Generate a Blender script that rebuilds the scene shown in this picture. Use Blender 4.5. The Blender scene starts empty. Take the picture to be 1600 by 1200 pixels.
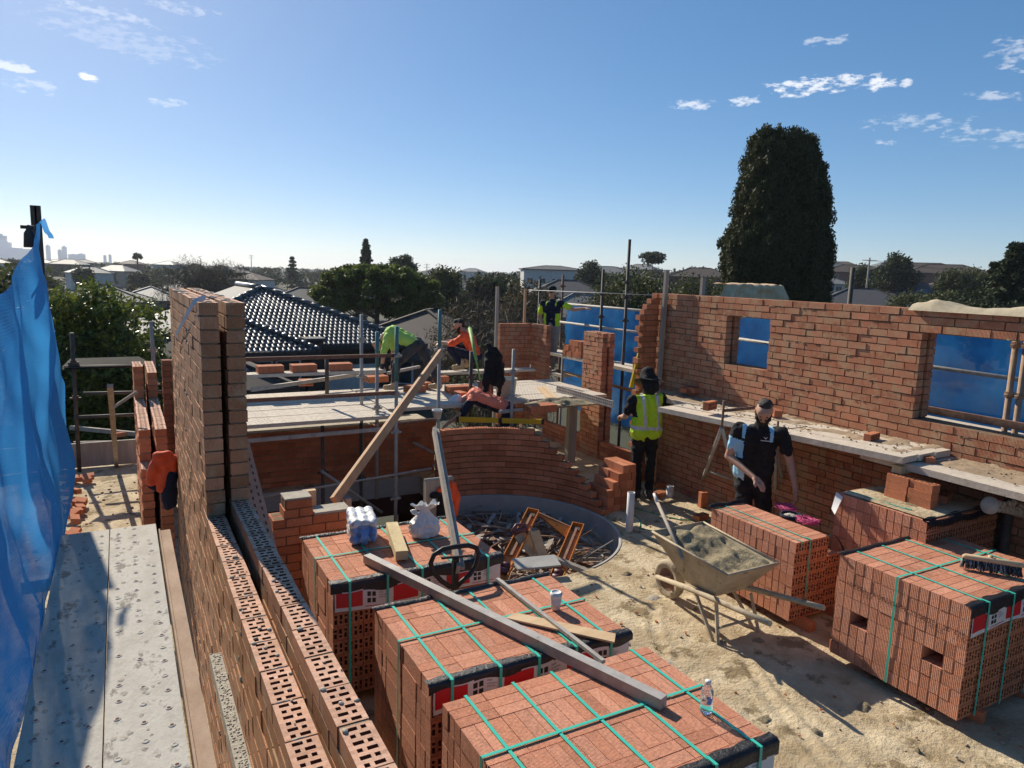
import bpy, bmesh, math, random
import numpy as np
from mathutils import Vector, Matrix, noise
random.seed(7); RNG = np.random.default_rng(7)
S = bpy.context.scene; COL = S.collection
R = math.radians
# ---------------------------------------------------------------- camera
F_PX = 1115.0; YAW, PITCH, ROLL = R(28.85), R(8.75), R(1.8); H = 3.28
fw = Vector((math.sin(YAW)*math.cos(PITCH), math.cos(YAW)*math.cos(PITCH), -math.sin(PITCH)))
_r0 = Vector((math.cos(YAW), -math.sin(YAW), 0)); _u0 = _r0.cross(fw)
rt = _r0*math.cos(ROLL)+_u0*math.sin(ROLL); up = _u0*math.cos(ROLL)-_r0*math.sin(ROLL)
cd = bpy.data.cameras.new('camera'); cam = bpy.data.objects.new('camera', cd); COL.objects.link(cam)
cd.sensor_fit = 'HORIZONTAL'; cd.sensor_width = 36; cd.lens = F_PX/1600*36; cd.clip_start = .05; cd.clip_end = 20000
cam.matrix_world = Matrix(((rt.x, up.x, -fw.x, 0), (rt.y, up.y, -fw.y, 0), (rt.z, up.z, -fw.z, H), (0, 0, 0, 1)))
S.camera = cam
# ---------------------------------------------------------------- light
SUN_AZ, SUN_EL = R(-8), R(33)          # azimuth measured from +Y towards +X
w = bpy.data.worlds.new('World'); S.world = w; w.use_nodes = True
nt = w.node_tree; nt.nodes.clear()
wo = nt.nodes.new('ShaderNodeOutputWorld'); bg = nt.nodes.new('ShaderNodeBackground'); sky = nt.nodes.new('ShaderNodeTexSky')
sky.sky_type = 'NISHITA'; sky.sun_disc = False; sky.sun_elevation = SUN_EL; sky.sun_rotation = SUN_AZ
sky.air_density = 0.7; sky.dust_density = 0.3; sky.ozone_density = 4; sky.altitude = 50
SKY_GAMMA = .66; SKY_SAT = 1.42
SKY_STRENGTH = .157
bg.inputs['Strength'].default_value = SKY_STRENGTH
sd = Vector((math.sin(SUN_AZ)*math.cos(SUN_EL), math.cos(SUN_AZ)*math.cos(SUN_EL), math.sin(SUN_EL)))
sl = bpy.data.lights.new('sun', 'SUN'); sl.energy = 4.9; sl.angle = R(.53); sl.color = (1, .91, .76)
so = bpy.data.objects.new('sun', sl); COL.objects.link(so); so.rotation_euler = sd.to_track_quat('Z', 'Y').to_euler(); so.location = (0, 0, 40)
S.view_settings.view_transform = 'Standard'; S.view_settings.look = 'None'; S.view_settings.exposure = .42; S.view_settings.gamma = 1
S.cycles.max_bounces = 8; S.cycles.transparent_max_bounces = 16; S.cycles.volume_bounces = 0
S.cycles.use_denoising = True

def P(px, py, x=None, y=None, z=None):
    d = fw+rt*((px-800)/F_PX)-up*((py-600)/F_PX)
    t = x/d.x if x is not None else y/d.y if y is not None else (z-H)/d.z
    return Vector((0, 0, H))+d*t
def PD(px, depth):                      # ground-plan point under pixel column px at a horizontal distance
    u = (px-800)/F_PX; d = Vector((math.sin(YAW)+u*math.cos(YAW), math.cos(YAW)-u*math.sin(YAW), 0))
    return d*depth
# clouds: wisps in the sky texture
N = nt.nodes.new; L = nt.links.new
def wn(op, a, b=None, c=None):
    n = N('ShaderNodeMath'); n.operation = op
    for i, v in enumerate((a, b, c)):
        if v is None: continue
        if isinstance(v, (int, float)): n.inputs[i].default_value = v
        else: L(v, n.inputs[i])
    return n.outputs[0]
def dot(v, d):
    n = N('ShaderNodeVectorMath'); n.operation = 'DOT_PRODUCT'; L(v, n.inputs[0]); n.inputs[1].default_value = d; return n.outputs['Value']
tc = N('ShaderNodeTexCoord'); DIR = tc.outputs['Generated']
mp = N('ShaderNodeMapping'); L(DIR, mp.inputs['Vector']); mp.inputs['Scale'].default_value = (60, 60, 170)
nz = N('ShaderNodeTexNoise'); L(mp.outputs[0], nz.inputs['Vector']); nz.inputs['Scale'].default_value = 1.0; nz.inputs['Detail'].default_value = 7; nz.inputs['Roughness'].default_value = .62
NZ = nz.outputs['Fac']
def wisp(px, py, hw, hh, tilt, amt, thr):
    c = (fw+rt*((px-800)/F_PX)-up*((py-600)/F_PX)).normalized()
    t = (rt*math.cos(tilt)+up*math.sin(tilt)); t = (t-c*t.dot(c)).normalized(); b = c.cross(t)
    u = wn('DIVIDE', dot(DIR, t), hw/F_PX); v = wn('DIVIDE', dot(DIR, b), hh/F_PX)
    r2 = wn('ADD', wn('MULTIPLY', u, u), wn('MULTIPLY', v, v))
    front = wn('GREATER_THAN', dot(DIR, c), .5)
    m = wn('MULTIPLY', wn('SUBTRACT', 1, r2), front); m = wn('MAXIMUM', m, 0)
    s = wn('SUBTRACT', NZ, thr)
    s = wn('ADD', s, wn('MULTIPLY', m, .22)); s = wn('SUBTRACT', s, .1)
    s = wn('MULTIPLY', wn('MULTIPLY', wn('MAXIMUM', s, 0), 7), wn('MINIMUM', wn('MULTIPLY', m, 3), 1))
    return wn('MULTIPLY', wn('MINIMUM', s, 1), amt)
acc = None
for a in ((1085,164,46,9,.02,.55,.52), (1162,158,26,8,.05,.55,.51), (1265,134,82,15,.1,.7,.5), (1376,128,26,13,.1,.75,.48), (1415,129,10,7,0,.6,.48),
          (1290,64,44,8,.1,.35,.52), (1560,150,40,7,-.02,.35,.5), (1592,85,40,30,-.1,.32,.54), (1440,192,90,16,0,.3,.55), (1560,215,90,16,0,.3,.55), (1386,222,22,5,0,.4,.48),
          (18,104,30,8,-.15,.55,.5), (140,121,15,6,-.3,.8,.45), (170,20,70,14,-.3,.3,.53), (290,14,60,9,-.2,.25,.53), (40,132,50,12,-.15,.3,.52), (260,160,30,7,-.1,.3,.5), (200,60,140,30,-.25,.16,.52)):
    m = wisp(*a); acc = m if acc is None else wn('MAXIMUM', acc, m)
gm = N('ShaderNodeGamma'); L(sky.outputs[0], gm.inputs['Color']); gm.inputs['Gamma'].default_value = SKY_GAMMA
st_ = N('ShaderNodeHueSaturation'); L(gm.outputs[0], st_.inputs['Color']); st_.inputs['Saturation'].default_value = SKY_SAT
mx = N('ShaderNodeMixRGB'); L(acc, mx.inputs['Fac']); L(st_.outputs[0], mx.inputs['Color1']); mx.inputs['Color2'].default_value = (5.6, 5.6, 5.7, 1)
L(mx.outputs[0], bg.inputs['Color']); L(bg.outputs[0], wo.inputs['Surface'])

# ---------------------------------------------------------------- materials
def nodes(name):
    m = bpy.data.materials.new(name); m.use_nodes = True; t = m.node_tree
    return m, t, t.nodes['Principled BSDF'], t.nodes.new, t.links.new
def plain(name, col, rough=.7, metal=0, spec=.5, trans=0, alpha=1, ior=1.45, sheen=0):
    m, t, p, n, l = nodes(name); p.inputs['Base Color'].default_value = (*col, 1); p.inputs['Roughness'].default_value = rough
    p.inputs['Metallic'].default_value = metal; p.inputs['Specular IOR Level'].default_value = spec; p.inputs['Transmission Weight'].default_value = trans
    p.inputs['Alpha'].default_value = alpha; p.inputs['IOR'].default_value = ior
    return m
def noisy(name, c1, c2, scale=8, rough=.85, bump=.3, detail=6, lo=.35, hi=.65, c3=None, scale3=30, thr3=.6, metal=0, dist=.01, stretch=(1,1,1), spec=.4, island=0, bscale=None):
    m, t, p, n, l = nodes(name)
    tcn = n('ShaderNodeTexCoord'); mpn = n('ShaderNodeMapping'); l(tcn.outputs['Object'], mpn.inputs[0]); mpn.inputs['Scale'].default_value = stretch
    z = n('ShaderNodeTexNoise'); l(mpn.outputs[0], z.inputs['Vector']); z.inputs['Scale'].default_value = scale; z.inputs['Detail'].default_value = detail; z.inputs['Roughness'].default_value = .65
    r = n('ShaderNodeValToRGB'); l(z.outputs['Fac'], r.inputs[0]); r.color_ramp.elements[0].position = lo; r.color_ramp.elements[1].position = hi
    r.color_ramp.elements[0].color = (*c1, 1); r.color_ramp.elements[1].color = (*c2, 1); out = r.outputs[0]
    if c3:
        z3 = n('ShaderNodeTexNoise'); l(mpn.outputs[0], z3.inputs['Vector']); z3.inputs['Scale'].default_value = scale3; z3.inputs['Detail'].default_value = 5; z3.inputs['Roughness'].default_value = .7
        r3 = n('ShaderNodeValToRGB'); l(z3.outputs['Fac'], r3.inputs[0]); r3.color_ramp.elements[0].position = thr3; r3.color_ramp.elements[1].position = thr3+.06
        x = n('ShaderNodeMixRGB'); l(r3.outputs[0], x.inputs[0]); l(out, x.inputs[1]); x.inputs[2].default_value = (*c3, 1); out = x.outputs[0]
    if island:
        g = n('ShaderNodeNewGeometry'); hs = n('ShaderNodeHueSaturation'); l(out, hs.inputs['Color'])
        a = n('ShaderNodeMath'); a.operation = 'MULTIPLY_ADD'; l(g.outputs['Random Per Island'], a.inputs[0]); a.inputs[1].default_value = island; a.inputs[2].default_value = 1-island/2
        l(a.outputs[0], hs.inputs['Value']); out = hs.outputs[0]
    l(out, p.inputs['Base Color']); p.inputs['Roughness'].default_value = rough; p.inputs['Metallic'].default_value = metal; p.inputs['Specular IOR Level'].default_value = spec
    if bump:
        b = n('ShaderNodeBump'); b.inputs['Strength'].default_value = bump; b.inputs['Distance'].default_value = dist
        zb = n('ShaderNodeTexNoise'); l(mpn.outputs[0], zb.inputs['Vector']); zb.inputs['Scale'].default_value = bscale or scale*3; zb.inputs['Detail'].default_value = 6; zb.inputs['Roughness'].default_value = .7
        l(zb.outputs['Fac'], b.inputs['Height']); l(b.outputs[0], p.inputs['Normal'])
    return m
def brick_mat(name, ca, cb, cc, smear=None, smear_c=(.36,.27,.18), ribs=26, rib=.35, speck=.25, low=.3, dust=.0):
    m, t, p, n, l = nodes(name)
    g = n('ShaderNodeNewGeometry'); r = n('ShaderNodeValToRGB'); l(g.outputs['Random Per Island'], r.inputs[0])
    e = r.color_ramp.elements; e[0].color = (*ca, 1); e[1].color = (*cc, 1); e[1].position = 1; k = e.new(.5); k.color = (*cb, 1)
    tcn = n('ShaderNodeTexCoord'); z = n('ShaderNodeTexNoise'); l(tcn.outputs['Object'], z.inputs['Vector']); z.inputs['Scale'].default_value = 70; z.inputs['Detail'].default_value = 5
    z2 = n('ShaderNodeTexNoise'); l(tcn.outputs['Object'], z2.inputs['Vector']); z2.inputs['Scale'].default_value = 4; z2.inputs['Detail'].default_value = 4
    z.inputs['Roughness'].default_value = .75; z2.inputs['Roughness'].default_value = .7
    def cen(o, k): q = n('ShaderNodeMath'); q.operation = 'MULTIPLY_ADD'; l(o, q.inputs[0]); q.inputs[1].default_value = k; q.inputs[2].default_value = -k/2; return q.outputs[0]
    gi = n('ShaderNodeMath'); gi.operation = 'FRACT'; gm_ = n('ShaderNodeMath'); gm_.operation = 'MULTIPLY'; l(g.outputs['Random Per Island'], gm_.inputs[0]); gm_.inputs[1].default_value = 37.7; l(gm_.outputs[0], gi.inputs[0])
    mr = n('ShaderNodeMath'); mr.operation = 'ADD'; a = n('ShaderNodeMath'); a.operation = 'ADD'; l(cen(z.outputs['Fac'], speck*4), a.inputs[0]); l(cen(z2.outputs['Fac'], low*3), a.inputs[1]); a3 = n('ShaderNodeMath'); a3.operation = 'ADD'; l(a.outputs[0], a3.inputs[0]); l(cen(gi.outputs[0], .22), a3.inputs[1]); l(a3.outputs[0], mr.inputs[0]); mr.inputs[1].default_value = 1.0
    hs = n('ShaderNodeHueSaturation'); l(r.outputs[0], hs.inputs['Color']); l(mr.outputs[0], hs.inputs['Value']); out = hs.outputs[0]
    if smear:
        z3 = n('ShaderNodeTexNoise'); l(tcn.outputs['Object'], z3.inputs['Vector']); z3.inputs['Scale'].default_value = 5; z3.inputs['Detail'].default_value = 9; z3.inputs['Roughness'].default_value = .72
        r3 = n('ShaderNodeValToRGB'); l(z3.outputs['Fac'], r3.inputs[0]); r3.color_ramp.elements[0].position = smear; r3.color_ramp.elements[1].position = smear+.12
        x = n('ShaderNodeMixRGB'); l(r3.outputs[0], x.inputs[0]); l(out, x.inputs[1]); x.inputs[2].default_value = (*smear_c, 1); out = x.outputs[0]
    l(out, p.inputs['Base Color']); p.inputs['Roughness'].default_value = .9; p.inputs['Specular IOR Level'].default_value = .25
    sp = n('ShaderNodeSeparateXYZ'); l(tcn.outputs['Object'], sp.inputs[0]); ad = n('ShaderNodeMath'); l(sp.outputs[0], ad.inputs[0]); l(sp.outputs[1], ad.inputs[1])
    cb_ = n('ShaderNodeCombineXYZ'); l(ad.outputs[0], cb_.inputs[0]); wv = n('ShaderNodeTexWave'); l(cb_.outputs[0], wv.inputs['Vector']); wv.inputs['Scale'].default_value = ribs; wv.inputs['Distortion'].default_value = .6
    b = n('ShaderNodeBump'); b.inputs['Strength'].default_value = rib; b.inputs['Distance'].default_value = .004; l(wv.outputs['Fac'], b.inputs['Height'])
    b2 = n('ShaderNodeBump'); b2.inputs['Strength'].default_value = .5; b2.inputs['Distance'].default_value = .004; l(z.outputs['Fac'], b2.inputs['Height']); l(b.outputs[0], b2.inputs['Normal']); l(b2.outputs[0], p.inputs['Normal'])
    return m
M = {}
M['brick'] = brick_mat('brick', (.40,.135,.065), (.46,.165,.08), (.52,.2,.105))
M['brick_left'] = brick_mat('brick_left', (.36,.17,.085), (.41,.2,.105), (.45,.225,.125), smear=.52, smear_c=(.42,.29,.175))
M['brick_right'] = brick_mat('brick_right', (.38,.145,.08), (.44,.175,.095), (.5,.215,.125), smear=.47, smear_c=(.45,.26,.15), rib=.6)
M['brick_pale'] = brick_mat('brick_pale', (.52,.30,.2), (.58,.34,.235), (.62,.38,.27), smear=.62, smear_c=(.42,.37,.31), rib=.1)
M['brick_core'] = brick_mat('brick_core', (.38,.145,.075), (.43,.17,.085), (.46,.19,.1), rib=.1)
M['brick_pack'] = brick_mat('brick_pack', (.50,.21,.125), (.56,.245,.15), (.6,.28,.18), ribs=24, rib=.6, speck=.5, low=.12)
M['brick_dark'] = brick_mat('brick_dark', (.05,.02,.018), (.07,.03,.025), (.09,.04,.03))  # near-black brick copy with the shade of the lower storey in its colour
M['mortar'] = noisy('mortar', (.27,.19,.12), (.36,.27,.18), 12, .95, .6)
M['mortar_grey'] = noisy('mortar_grey', (.36,.32,.26), (.46,.42,.35), 14, .95, .8)
M['mortar_wet'] = noisy('mortar_wet', (.22,.175,.105), (.38,.315,.2), 9, .9, 1.0, dist=.03, bscale=45)
M['hole'] = plain('core_hole', (.16,.06,.035), .95)
M['sand'] = noisy('sand', (.40,.30,.175), (.66,.545,.365), 2.2, .95, 1.0, 10, .36, .62, (.27,.20,.11), 2.6, .55, dist=.03, bscale=22)
M['joint'] = noisy('joint', (.13,.08,.045), (.22,.15,.09), 12, .95, .6)  # mortar colour darkened for the shade in the recessed joints
M['concrete'] = noisy('concrete', (.33,.32,.30), (.42,.41,.39), 3, .9, .3)
M['steel_plank'] = noisy('steel_plank', (.40,.36,.30), (.58,.54,.47), 5, .85, .6, 10, .3, .7, (.24,.215,.18), 5, .56, dist=.008, bscale=40, stretch=(1.6,.8,1), spec=.2)
M['crust'] = noisy('crust', (.36,.29,.2), (.5,.42,.3), 6, .9, .5, 8, c3=(.26,.2,.13), scale3=9, thr3=.58)
M['plank_dirty'] = noisy('plank_dirty', (.47,.40,.32), (.62,.54,.44), 7, .85, .6, 8, .3, .7, (.28,.22,.16), 26, .6, dist=.01)
M['galv'] = noisy('galv', (.30,.28,.25), (.42,.39,.35), 10, .65, .2, c3=(.24,.2,.16), scale3=14, thr3=.6)
M['rust'] = noisy('rust', (.16,.08,.055), (.26,.14,.09), 14, .85, .4)
M['dark_steel'] = noisy('dark_steel', (.05,.04,.035), (.1,.08,.065), 9, .7, .2)
M['teal_paint'] = noisy('teal_paint', (.05,.16,.17), (.09,.22,.22), 12, .6, .2)
M['timber'] = noisy('timber', (.42,.24,.125), (.55,.34,.19), 6, .8, .3, stretch=(1,1,.12))
M['timber_x'] = noisy('timber_x', (.5,.34,.19), (.62,.45,.27), 7, .8, .3, stretch=(.3,1,1))
M['timber_grey'] = noisy('timber_grey', (.26,.22,.18), (.38,.33,.28), 8, .9, .4, stretch=(1,1,.15))
M['timber_yellow'] = noisy('timber_yellow', (.5,.38,.2), (.62,.5,.28), 9, .85, .4, c3=(.7,.65,.55), scale3=12, thr3=.6)
M['rhs'] = noisy('rhs', (.33,.31,.29), (.45,.42,.39), 9, .6, .25, c3=(.24,.17,.13), scale3=14, thr3=.62, metal=.2)
M['strap'] = plain('strap_green', (.05,.5,.38), .4)
M['black_plastic'] = noisy('black_plastic', (.012,.012,.014), (.03,.03,.034), 6, .35, .6, dist=.03)
M['white_sheet'] = noisy('white_sheet', (.6,.6,.6), (.7,.7,.7), 5, .5, .3)
M['red_print'] = plain('red_print', (.55,.015,.025), .45)
M['grey_print'] = plain('grey_print', (.35,.35,.36), .5)
M['black_print'] = plain('black_print', (.02,.02,.02), .6)
M['stamp'] = plain('stamp_ink', (.11,.055,.04), .9)
M['white_plastic'] = plain('white_plastic', (.72,.72,.7), .4)
M['pvc'] = noisy('pvc', (.58,.57,.55), (.68,.67,.65), 6, .5, .1)
M['bucket'] = noisy('bucket', (.5,.46,.38), (.6,.56,.48), 9, .7, .3)
M['yellow'] = plain('yellow_paint', (.62,.4,.015), .4)
M['lime_paint'] = noisy('lime_paint', (.16,.33,.08), (.24,.42,.12), 9, .6, .1)
M['orange_paint'] = noisy('orange_paint', (.42,.14,.02), (.55,.2,.035), 9, .55, .2, c3=(.16,.09,.05), scale3=12, thr3=.6)
M['black_rubber'] = noisy('black_rubber', (.012,.012,.012), (.025,.024,.022), 12, .55, .2)
M['maroon'] = plain('maroon_plastic', (.12,.045,.06), .5)
M['skin'] = noisy('skin', (.44,.24,.16), (.5,.28,.19), 20, .55, .1)
M['hair'] = noisy('hair', (.012,.009,.007), (.025,.019,.014), 60, .7, .5)
M['hair_short'] = noisy('hair_short', (.035,.025,.02), (.06,.045,.035), 90, .8, .4)
M['eye'] = plain('eye_dark', (.015,.01,.01), .2)
M['fab_black'] = noisy('fabric_black', (.007,.007,.009), (.014,.014,.017), 14, .9, .6, dist=.02)
M['fab_navy'] = noisy('fabric_navy', (.008,.011,.03), (.014,.018,.045), 14, .9, .6, dist=.02)
M['fab_grey'] = noisy('fabric_grey', (.035,.035,.037), (.07,.07,.072), 10, .9, .6, dist=.02)
M['fab_khaki'] = noisy('fabric_khaki', (.26,.22,.18), (.36,.31,.26), 8, .9, .6, dist=.02)
M['fab_lime'] = noisy('fabric_lime', (.36,.58,.10), (.44,.66,.14), 7, .8, .6, dist=.03)
M['fab_vest'] = noisy('fabric_vest', (.45,.68,.02), (.55,.8,.03), 7, .75, .6, dist=.03)
M['fab_orange'] = noisy('fabric_orange', (.8,.09,.025), (.9,.12,.04), 7, .75, .6, dist=.03)
M['fab_coral'] = noisy('fabric_coral', (.82,.2,.11), (.9,.25,.15), 7, .75, .5, dist=.03)
M['fab_blue'] = noisy('fabric_light_blue', (.28,.55,.75), (.36,.63,.82), 9, .8, .4)
M['reflect'] = plain('reflective_tape', (.55,.55,.55), .35)
M['boot'] = noisy('boot', (.42,.29,.16), (.52,.37,.22), 12, .8, .3)
M['glove'] = plain('glove', (.02,.025,.035), .8)
def cloth_blue(name, c, alpha=.93, weave=True):
    m, t, p, n, l = nodes(name); out = t.nodes['Material Output']
    tr = n('ShaderNodeBsdfTranslucent'); df = n('ShaderNodeBsdfDiffuse'); gl = n('ShaderNodeBsdfGlossy'); tp = n('ShaderNodeBsdfTransparent')
    tcn = n('ShaderNodeTexCoord'); z = n('ShaderNodeTexNoise'); l(tcn.outputs['Object'], z.inputs['Vector']); z.inputs['Scale'].default_value = 1.6 if weave else 2.6; z.inputs['Detail'].default_value = 9; z.inputs['Roughness'].default_value = .55 if weave else .72
    r = n('ShaderNodeValToRGB'); l(z.outputs['Fac'], r.inputs[0]); r.color_ramp.elements[0].position = .38; r.color_ramp.elements[1].position = .66
    r.color_ramp.elements[0].color = (c[0]*.8, c[1]*.8, c[2]*.85, 1); r.color_ramp.elements[1].color = (c[0]*1.4+.01, c[1]*1.25, c[2]*1.1, 1)
    l(r.outputs[0], df.inputs['Color']); tm = n('ShaderNodeMixRGB'); tm.inputs[0].default_value = .13 if weave else .12; l(r.outputs[0], tm.inputs[1]); tm.inputs[2].default_value = (.3,.75,1,1); l(tm.outputs[0], tr.inputs['Color'])
    gl.inputs['Roughness'].default_value = .35; gl.inputs['Color'].default_value = (.7,.85,1,1)
    a = n('ShaderNodeMixShader'); a.inputs[0].default_value = .6; l(df.outputs[0], a.inputs[1]); l(tr.outputs[0], a.inputs[2])
    b = n('ShaderNodeMixShader'); b.inputs[0].default_value = .05; l(a.outputs[0], b.inputs[1]); l(gl.outputs[0], b.inputs[2])
    cmx = n('ShaderNodeMixShader'); l(tp.outputs[0], cmx.inputs[1]); l(b.outputs[0], cmx.inputs[2])
    ck = n('ShaderNodeTexNoise'); l(tcn.outputs['Object'], ck.inputs['Vector']); ck.inputs['Scale'].default_value = 5; ck.inputs['Detail'].default_value = 3
    mr = n('ShaderNodeMapRange'); l(ck.outputs['Fac'], mr.inputs[0]); mr.inputs[1].default_value = .3; mr.inputs[2].default_value = .7; mr.inputs[3].default_value = alpha-.12; mr.inputs[4].default_value = min(1, alpha+.05)
    l(mr.outputs[0], cmx.inputs[0]); l(cmx.outputs[0], out.inputs['Surface'])
    if weave:
        wv = n('ShaderNodeTexWave'); wv.bands_direction = 'Z'; l(tcn.outputs['Object'], wv.inputs['Vector']); wv.inputs['Scale'].default_value = 22; wv.inputs['Distortion'].default_value = 3; wv.inputs['Detail'].default_value = 3
        bp = n('ShaderNodeBump'); bp.inputs['Strength'].default_value = .35; bp.inputs['Distance'].default_value = .01; l(wv.outputs['Fac'], bp.inputs['Height'])
        for s in (df, gl): l(bp.outputs[0], s.inputs['Normal'])
    return m
M['mesh_blue'] = cloth_blue('shade_cloth_blue', (.01,.24,.68), 1.0)
M['mesh_blue_far'] = cloth_blue('shade_cloth_far', (.014,.26,.66), .86, False)
def leaf_mat(name, c1, c2, rough=.5, tr=.25, spec=.4):
    m, t, p, n, l = nodes(name); out = t.nodes['Material Output']
    g = n('ShaderNodeNewGeometry'); r = n('ShaderNodeValToRGB'); l(g.outputs['Random Per Island'], r.inputs[0]); r.color_ramp.elements[0].color = (*c1, 1); r.color_ramp.elements[1].color = (*c2, 1)
    l(r.outputs[0], p.inputs['Base Color']); p.inputs['Roughness'].default_value = rough; p.inputs['Specular IOR Level'].default_value = spec
    ts = n('ShaderNodeBsdfTranslucent'); l(r.outputs[0], ts.inputs['Color']); x = n('ShaderNodeMixShader'); x.inputs[0].default_value = tr; l(p.outputs[0], x.inputs[1]); l(ts.outputs[0], x.inputs[2]); l(x.outputs[0], out.inputs['Surface'])
    return m
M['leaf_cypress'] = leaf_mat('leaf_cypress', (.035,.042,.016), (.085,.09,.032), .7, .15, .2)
M['leaf_bush'] = leaf_mat('leaf_bush', (.06,.085,.016), (.16,.19,.03), .35, .35)
M['leaf_acacia'] = leaf_mat('leaf_acacia', (.06,.085,.018), (.15,.18,.035), .6, .35)
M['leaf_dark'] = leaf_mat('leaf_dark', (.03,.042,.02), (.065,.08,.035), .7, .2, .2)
M['leaf_mid'] = leaf_mat('leaf_mid', (.05,.06,.026), (.11,.12,.045), .7, .25, .2)
M['leaf_brown'] = leaf_mat('leaf_brown', (.075,.06,.032), (.14,.115,.055), .8, .2, .2)
M['twig'] = leaf_mat('twig', (.085,.065,.045), (.15,.12,.085), .8, .05)
M['bark'] = noisy('bark', (.06,.045,.035), (.12,.09,.07), 14, .9, .6)
M['grass'] = noisy('ground_cover', (.03,.035,.018), (.06,.058,.032), .15, .95, 0, 8, c3=(.09,.08,.065), scale3=.05, thr3=.6)
# ---------------------------------------------------------------- helpers
class MB:
    def __init__(s): s.v = []; s.f = []; s.m = []; s.mi = 0; s.sm = []
    def face(s, pts, mi=None, smooth=False):
        i = len(s.v); s.v.extend([tuple(p) for p in pts]); s.f.append(tuple(range(i, i+len(pts)))); s.m.append(s.mi if mi is None else mi); s.sm.append(smooth)
    def obox(s, o, a, b, c, skip=(), mi=None):
        o, a, b, c = Vector(o), Vector(a), Vector(b), Vector(c); i = len(s.v)
        s.v.extend([tuple(p) for p in (o, o+a, o+a+b, o+b, o+c, o+a+c, o+a+b+c, o+b+c)])
        fs = {'-c': (0,3,2,1), '+c': (4,5,6,7), '-b': (0,1,5,4), '+a': (1,2,6,5), '+b': (2,3,7,6), '-a': (3,0,4,7)}
        for k, q in fs.items():
            if k in skip: continue
            s.f.append(tuple(i+j for j in q)); s.m.append(s.mi if mi is None else mi); s.sm.append(False)
    def box(s, x0, x1, y0, y1, z0, z1, skip=(), mi=None): s.obox((x0,y0,z0), (x1-x0,0,0), (0,y1-y0,0), (0,0,z1-z0), skip, mi)
    def beam(s, p0, p1, w, h, upv=(0,0,1), mi=None, ext=0):
        p0, p1 = Vector(p0), Vector(p1); d = (p1-p0).normalized(); p0 = p0-d*ext; p1 = p1+d*ext
        a = d.cross(Vector(upv))
        if a.length < 1e-4: a = d.cross(Vector((1,0,0)))
        a.normalize(); b = a.cross(d).normalized()
        s.obox(p0-a*w/2-b*h/2, p1-p0, a*w, b*h, mi=mi)
    def tube(s, pts, r, n=10, caps=True, mi=None):
        pts = [Vector(p) for p in pts]; rs = r if isinstance(r, (list, tuple)) else [r]*len(pts); i0 = len(s.v); k = len(pts)
        ref = None
        for j, p in enumerate(pts):
            d = (pts[min(j+1, k-1)]-pts[max(j-1, 0)]).normalized()
            if ref is None: ref = d.cross(Vector((0,0,1))) if abs(d.z) < .9 else d.cross(Vector((1,0,0)))
            ref = (ref-d*ref.dot(d)).normalized(); b = d.cross(ref)
            for q in range(n): t = 2*math.pi*q/n; s.v.append(tuple(p+(ref*math.cos(t)+b*math.sin(t))*rs[j]))
        for j in range(k-1):
            for q in range(n):
                a, b_ = i0+j*n+q, i0+j*n+(q+1) % n; s.f.append((a, b_, b_+n, a+n)); s.m.append(s.mi if mi is None else mi); s.sm.append(True)
        if caps:
            s.f.append(tuple(i0+q for q in range(n))[::-1]); s.m.append(s.mi if mi is None else mi); s.sm.append(False)
            s.f.append(tuple(i0+(k-1)*n+q for q in range(n))); s.m.append(s.mi if mi is None else mi); s.sm.append(False)
    def lathe(s, c, prof, n=20, axis=(0,0,1), mi=None, smooth=True):
        c = Vector(c); ax = Vector(axis).normalized(); a = ax.orthogonal().normalized(); b = ax.cross(a); i0 = len(s.v)
        for r, z in prof:
            for q in range(n): t = 2*math.pi*q/n; s.v.append(tuple(c+ax*z+(a*math.cos(t)+b*math.sin(t))*r))
        for j in range(len(prof)-1):
            for q in range(n): u, v = i0+j*n+q, i0+j*n+(q+1) % n; s.f.append((u, v, v+n, u+n)); s.m.append(s.mi if mi is None else mi); s.sm.append(smooth)
    def grid(s, fn, nu, nv, mi=None, smooth=True):
        i0 = len(s.v)
        for i in range(nu+1):
            for j in range(nv+1): s.v.append(tuple(fn(i/nu, j/nv)))
        for i in range(nu):
            for j in range(nv): a = i0+i*(nv+1)+j; s.f.append((a, a+nv+1, a+nv+2, a+1)); s.m.append(s.mi if mi is None else mi); s.sm.append(smooth)
    def ball(s, c, r, n=8, mi=None, sq=(1,1,1)):
        c = Vector(c); i0 = len(s.v); m_ = n//2+1
        for i in range(m_+1):
            ph = math.pi*i/m_
            for q in range(n): t = 2*math.pi*q/n; s.v.append((c.x+r*sq[0]*math.sin(ph)*math.cos(t), c.y+r*sq[1]*math.sin(ph)*math.sin(t), c.z+r*sq[2]*math.cos(ph)))
        for i in range(m_):
            for q in range(n): a, b = i0+i*n+q, i0+i*n+(q+1) % n; s.f.append((a, a+n, b+n, b)); s.m.append(s.mi if mi is None else mi); s.sm.append(True)
    def build(s, name, mats, parent=None, loc=None):
        o_ = wloc(parent) if parent is not None else Vector(loc or (0,0,0))
        me = bpy.data.meshes.new(name); me.from_pydata([(x-o_.x, y-o_.y, z-o_.z) for x, y, z in s.v], [], s.f)
        for k in (mats if isinstance(mats, (list, tuple)) else [mats]): me.materials.append(M[k])
        me.polygons.foreach_set('material_index', s.m); me.polygons.foreach_set('use_smooth', s.sm)
        me.update(); return link(name, me, parent, o_)
def wloc(o):
    v = Vector(o.location)
    while o.parent: o = o.parent; v = v+Vector(o.location)
    return v
def link(name, data, parent=None, loc=(0,0,0)):
    o = bpy.data.objects.new(name, data); COL.objects.link(o)
    if parent is not None: o.parent = parent; o.location = (0,0,0)
    else: o.location = loc
    return o
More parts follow.
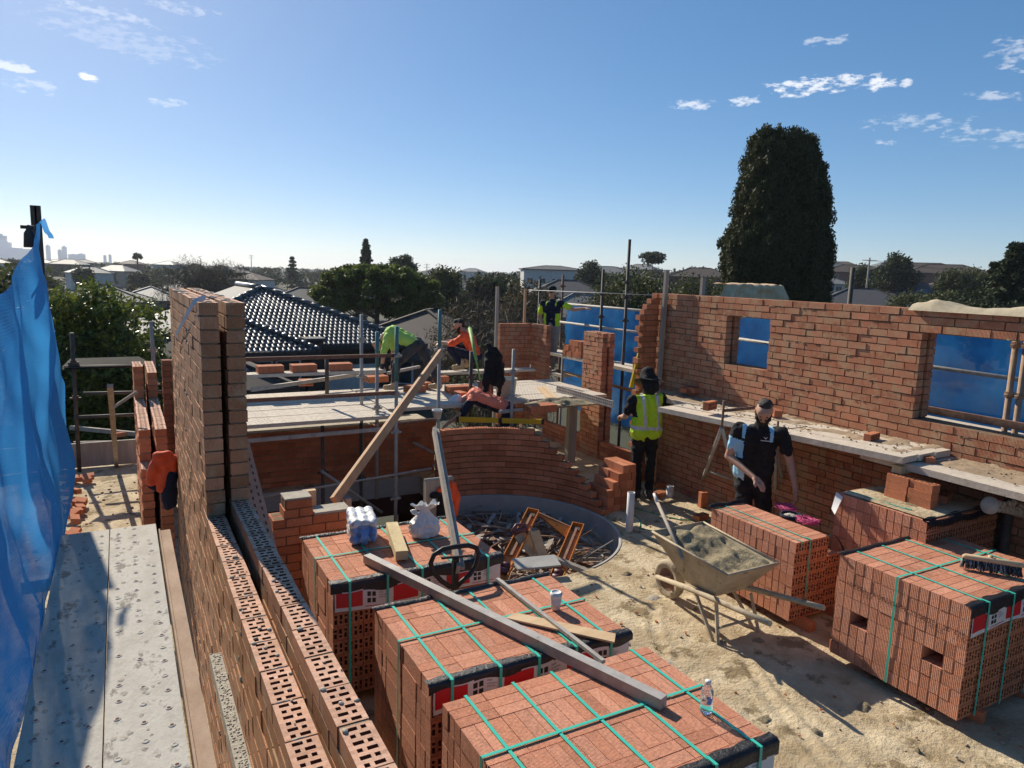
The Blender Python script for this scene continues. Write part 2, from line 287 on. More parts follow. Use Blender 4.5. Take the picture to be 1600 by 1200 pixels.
def tag(o, label=None, cat=None, group=None, kind=None):
    for k, v in (('label', label), ('category', cat), ('group', group), ('kind', kind)):
        if v: o[k] = v
    return o
def thing(name, label, cat, loc=(0,0,0), group=None): return tag(link(name, None, None, loc), label, cat, group)
def dup(o, loc, rot=None, label=None, parent=None):
    c = o.copy(); COL.objects.link(c)
    if parent is not None: c.parent = parent
    else:
        c.location = loc
        if rot is not None: c.rotation_euler = rot
        if label: c['label'] = label
    for ch in [k for k in bpy.data.objects if k.parent == o]: dup(ch, None, parent=c)
    return c
def numesh(name, V, Fq, mats, mi=None, parent=None, loc=(0,0,0), smooth=False):
    me = bpy.data.meshes.new(name); nv, nf, k = len(V), len(Fq), Fq.shape[1]
    o_ = wloc(parent) if parent is not None else Vector(loc)
    me.vertices.add(nv); me.vertices.foreach_set('co', (V-np.array(o_)).astype(np.float32).ravel())
    me.loops.add(nf*k); me.loops.foreach_set('vertex_index', Fq.astype(np.int32).ravel())
    me.polygons.add(nf); me.polygons.foreach_set('loop_start', np.arange(0, nf*k, k, dtype=np.int32)); me.polygons.foreach_set('loop_total', np.full(nf, k, np.int32))
    for q in (mats if isinstance(mats, (list, tuple)) else [mats]): me.materials.append(M[q])
    if mi is not None: me.polygons.foreach_set('material_index', mi.astype(np.int32))
    if smooth: me.polygons.foreach_set('use_smooth', [True]*nf)
    me.update(calc_edges=True); return link(name, me, parent, o_)
def jit(a=.0015): return random.uniform(-a, a)
CO = .085                                  # one brick course with its joint
def cored(mb, o, eu, ev, en, Lu=.23, Lv=.11, rows=6, depth=.05, mb_mi=0, hole_mi=1):
    """a brick's bed face with its core holes: rows along eu, slots across ev"""
    o, eu, ev, en = Vector(o), Vector(eu), Vector(ev), Vector(en); pu = Lu/rows; h = .0095
    q = lambda u0, u1, v0, v1, d=0, mi=mb_mi: mb.face([o+eu*u+ev*v-en*d for u, v in ((u0,v0),(u1,v0),(u1,v1),(u0,v1))], mi)
    last = 0
    for i in range(rows):
        c = pu*(i+.5); u0, u1 = c-h, c+h; q(last, u0, 0, Lv); last = u1
        hs = [(.30*Lv-.009, .30*Lv+.009), (.66*Lv-.018, .66*Lv+.018)] if i % 2 else [(.34*Lv-.018, .34*Lv+.018), (.72*Lv-.009, .72*Lv+.009)]
        b = 0
        for v0, v1 in hs:
            q(u0, u1, b, v0); b = v1
            q(u0, u1, v0, v1, depth, hole_mi)
            for (ua, va), (ub, vb) in (((u0,v0),(u1,v0)), ((u1,v0),(u1,v1)), ((u1,v1),(u0,v1)), ((u0,v1),(u0,v0))):
                A, B = o+eu*ua+ev*va, o+eu*ub+ev*vb; mb.face([A, B, B-en*depth, A-en*depth], hole_mi)
        q(u0, u1, b, Lv)
    q(last, Lu, 0, Lv)
def brick_wall(mb, p0, u, thick, n, ivals, k0=0, cored_top=False, jitter=.002, L=.23, mort=1, hole=2, top_core=None, wob=0):
    """one leaf of stretcher bond; ivals(k) gives the stretches of course k, bricks are slot 0 and mortar slot `mort`"""
    p0 = Vector((p0[0], p0[1], p0[2])); u = Vector((u[0], u[1], 0)).normalized(); v = Vector((-u.y, u.x, 0)); zz = Vector((0,0,1)); st = L+.01
    for k in range(k0, n):
        for s0, s1 in ivals(k):
            if s1-s0 < .03: continue
            hollow = False
            a = math.floor(s0/st-1)*st+(k % 2)*st/2
            while a < s1:
                b0, b1 = max(a, s0), min(a+L, s1)
                if b1-b0 > .025:
                    o = p0+u*(b0+jit(jitter))+v*(jit(jitter*1.6))+zz*(k*CO+jit(jitter*.6))
                    above = ivals(k+1) if k+1 < n else []
                    open_top = not any(x0-.02 <= b0 and x1+.02 >= b1 for x0, x1 in above)
                    if cored_top and open_top and b1-b0 > .1:
                        hollow = True; mb.obox(o, u*(b1-b0), v*thick, zz*.076, skip=('+c',), mi=0)
                        mb.obox(p0+u*(b1+.0005)+v*.004+zz*(k*CO), u*.009, v*(thick-.008), zz*.073, mi=mort)
                        rows = 6 if b1-b0 > .18 else 3
                        cored(mb, o+zz*.076, u, v, zz, b1-b0, thick, rows, .05, top_core if top_core is not None else 0, hole)
                    else: mb.obox(o, u*(b1-b0), v*thick, zz*.0745, mi=0)
                a += st
            ab = any(x0 < s1 and x1 > s0 for x0, x1 in (ivals(k+1) if k+1 < n else []))
            mb.obox(p0+u*(s0+.012)+v*.012+zz*(k*CO-.009 if k else k*CO), u*(s1-s0-.024), v*(thick-.024), zz*(.012 if hollow else CO if ab else .07), mi=mort)
# --- remeshed soft bodies
def cap_mesh(mb, p0, r0, p1, r1, n=12):
    p0, p1 = Vector(p0), Vector(p1); d = p1-p0
    if d.length < 1e-5: mb.ball(p0, r0, n); return
    d.normalize(); pts = []; rs = []
    for t in (math.pi/2, math.pi/3, math.pi/6): pts.append(p0-d*r0*math.sin(t)); rs.append(max(r0*math.cos(t), r0*.08))
    pts += [p0, p1]; rs += [r0, r1]
    for t in (math.pi/6, math.pi/3, math.pi/2): pts.append(p1+d*r1*math.sin(t)); rs.append(max(r1*math.cos(t), r1*.08))
    mb.tube(pts, rs, n)
def blob(name, caps, mat, voxel=.012, parent=None, smooth=3, lump=0, lump_s=8, balls=(), loc=None, mats=None, regions=None):
    mb = MB()
    for c in caps: cap_mesh(mb, *c)
    for c, r, sq in balls: mb.ball(c, r, 14, sq=sq)
    o = mb.build(name, mat, parent, loc)
    md = o.modifiers.new('r', 'REMESH'); md.mode = 'VOXEL'; md.voxel_size = voxel; md.use_smooth_shade = True
    if smooth: ms = o.modifiers.new('s', 'SMOOTH'); ms.iterations = smooth; ms.factor = .5
    dg = bpy.context.evaluated_depsgraph_get(); me = bpy.data.meshes.new_from_object(o.evaluated_get(dg)); o.modifiers.clear()
    old = o.data; o.data = me; bpy.data.meshes.remove(old); me.name = name
    if lump:
        for vt in me.vertices:
            vt.co += vt.normal*(noise.noise(vt.co*lump_s)*lump)
    if not me.materials: me.materials.append(M[mat])
    if mats:
        for k in mats: me.materials.append(M[k])
        wl = wloc(o)
        for pl in me.polygons: pl.material_index = regions(pl.center+wl)
    me.polygons.foreach_set('use_smooth', [True]*len(me.polygons)); me.update()
    return o
# --- foliage
def leaf_quads(C, size, n_per, spread, flat=1.0, elong=1.6, up_bias=0.0, normals=None):
    """C: clump centres (n,3) ; returns leaf quads scattered in every clump"""
    n = len(C)*n_per; c = np.repeat(C, n_per, 0)
    d = RNG.normal(size=(n, 3)); d /= np.linalg.norm(d, axis=1)[:, None]; rad = RNG.random(n)**.45
    sp = np.repeat(np.broadcast_to(spread, (len(C),)), n_per) if np.ndim(spread) else spread
    off = d*(rad*sp)[:, None] if np.ndim(spread) else d*(rad*spread)[:, None]
    off[:, 2] *= flat; p = c+off
    t = RNG.normal(size=(n, 3)); t[:, 2] += up_bias; t /= np.linalg.norm(t, axis=1)[:, None]
    nrm = RNG.normal(size=(n, 3))+d*.8; b = np.cross(t, nrm); b /= np.linalg.norm(b, axis=1)[:, None]+1e-9
    s = size*(.6+.8*RNG.random(n)); t = t*(s*elong)[:, None]; b = b*s[:, None]
    V = np.stack([p-t*.5, p+b*.5, p+t*.5, p-b*.5], 1).reshape(-1, 3); return V, np.arange(len(V)).reshape(-1, 4)
def trunk(mb, base, top, r0, r1, limbs=5, spread=1.5):
    base, top = Vector(base), Vector(top); k = 6; pts = []; rs = []
    for i in range(k+1):
        t = i/k; p = base.lerp(top, t)+Vector((jit(.06), jit(.06), 0))*(r0*6)*t; pts.append(p); rs.append(r0+(r1-r0)*t)
    mb.tube(pts, rs, 8)
    for i in range(limbs):
        t = random.uniform(.35, .95); p = base.lerp(top, t); a = random.uniform(0, 6.28); l = spread*random.uniform(.5, 1)
        q = p+Vector((math.cos(a)*l, math.sin(a)*l, l*random.uniform(.4, .9))); mb.tube([p, p.lerp(q, .5)+Vector((0,0,-.06*l)), q], [r1*.9+r0*.15, r1*.7, r1*.25], 6)
# ================================================================ the setting: slab and ground
CC = Vector((4.2, 7.75, 0)); CR = 1.5       # stairwell circle
def slab():
    bm = bmesh.new()
    outer = [(-1.7,-2.5),(7.75,-2.5),(7.75,13.1),(-1.7,13.1)]
    hole = [(.95,6.75),(3.1,6.75)]
    a0 = math.atan2(6.75-CC.y, 3.1-CC.x); a1 = math.radians(92)
    hole += [(CC.x+CR*math.cos(a0+(a1-a0+0)*i/40), CC.y+CR*math.sin(a0+(a1-a0)*i/40)) for i in range(1, 41)]
    hole += [(CC.x-.05, 10.55), (.95, 10.55)]
    loops = []
    for lp in (outer, hole):
        vs = [bm.verts.new((x, y, 0)) for x, y in lp]; es = [bm.edges.new((vs[i], vs[(i+1) % len(vs)])) for i in range(len(vs))]; loops.append((vs, es))
    bmesh.ops.triangle_fill(bm, edges=loops[0][1]+loops[1][1], use_beauty=True, normal=(0,0,1))
    top = list(bm.faces)
    for vs, es in loops:
        low = [bm.verts.new((v.co.x, v.co.y, -.3)) for v in vs]; n = len(vs)
        for i in range(n): f = bm.faces.new((vs[i], low[i], low[(i+1) % n], vs[(i+1) % n])); f.material_index = 1
    bmesh.ops.recalc_face_normals(bm, faces=bm.faces)
    for f in top:
        if f.normal.z < 0: f.normal_flip()
    me = bpy.data.meshes.new('floor_slab'); bm.to_mesh(me); me.materials.append(M['sand']); me.materials.append(M['concrete'])
    tag(link('floor_slab', me), kind='structure')
slab()
# trampled, uneven sand lying on the slab where it is seen up close
def sand_fn(x0, x1, y0, y1):
    def fn(u, v):
        x, y = x0+(x1-x0)*u, y0+(y1-y0)*v; e = min(u, 1-u, v, 1-v)*8
        h = .004+.013*max(0, noise.noise((x*1.3, y*1.3, 3)))+.012*noise.noise((x*6, y*6, 1))+.006*noise.noise((x*17, y*17, 5))
        for (ax_, ay, bx, by) in ((3.2,1.2,4.7,4.1),(3.28,.5,4.78,4.0),(5.1,.3,4.95,3.7),(3.3,3.6,4.6,5.2)):
            dx, dy = bx-ax_, by-ay; q = max(0, min(1, ((x-ax_)*dx+(y-ay)*dy)/(dx*dx+dy*dy))); dd = math.hypot(x-ax_-q*dx+.05*math.sin(q*9), y-ay-q*dy); h += -.012*math.exp(-(dd/.035)**2)+.010*math.exp(-((dd-.08)/.03)**2)
        return (x, y, max(.004, h*min(1, e)+.012))
    return fn
mb = MB(); mb.grid(sand_fn(2.9, 7.35, -1.2, 6.1), 150, 230); mb.grid(sand_fn(5.78, 7.35, 6.12, 9.6), 50, 80); tag(mb.build('sand', 'sand'), kind='structure')
mb = MB(); mb.grid(sand_fn(-1.6, .1, 4.5, 12.9), 50, 170); tag(mb.build('sand', 'sand'), kind='structure')
# clods and brick chips (nobody could count them)
mb = MB()
for i in range(520):
    if i < 260: x, y = random.uniform(2.95, 7.3), random.uniform(0, 6.1)
    elif i < 400: x, y = random.uniform(5.8, 7.4), random.uniform(6.1, 9.4)
    else: x, y = random.uniform(-1.2, .1), random.uniform(5.5, 12)
    r = random.uniform(.004, .014)*(1.5 if i > 260 else 1); mb.mi = random.choice((0, 0, 0, 0, 1)); mb.ball((x, y, .015+r*.4), r, 6, sq=(random.uniform(.7, 1.4), random.uniform(.7, 1.4), .6))
tag(mb.build('sand_clods', ['mortar', 'brick']), kind='stuff')

def terrain(x, y):
    r = math.hypot(x, y); th = math.degrees(math.atan2(x, y))
    s = lambda a, b, t: (lambda q: q*q*(3-2*q))(max(0, min(1, (t-a)/(b-a))))
    base = -3.2; rt_ = s(28, 55, th)*(1-s(120, 170, th))
    far = -3.0+8.5*rt_+3.5*s(16, 34, th)*(1-rt_)
    z = base+(far-base)*s(50, 380, r)
    z -= 4.5*(1-s(12, 40, th))*s(35, 80, r)*(1-s(130, 420, r))
    return z+(.8*noise.noise((x*.012, y*.012, 0)) if r > 40 else 0)-s(900, 3500, r)*3*(1-rt_)
rr = [0, 6, 14, 22, 30, 40, 52, 66, 82, 100, 125, 155, 190, 235, 290, 360, 450, 560, 700, 900, 1200, 1700, 2400, 3400, 5200]
V = []; Fc = []; na = 96
for r in rr:
    for q in range(na): t = 2*math.pi*q/na; x, y = r*math.sin(t), r*math.cos(t); V.append((x, y, terrain(x, y)))
for j in range(len(rr)-1):
    for q in range(na): a, b = j*na+q, j*na+(q+1) % na; Fc.append((a, a+na, b+na, b))
me = bpy.data.meshes.new('ground'); me.from_pydata(V, [], Fc); me.materials.append(M['grass']); me.polygons.foreach_set('use_smooth', [True]*len(Fc)); tag(link('ground', me), kind='structure')
# storey below: brick skin under the slab edge
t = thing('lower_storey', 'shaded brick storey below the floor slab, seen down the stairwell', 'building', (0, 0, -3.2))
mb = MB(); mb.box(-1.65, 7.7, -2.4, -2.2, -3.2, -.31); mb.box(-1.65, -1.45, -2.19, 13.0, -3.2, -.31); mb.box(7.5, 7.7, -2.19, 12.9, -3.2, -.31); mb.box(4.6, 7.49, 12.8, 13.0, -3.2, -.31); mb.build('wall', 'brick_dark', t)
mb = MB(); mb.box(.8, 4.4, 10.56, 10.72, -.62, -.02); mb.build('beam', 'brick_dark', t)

# ================================================================ the tall cavity wall on the left
WX = .42
t = thing('cavity_wall', 'tall two leaf brick wall with ragged low part beside the steel planks', 'brick wall', (WX, 4.72, 0))
def iv_out(k):
    if k < 20: return [(-2.6-.0, 7.72-2.4)] if k < 19 else [(-2.6, 7.72-2.4)]
    return [(2.32, 5.26)]
def iv_in(k):
    if k < 21: return [(-2.6, 5.26)]
    return [(2.32, 5.26)]
# leaves run along +Y starting at Y=2.4 (s=0)
mb = MB(); brick_wall(mb, (WX+.11, 2.4, 0), (0, 1), .11, 36, lambda k: iv_out(k), cored_top=True, top_core=3)
mb.build('outer_leaf', ['brick_left', 'mortar', 'hole', 'brick_pale'], t)
mb = MB(); brick_wall(mb, (WX+.26, 2.4, 0), (0, 1), .11, 36, lambda k: iv_in(k), cored_top=True, top_core=3)
mb.build('inner_leaf', ['brick_left', 'mortar', 'hole', 'brick_pale'], t)
mb = MB()      # mortar left on the top bricks
for i in range(70):
    y = random.uniform(.6, 4.6); leaf = random.random() < .6; x = (WX if leaf else WX+.15)+random.uniform(.005, .105); z = (20 if leaf else 21)*CO-.006
    r = random.uniform(.004, .013); mb.ball((x, y, z), r, 6, sq=(random.uniform(.6, 1.3), random.uniform(.6, 1.6), .5))
for y in [2.4+.24*i-.12 for i in range(-8, 10)]:
    mb.ball((WX+.055+jit(.02), y, 20*CO-.013), .01, 6, sq=(3.6, .7, .6))
for i in range(40): mb.ball((WX+random.choice((.04, .2))+jit(.05), random.uniform(4.75, 7.6), 36*CO-.008), random.uniform(.01, .02), 6, sq=(1.4, 1.6, .5))
for i in range(60):    # snots hanging from the bed joints of the outer face
    k = random.randint(4, 35); y = random.uniform(.8, 7.6)
    if k > 19 and y < 4.75: continue
    mb.ball((WX-.001, y, k*CO-.006), random.uniform(.006, .012), 6, sq=(.7, 1.3, 1.6))
tag(mb.build('mortar_smears', 'mortar_grey', t), kind='stuff')
# silver flashing strap
mb = MB(); pts = [P(307, 468, x=WX-.01)+Vector((.05,0,.015)), P(303, 472, x=WX-.012), P(275, 523, x=WX-.02)]
for a, b in ((pts[0], pts[1]), (pts[1], pts[2])): mb.beam(a, b, .032, .003, (1,0,.2))
o = mb.build('flashing_strap', 'white_sheet', loc=pts[1]); tag(o, 'silver grey strip of flashing hanging over the top of the tall wall', 'strap')
# perforated plank leaning behind the wall
mb = MB(); a0, a1 = P(392, 700, x=.85), P(442, 893, x=.95)
dv = (a1-a0).normalized(); lv = Vector((-1, .05, 0)); W_ = .2; Ln = (a1-a0).length+.35
o0 = a0-dv*.05; mb.obox(o0, dv*Ln, lv*W_, Vector((0,.6,-.2)).normalized()*.02)
nn = lv.cross(dv).normalized(); nn = -nn if nn.y > 0 else nn
for i in range(int(Ln/.06)):
    for j in range(4):
        c = o0+dv*(.03+i*.06+(.03 if j % 2 else 0))+lv*(.03+j*.045)+nn*.002; mb.obox(c-dv*.012-lv*.005, dv*.026, lv*.011, nn*.001, mi=1)
tag(mb.build('perforated_board', ['brick_pale', 'hole'], loc=a1), 'pale perforated board leaning steeply against the back of the tall wall', 'board')

# far left cavity walls, stepped
t = thing('cavity_wall', 'low stepped two leaf wall standing behind the tall wall by the jacket', 'brick wall', (.2, 8, 0))
def iv_a(k): return [(0, 3.6)] if k < 14 else [(.35, 3.6)] if k < 18 else [(2.35, 3.6)] if k < 22 else [(2.35, 2.6)]
mb = MB(); brick_wall(mb, (.22, 8.0, 0), (0, 1), .11, 23, iv_a, cored_top=True, top_core=3); mb.build('outer_leaf', ['brick', 'mortar', 'hole', 'brick_pale'], t)
def iv_b(k): return [(-.3, 3.6)] if k < 13 else [(.35, 3.6)] if k < 18 else [(2.35, 3.6)]
mb = MB(); brick_wall(mb, (.38, 8.0, 0), (0, 1), .11, 22, iv_b, cored_top=True, top_core=3); mb.build('inner_leaf', ['brick', 'mortar', 'hole', 'brick_pale'], t)
mb = MB(); brick_wall(mb, (.5, 11.65, 0), (1, 0), .11, 22, lambda k: [(0, .9)]); mb.build('return_leaf', ['brick', 'joint'], t)
# return wall with the stepped top
t = thing('brick_wall', 'short brick return wall with mortar capped bricks behind the pale stack', 'brick wall', (1.2, 6.45, 0))
def iv_r(k): return [(0, .72)] if k < 12 else [(.1, .36)] if k < 14 else []
mb = MB(); brick_wall(mb, (1.12, 6.42, 0), (1, 0), .11, 14, iv_r); brick_wall(mb, (1.12, 6.54, 0), (1, 0), .11, 14, iv_r); mb.build('leaf', ['brick', 'joint'], t)
mb = MB(); mb.box(1.49, 1.83, 6.43, 6.64, 12*CO-.009, 12*CO+.014); mb.box(1.23, 1.47, 6.43, 6.64, 14*CO-.009, 14*CO+.008); mb.build('mortar_bed', 'mortar_grey', t)

# ================================================================ right wall
RX = 7.5
def iv_R(k):
    s = lambda y: 9.05-y                     # s runs towards -Y from Y=9.05
    z = k*CO
    out = [(0, 12.2)]
    def cut(y0, y1):
        nonlocal out
        a, b = s(y1), s(y0); out = [q for i0, i1 in out for q in (((i0, a), (b, i1)) if i0 < a and b < i1 else ((i0, i1),))]
    if 25 <= k < 33: cut(6.62, 7.4)
    if 22 <= k < 33: cut(2.0, 4.58)
    return out
t = thing('brick_wall', 'long red brick wall with a small window opening and a wide one', 'brick wall', (RX, 5, 0))
mb = MB(); brick_wall(mb, (RX, 9.05, 0), (0, -1), .11, 36, iv_R, jitter=.003); mb.build('inner_leaf', ['brick_right', 'joint'], t)
mb = MB(); brick_wall(mb, (RX+.16, 9.05, 0), (0, -1), .11, 36, iv_R); mb.build('outer_leaf', ['brick_right', 'joint'], t)
mb = MB()
for i in range(130):
    k = random.randint(20, 35); y = random.uniform(3.2, 8.3); s_ = 9.05-y
    if not any(a < s_ < b for a, b in iv_R(k)): continue
    r = random.uniform(.006, .012); mb.ball((RX-.0, y, k*CO-.006+jit(.004)), r, 6, sq=(.45, random.uniform(1.5, 4.5), random.uniform(.4, .8)))
tag(mb.build('mortar_smears', 'mortar_wet', t), kind='stuff')
# toothed stub at the end of the right wall
t = thing('brick_pier', 'toothed brick stub with projecting bricks at the end of the long wall', 'brick wall', (7.3, 8.9, 0))
def iv_s(k):
    e = 0 if k % 2 else .07
    if k >= 35: return [(.31, .38)]
    if k == 34: return [(.2, .38)]
    if k == 33: return [(.12, .38)]
    return [(.0+e, .38)]
mb = MB(); brick_wall(mb, (7.1, 8.82, 0), (1, 0), .11, 36, iv_s, L=.23); mb.build('leaf', ['brick', 'joint'], t)
def post(name, label, p0, p1, w, h, matl, cat='post', group=None):
    mb = MB(); mb.beam(p0, p1, w, h, (0,1,0)); return tag(mb.build(name, matl, loc=p0), label, cat, group)
post('profile_post', 'pale bricklaying profile post standing against the toothed end of the long wall', (7.42, 8.66, 1.62), (7.44, 8.66, 3.42), .065, .05, 'timber_grey')
post('profile_post', 'pale post rising behind the long wall top near the toothed end', (7.86, 8.3, .0), (7.86, 8.3, 3.32), .07, .05, 'timber_grey')
# corner wall and free pier
t = thing('brick_wall', 'low corner of brick wall beside the man in the cap', 'brick wall', (7.4, 13, 1.2))
mb = MB(); brick_wall(mb, (6.84, 13.0, .15), (1, 0), .11, 25, lambda k: [(0, .75)]); brick_wall(mb, (7.59, 12.99, .15), (0, -1), .11, 25, lambda k: [(0, .60)], jitter=.003); mb.build('leaf', ['brick_right', 'joint'], t)
t = thing('brick_pier', 'free standing brick pier with mortar stains between the two openings', 'brick pier', (7.5, 10.5, 0))
mb = MB(); brick_wall(mb, (RX, 10.92, 0), (0, -1), .11, 27, lambda k: [(0, .6)], jitter=.003); brick_wall(mb, (RX+.16, 10.92, 0), (0, -1), .11, 27, lambda k: [(0, .6)]); mb.build('leaf', ['brick_right', 'joint'], t)
mb = MB()
for i in range(25): mb.ball((RX-.002, random.uniform(10.34, 10.9), random.randint(14, 27)*CO-.006), random.uniform(.01, .02), 6, sq=(.5, 1.6, 1))
tag(mb.build('mortar_smears', 'mortar_wet', t), kind='stuff')
post('profile_post', 'tall pale post at the left end of the low corner wall', (6.78, 13.05, 0), (6.78, 13.05, 3.02), .06, .05, 'timber_grey')
post('profile_post', 'short timber post rising behind the low corner wall', (7.52, 13.2, 0), (7.52, 13.2, 2.98), .045, .045, 'timber')
# low wall under the platform and the wall under the pier opening
t = thing('brick_wall', 'low shaded brick wall below the working platform', 'brick wall', (2.5, 10.8, 0))
mb = MB(); brick_wall(mb, (.9, 10.75, 0), (1, 0), .11, 10, lambda k: [(0, 3.6)], cored_top=True, top_core=3); mb.build('leaf', ['brick', 'mortar', 'hole', 'brick_pale'], t)
mb = MB(); mb.box(.9, 4.5, 10.88, 11.6, .55, .8); mb.build('sand_bed', 'mortar_grey', t)
t = thing('brick_wall', 'knee high brick wall closing the gap under the free pier', 'brick wall', (7.5, 10, 0))
mb = MB(); brick_wall(mb, (RX+.02, 12.3, 0), (0, -1), .11, 4, lambda k: [(0, 1.35), (2.0, 3.2)]); mb.build('leaf', ['brick', 'joint'], t)
post('timber_post', 'dark timber upright under the platform end beside the pier', (6.9, 10.3, 0), (6.9, 10.3, 1.15), .16, .1, 'timber_grey')
post('timber_post', 'rough timber stud standing against the right wall behind the vest man', (7.32, 8.55, 0), (7.32, 8.55, 1.5), .09, .05, 'timber')

# ================================================================ curved wall
t = thing('curved_wall', 'curved brick wall stepping down around the round stairwell', 'brick wall', CC)
mb = MB(); r_in = CR+.03; n_c = 12
for k in range(n_c):
    a1 = R(100); top_end = R(51-k*0) if 0 else None
    a_end = R(46-(11-k)*4.25) if k else R(-2)
    da = .24/(r_in+.055); a = a1+(da/2 if k % 2 else 0)
    while a > a_end+.02:
        b0 = min(a, a1); b1 = max(a-da*.945, a_end)
        am = (b0+b1)/2; ll = (b0-b1)*(r_in+.055)
        if ll > .03:
            e = Vector((math.sin(am), -math.cos(am), 0)); nrm = Vector((math.cos(am), math.sin(am), 0))
            o = CC+nrm*(r_in+jit(.003))-e*ll/2+Vector((0, 0, k*CO+.01+jit(.001)))
            free = k == n_c-1 or am-.05 < R(46-(10-k)*4.25)
            if free and ll > .18:
                mb.obox(o, e*ll, nrm*.11, (0,0,.076), skip=('+c',)); cored(mb, o+Vector((0,0,.076)), e, nrm, (0,0,1), ll, .11, 6, .04, 0, 2)
            else: mb.obox(o, e*ll, nrm*.11, (0,0,.0735))
        a -= da
    st = 30; lo = a_end+.02
    for i in range(st):
        q0, q1 = a1-.005+(lo-a1)*i/st, a1-.005+(lo-a1)*(i+1)/st; pt = lambda a_, r_, z_: CC+Vector((math.cos(a_)*r_, math.sin(a_)*r_, z_))
        z0, z1 = k*CO+.002 if k else .005, k*CO+.084 if k < n_c-1 else k*CO+.08
        for r_ in (r_in+.02, r_in+.1): mb.face([pt(q0, r_, z0), pt(q1, r_, z0), pt(q1, r_, z1), pt(q0, r_, z1)], 1)
        mb.face([pt(q0, r_in+.02, z1), pt(q1, r_in+.02, z1), pt(q1, r_in+.1, z1), pt(q0, r_in+.1, z1)], 1)
mb.build('leaf', ['brick', 'joint', 'hole'], t)
mb = MB(); st = 60                          # concrete upstand ring under it
def ring(u, v):
    a = R(100)+(R(-75)-R(100))*u; pr = [(CR-.012, -.36), (CR-.012, .0), (CR-.004, .008), (CR+.02, .008)]; i = min(int(v*3+.001), 3); return CC+Vector((math.cos(a)*pr[i][0], math.sin(a)*pr[i][0], pr[i][1]))
mb.grid(ring, 70, 3, smooth=False); tag(mb.build('slab_edge', 'concrete'), kind='structure')
# ================================================================ packs of bricks
def pack_bricks(mb, x0, y0, z0, nx, lay, nz, holes=(), seed=1, open_top=()):
    """bricks on edge, .23 along X; lay = rows along Y: 's' one brick thick, 'r' a block of three turned bricks"""
    rnd = random.Random(seed); j = lambda a=.003: rnd.uniform(-a, a)
    D = {'s': .0785, 'r': .2355}; ys = []; y = y0
    for c in lay: ys.append((c, y)); y += D[c]
    for k in range(nz):
        z = z0+k*.112
        for i in range(nx):
            x = x0+i*.2315
            for n, (c, yy) in enumerate(ys):
                shell = k == nz-1 or i in (0, nx-1) or n in (0, len(ys)-1)
                if not shell and k not in {h[0] for h in holes}|{h[0]-1 for h in holes}: continue
                if c == 's':
                    if any(h == (k, n) for h in holes) and i < 3: continue
                    oj = j(.0018) if i in (0, nx-1) else 0
                    if n == 0:
                        o = Vector((x+oj, yy+j(.003), z)); mb.obox(o, (.2285,0,0), (0,.075,0), (0,0,.1085), skip=('-b',)); cored(mb, o, (1,0,0), (0,0,1), (0,-1,0), .2285, .1085, 6, .04, 1, 2)
                    else: mb.obox((x+oj, yy, z+j(.0012)+.001), (.2275,0,0), (0,.0735,0), (0,0,.1075))
                else:
                    for q in range(3):
                        if any(h == (k, n) for h in holes) and i < 3: continue
                        if not (k == nz-1 or (i == 0 and q == 0) or (i == nx-1 and q == 2)): continue
                        mb.obox((x+q*.077+(j(.003) if i == 0 else 0), yy+j(.001), z+j(.0012)), (.074,0,0), (0,.2305,0), (0,0,.1075))
    return y
def strap_over(t, x=None, y=None, x0=0, x1=0, y0=0, y1=0, z0=0, z1=1, w=.018, front_only=False):
    mb = MB(); e = .004
    if x is not None:
        mb.box(x-w/2, x+w/2, y0-e-.002, y1+e, z1+.002, z1+e+.001); mb.box(x-w/2, x+w/2, y0-.019, y0-.0165, z0, z1+.012); mb.box(x-w/2, x+w/2, y0-.0165, y0+.05, z1+.010, z1+.0125); mb.box(x-w/2, x+w/2, y1+e, y1+e+.002, z0, z1+e)
    else:
        mb.box(x0-e-.002, x1+e, y-w/2, y+w/2, z1+e+.002, z1+e+.004); mb.box(x0-e-.004, x0-e-.0015, y-w/2, y+w/2, z0, z1+e+.004); mb.box(x1+e, x1+e+.002, y-w/2, y+w/2, z0, z1+e)
    return mb.build('strap', 'strap', t)
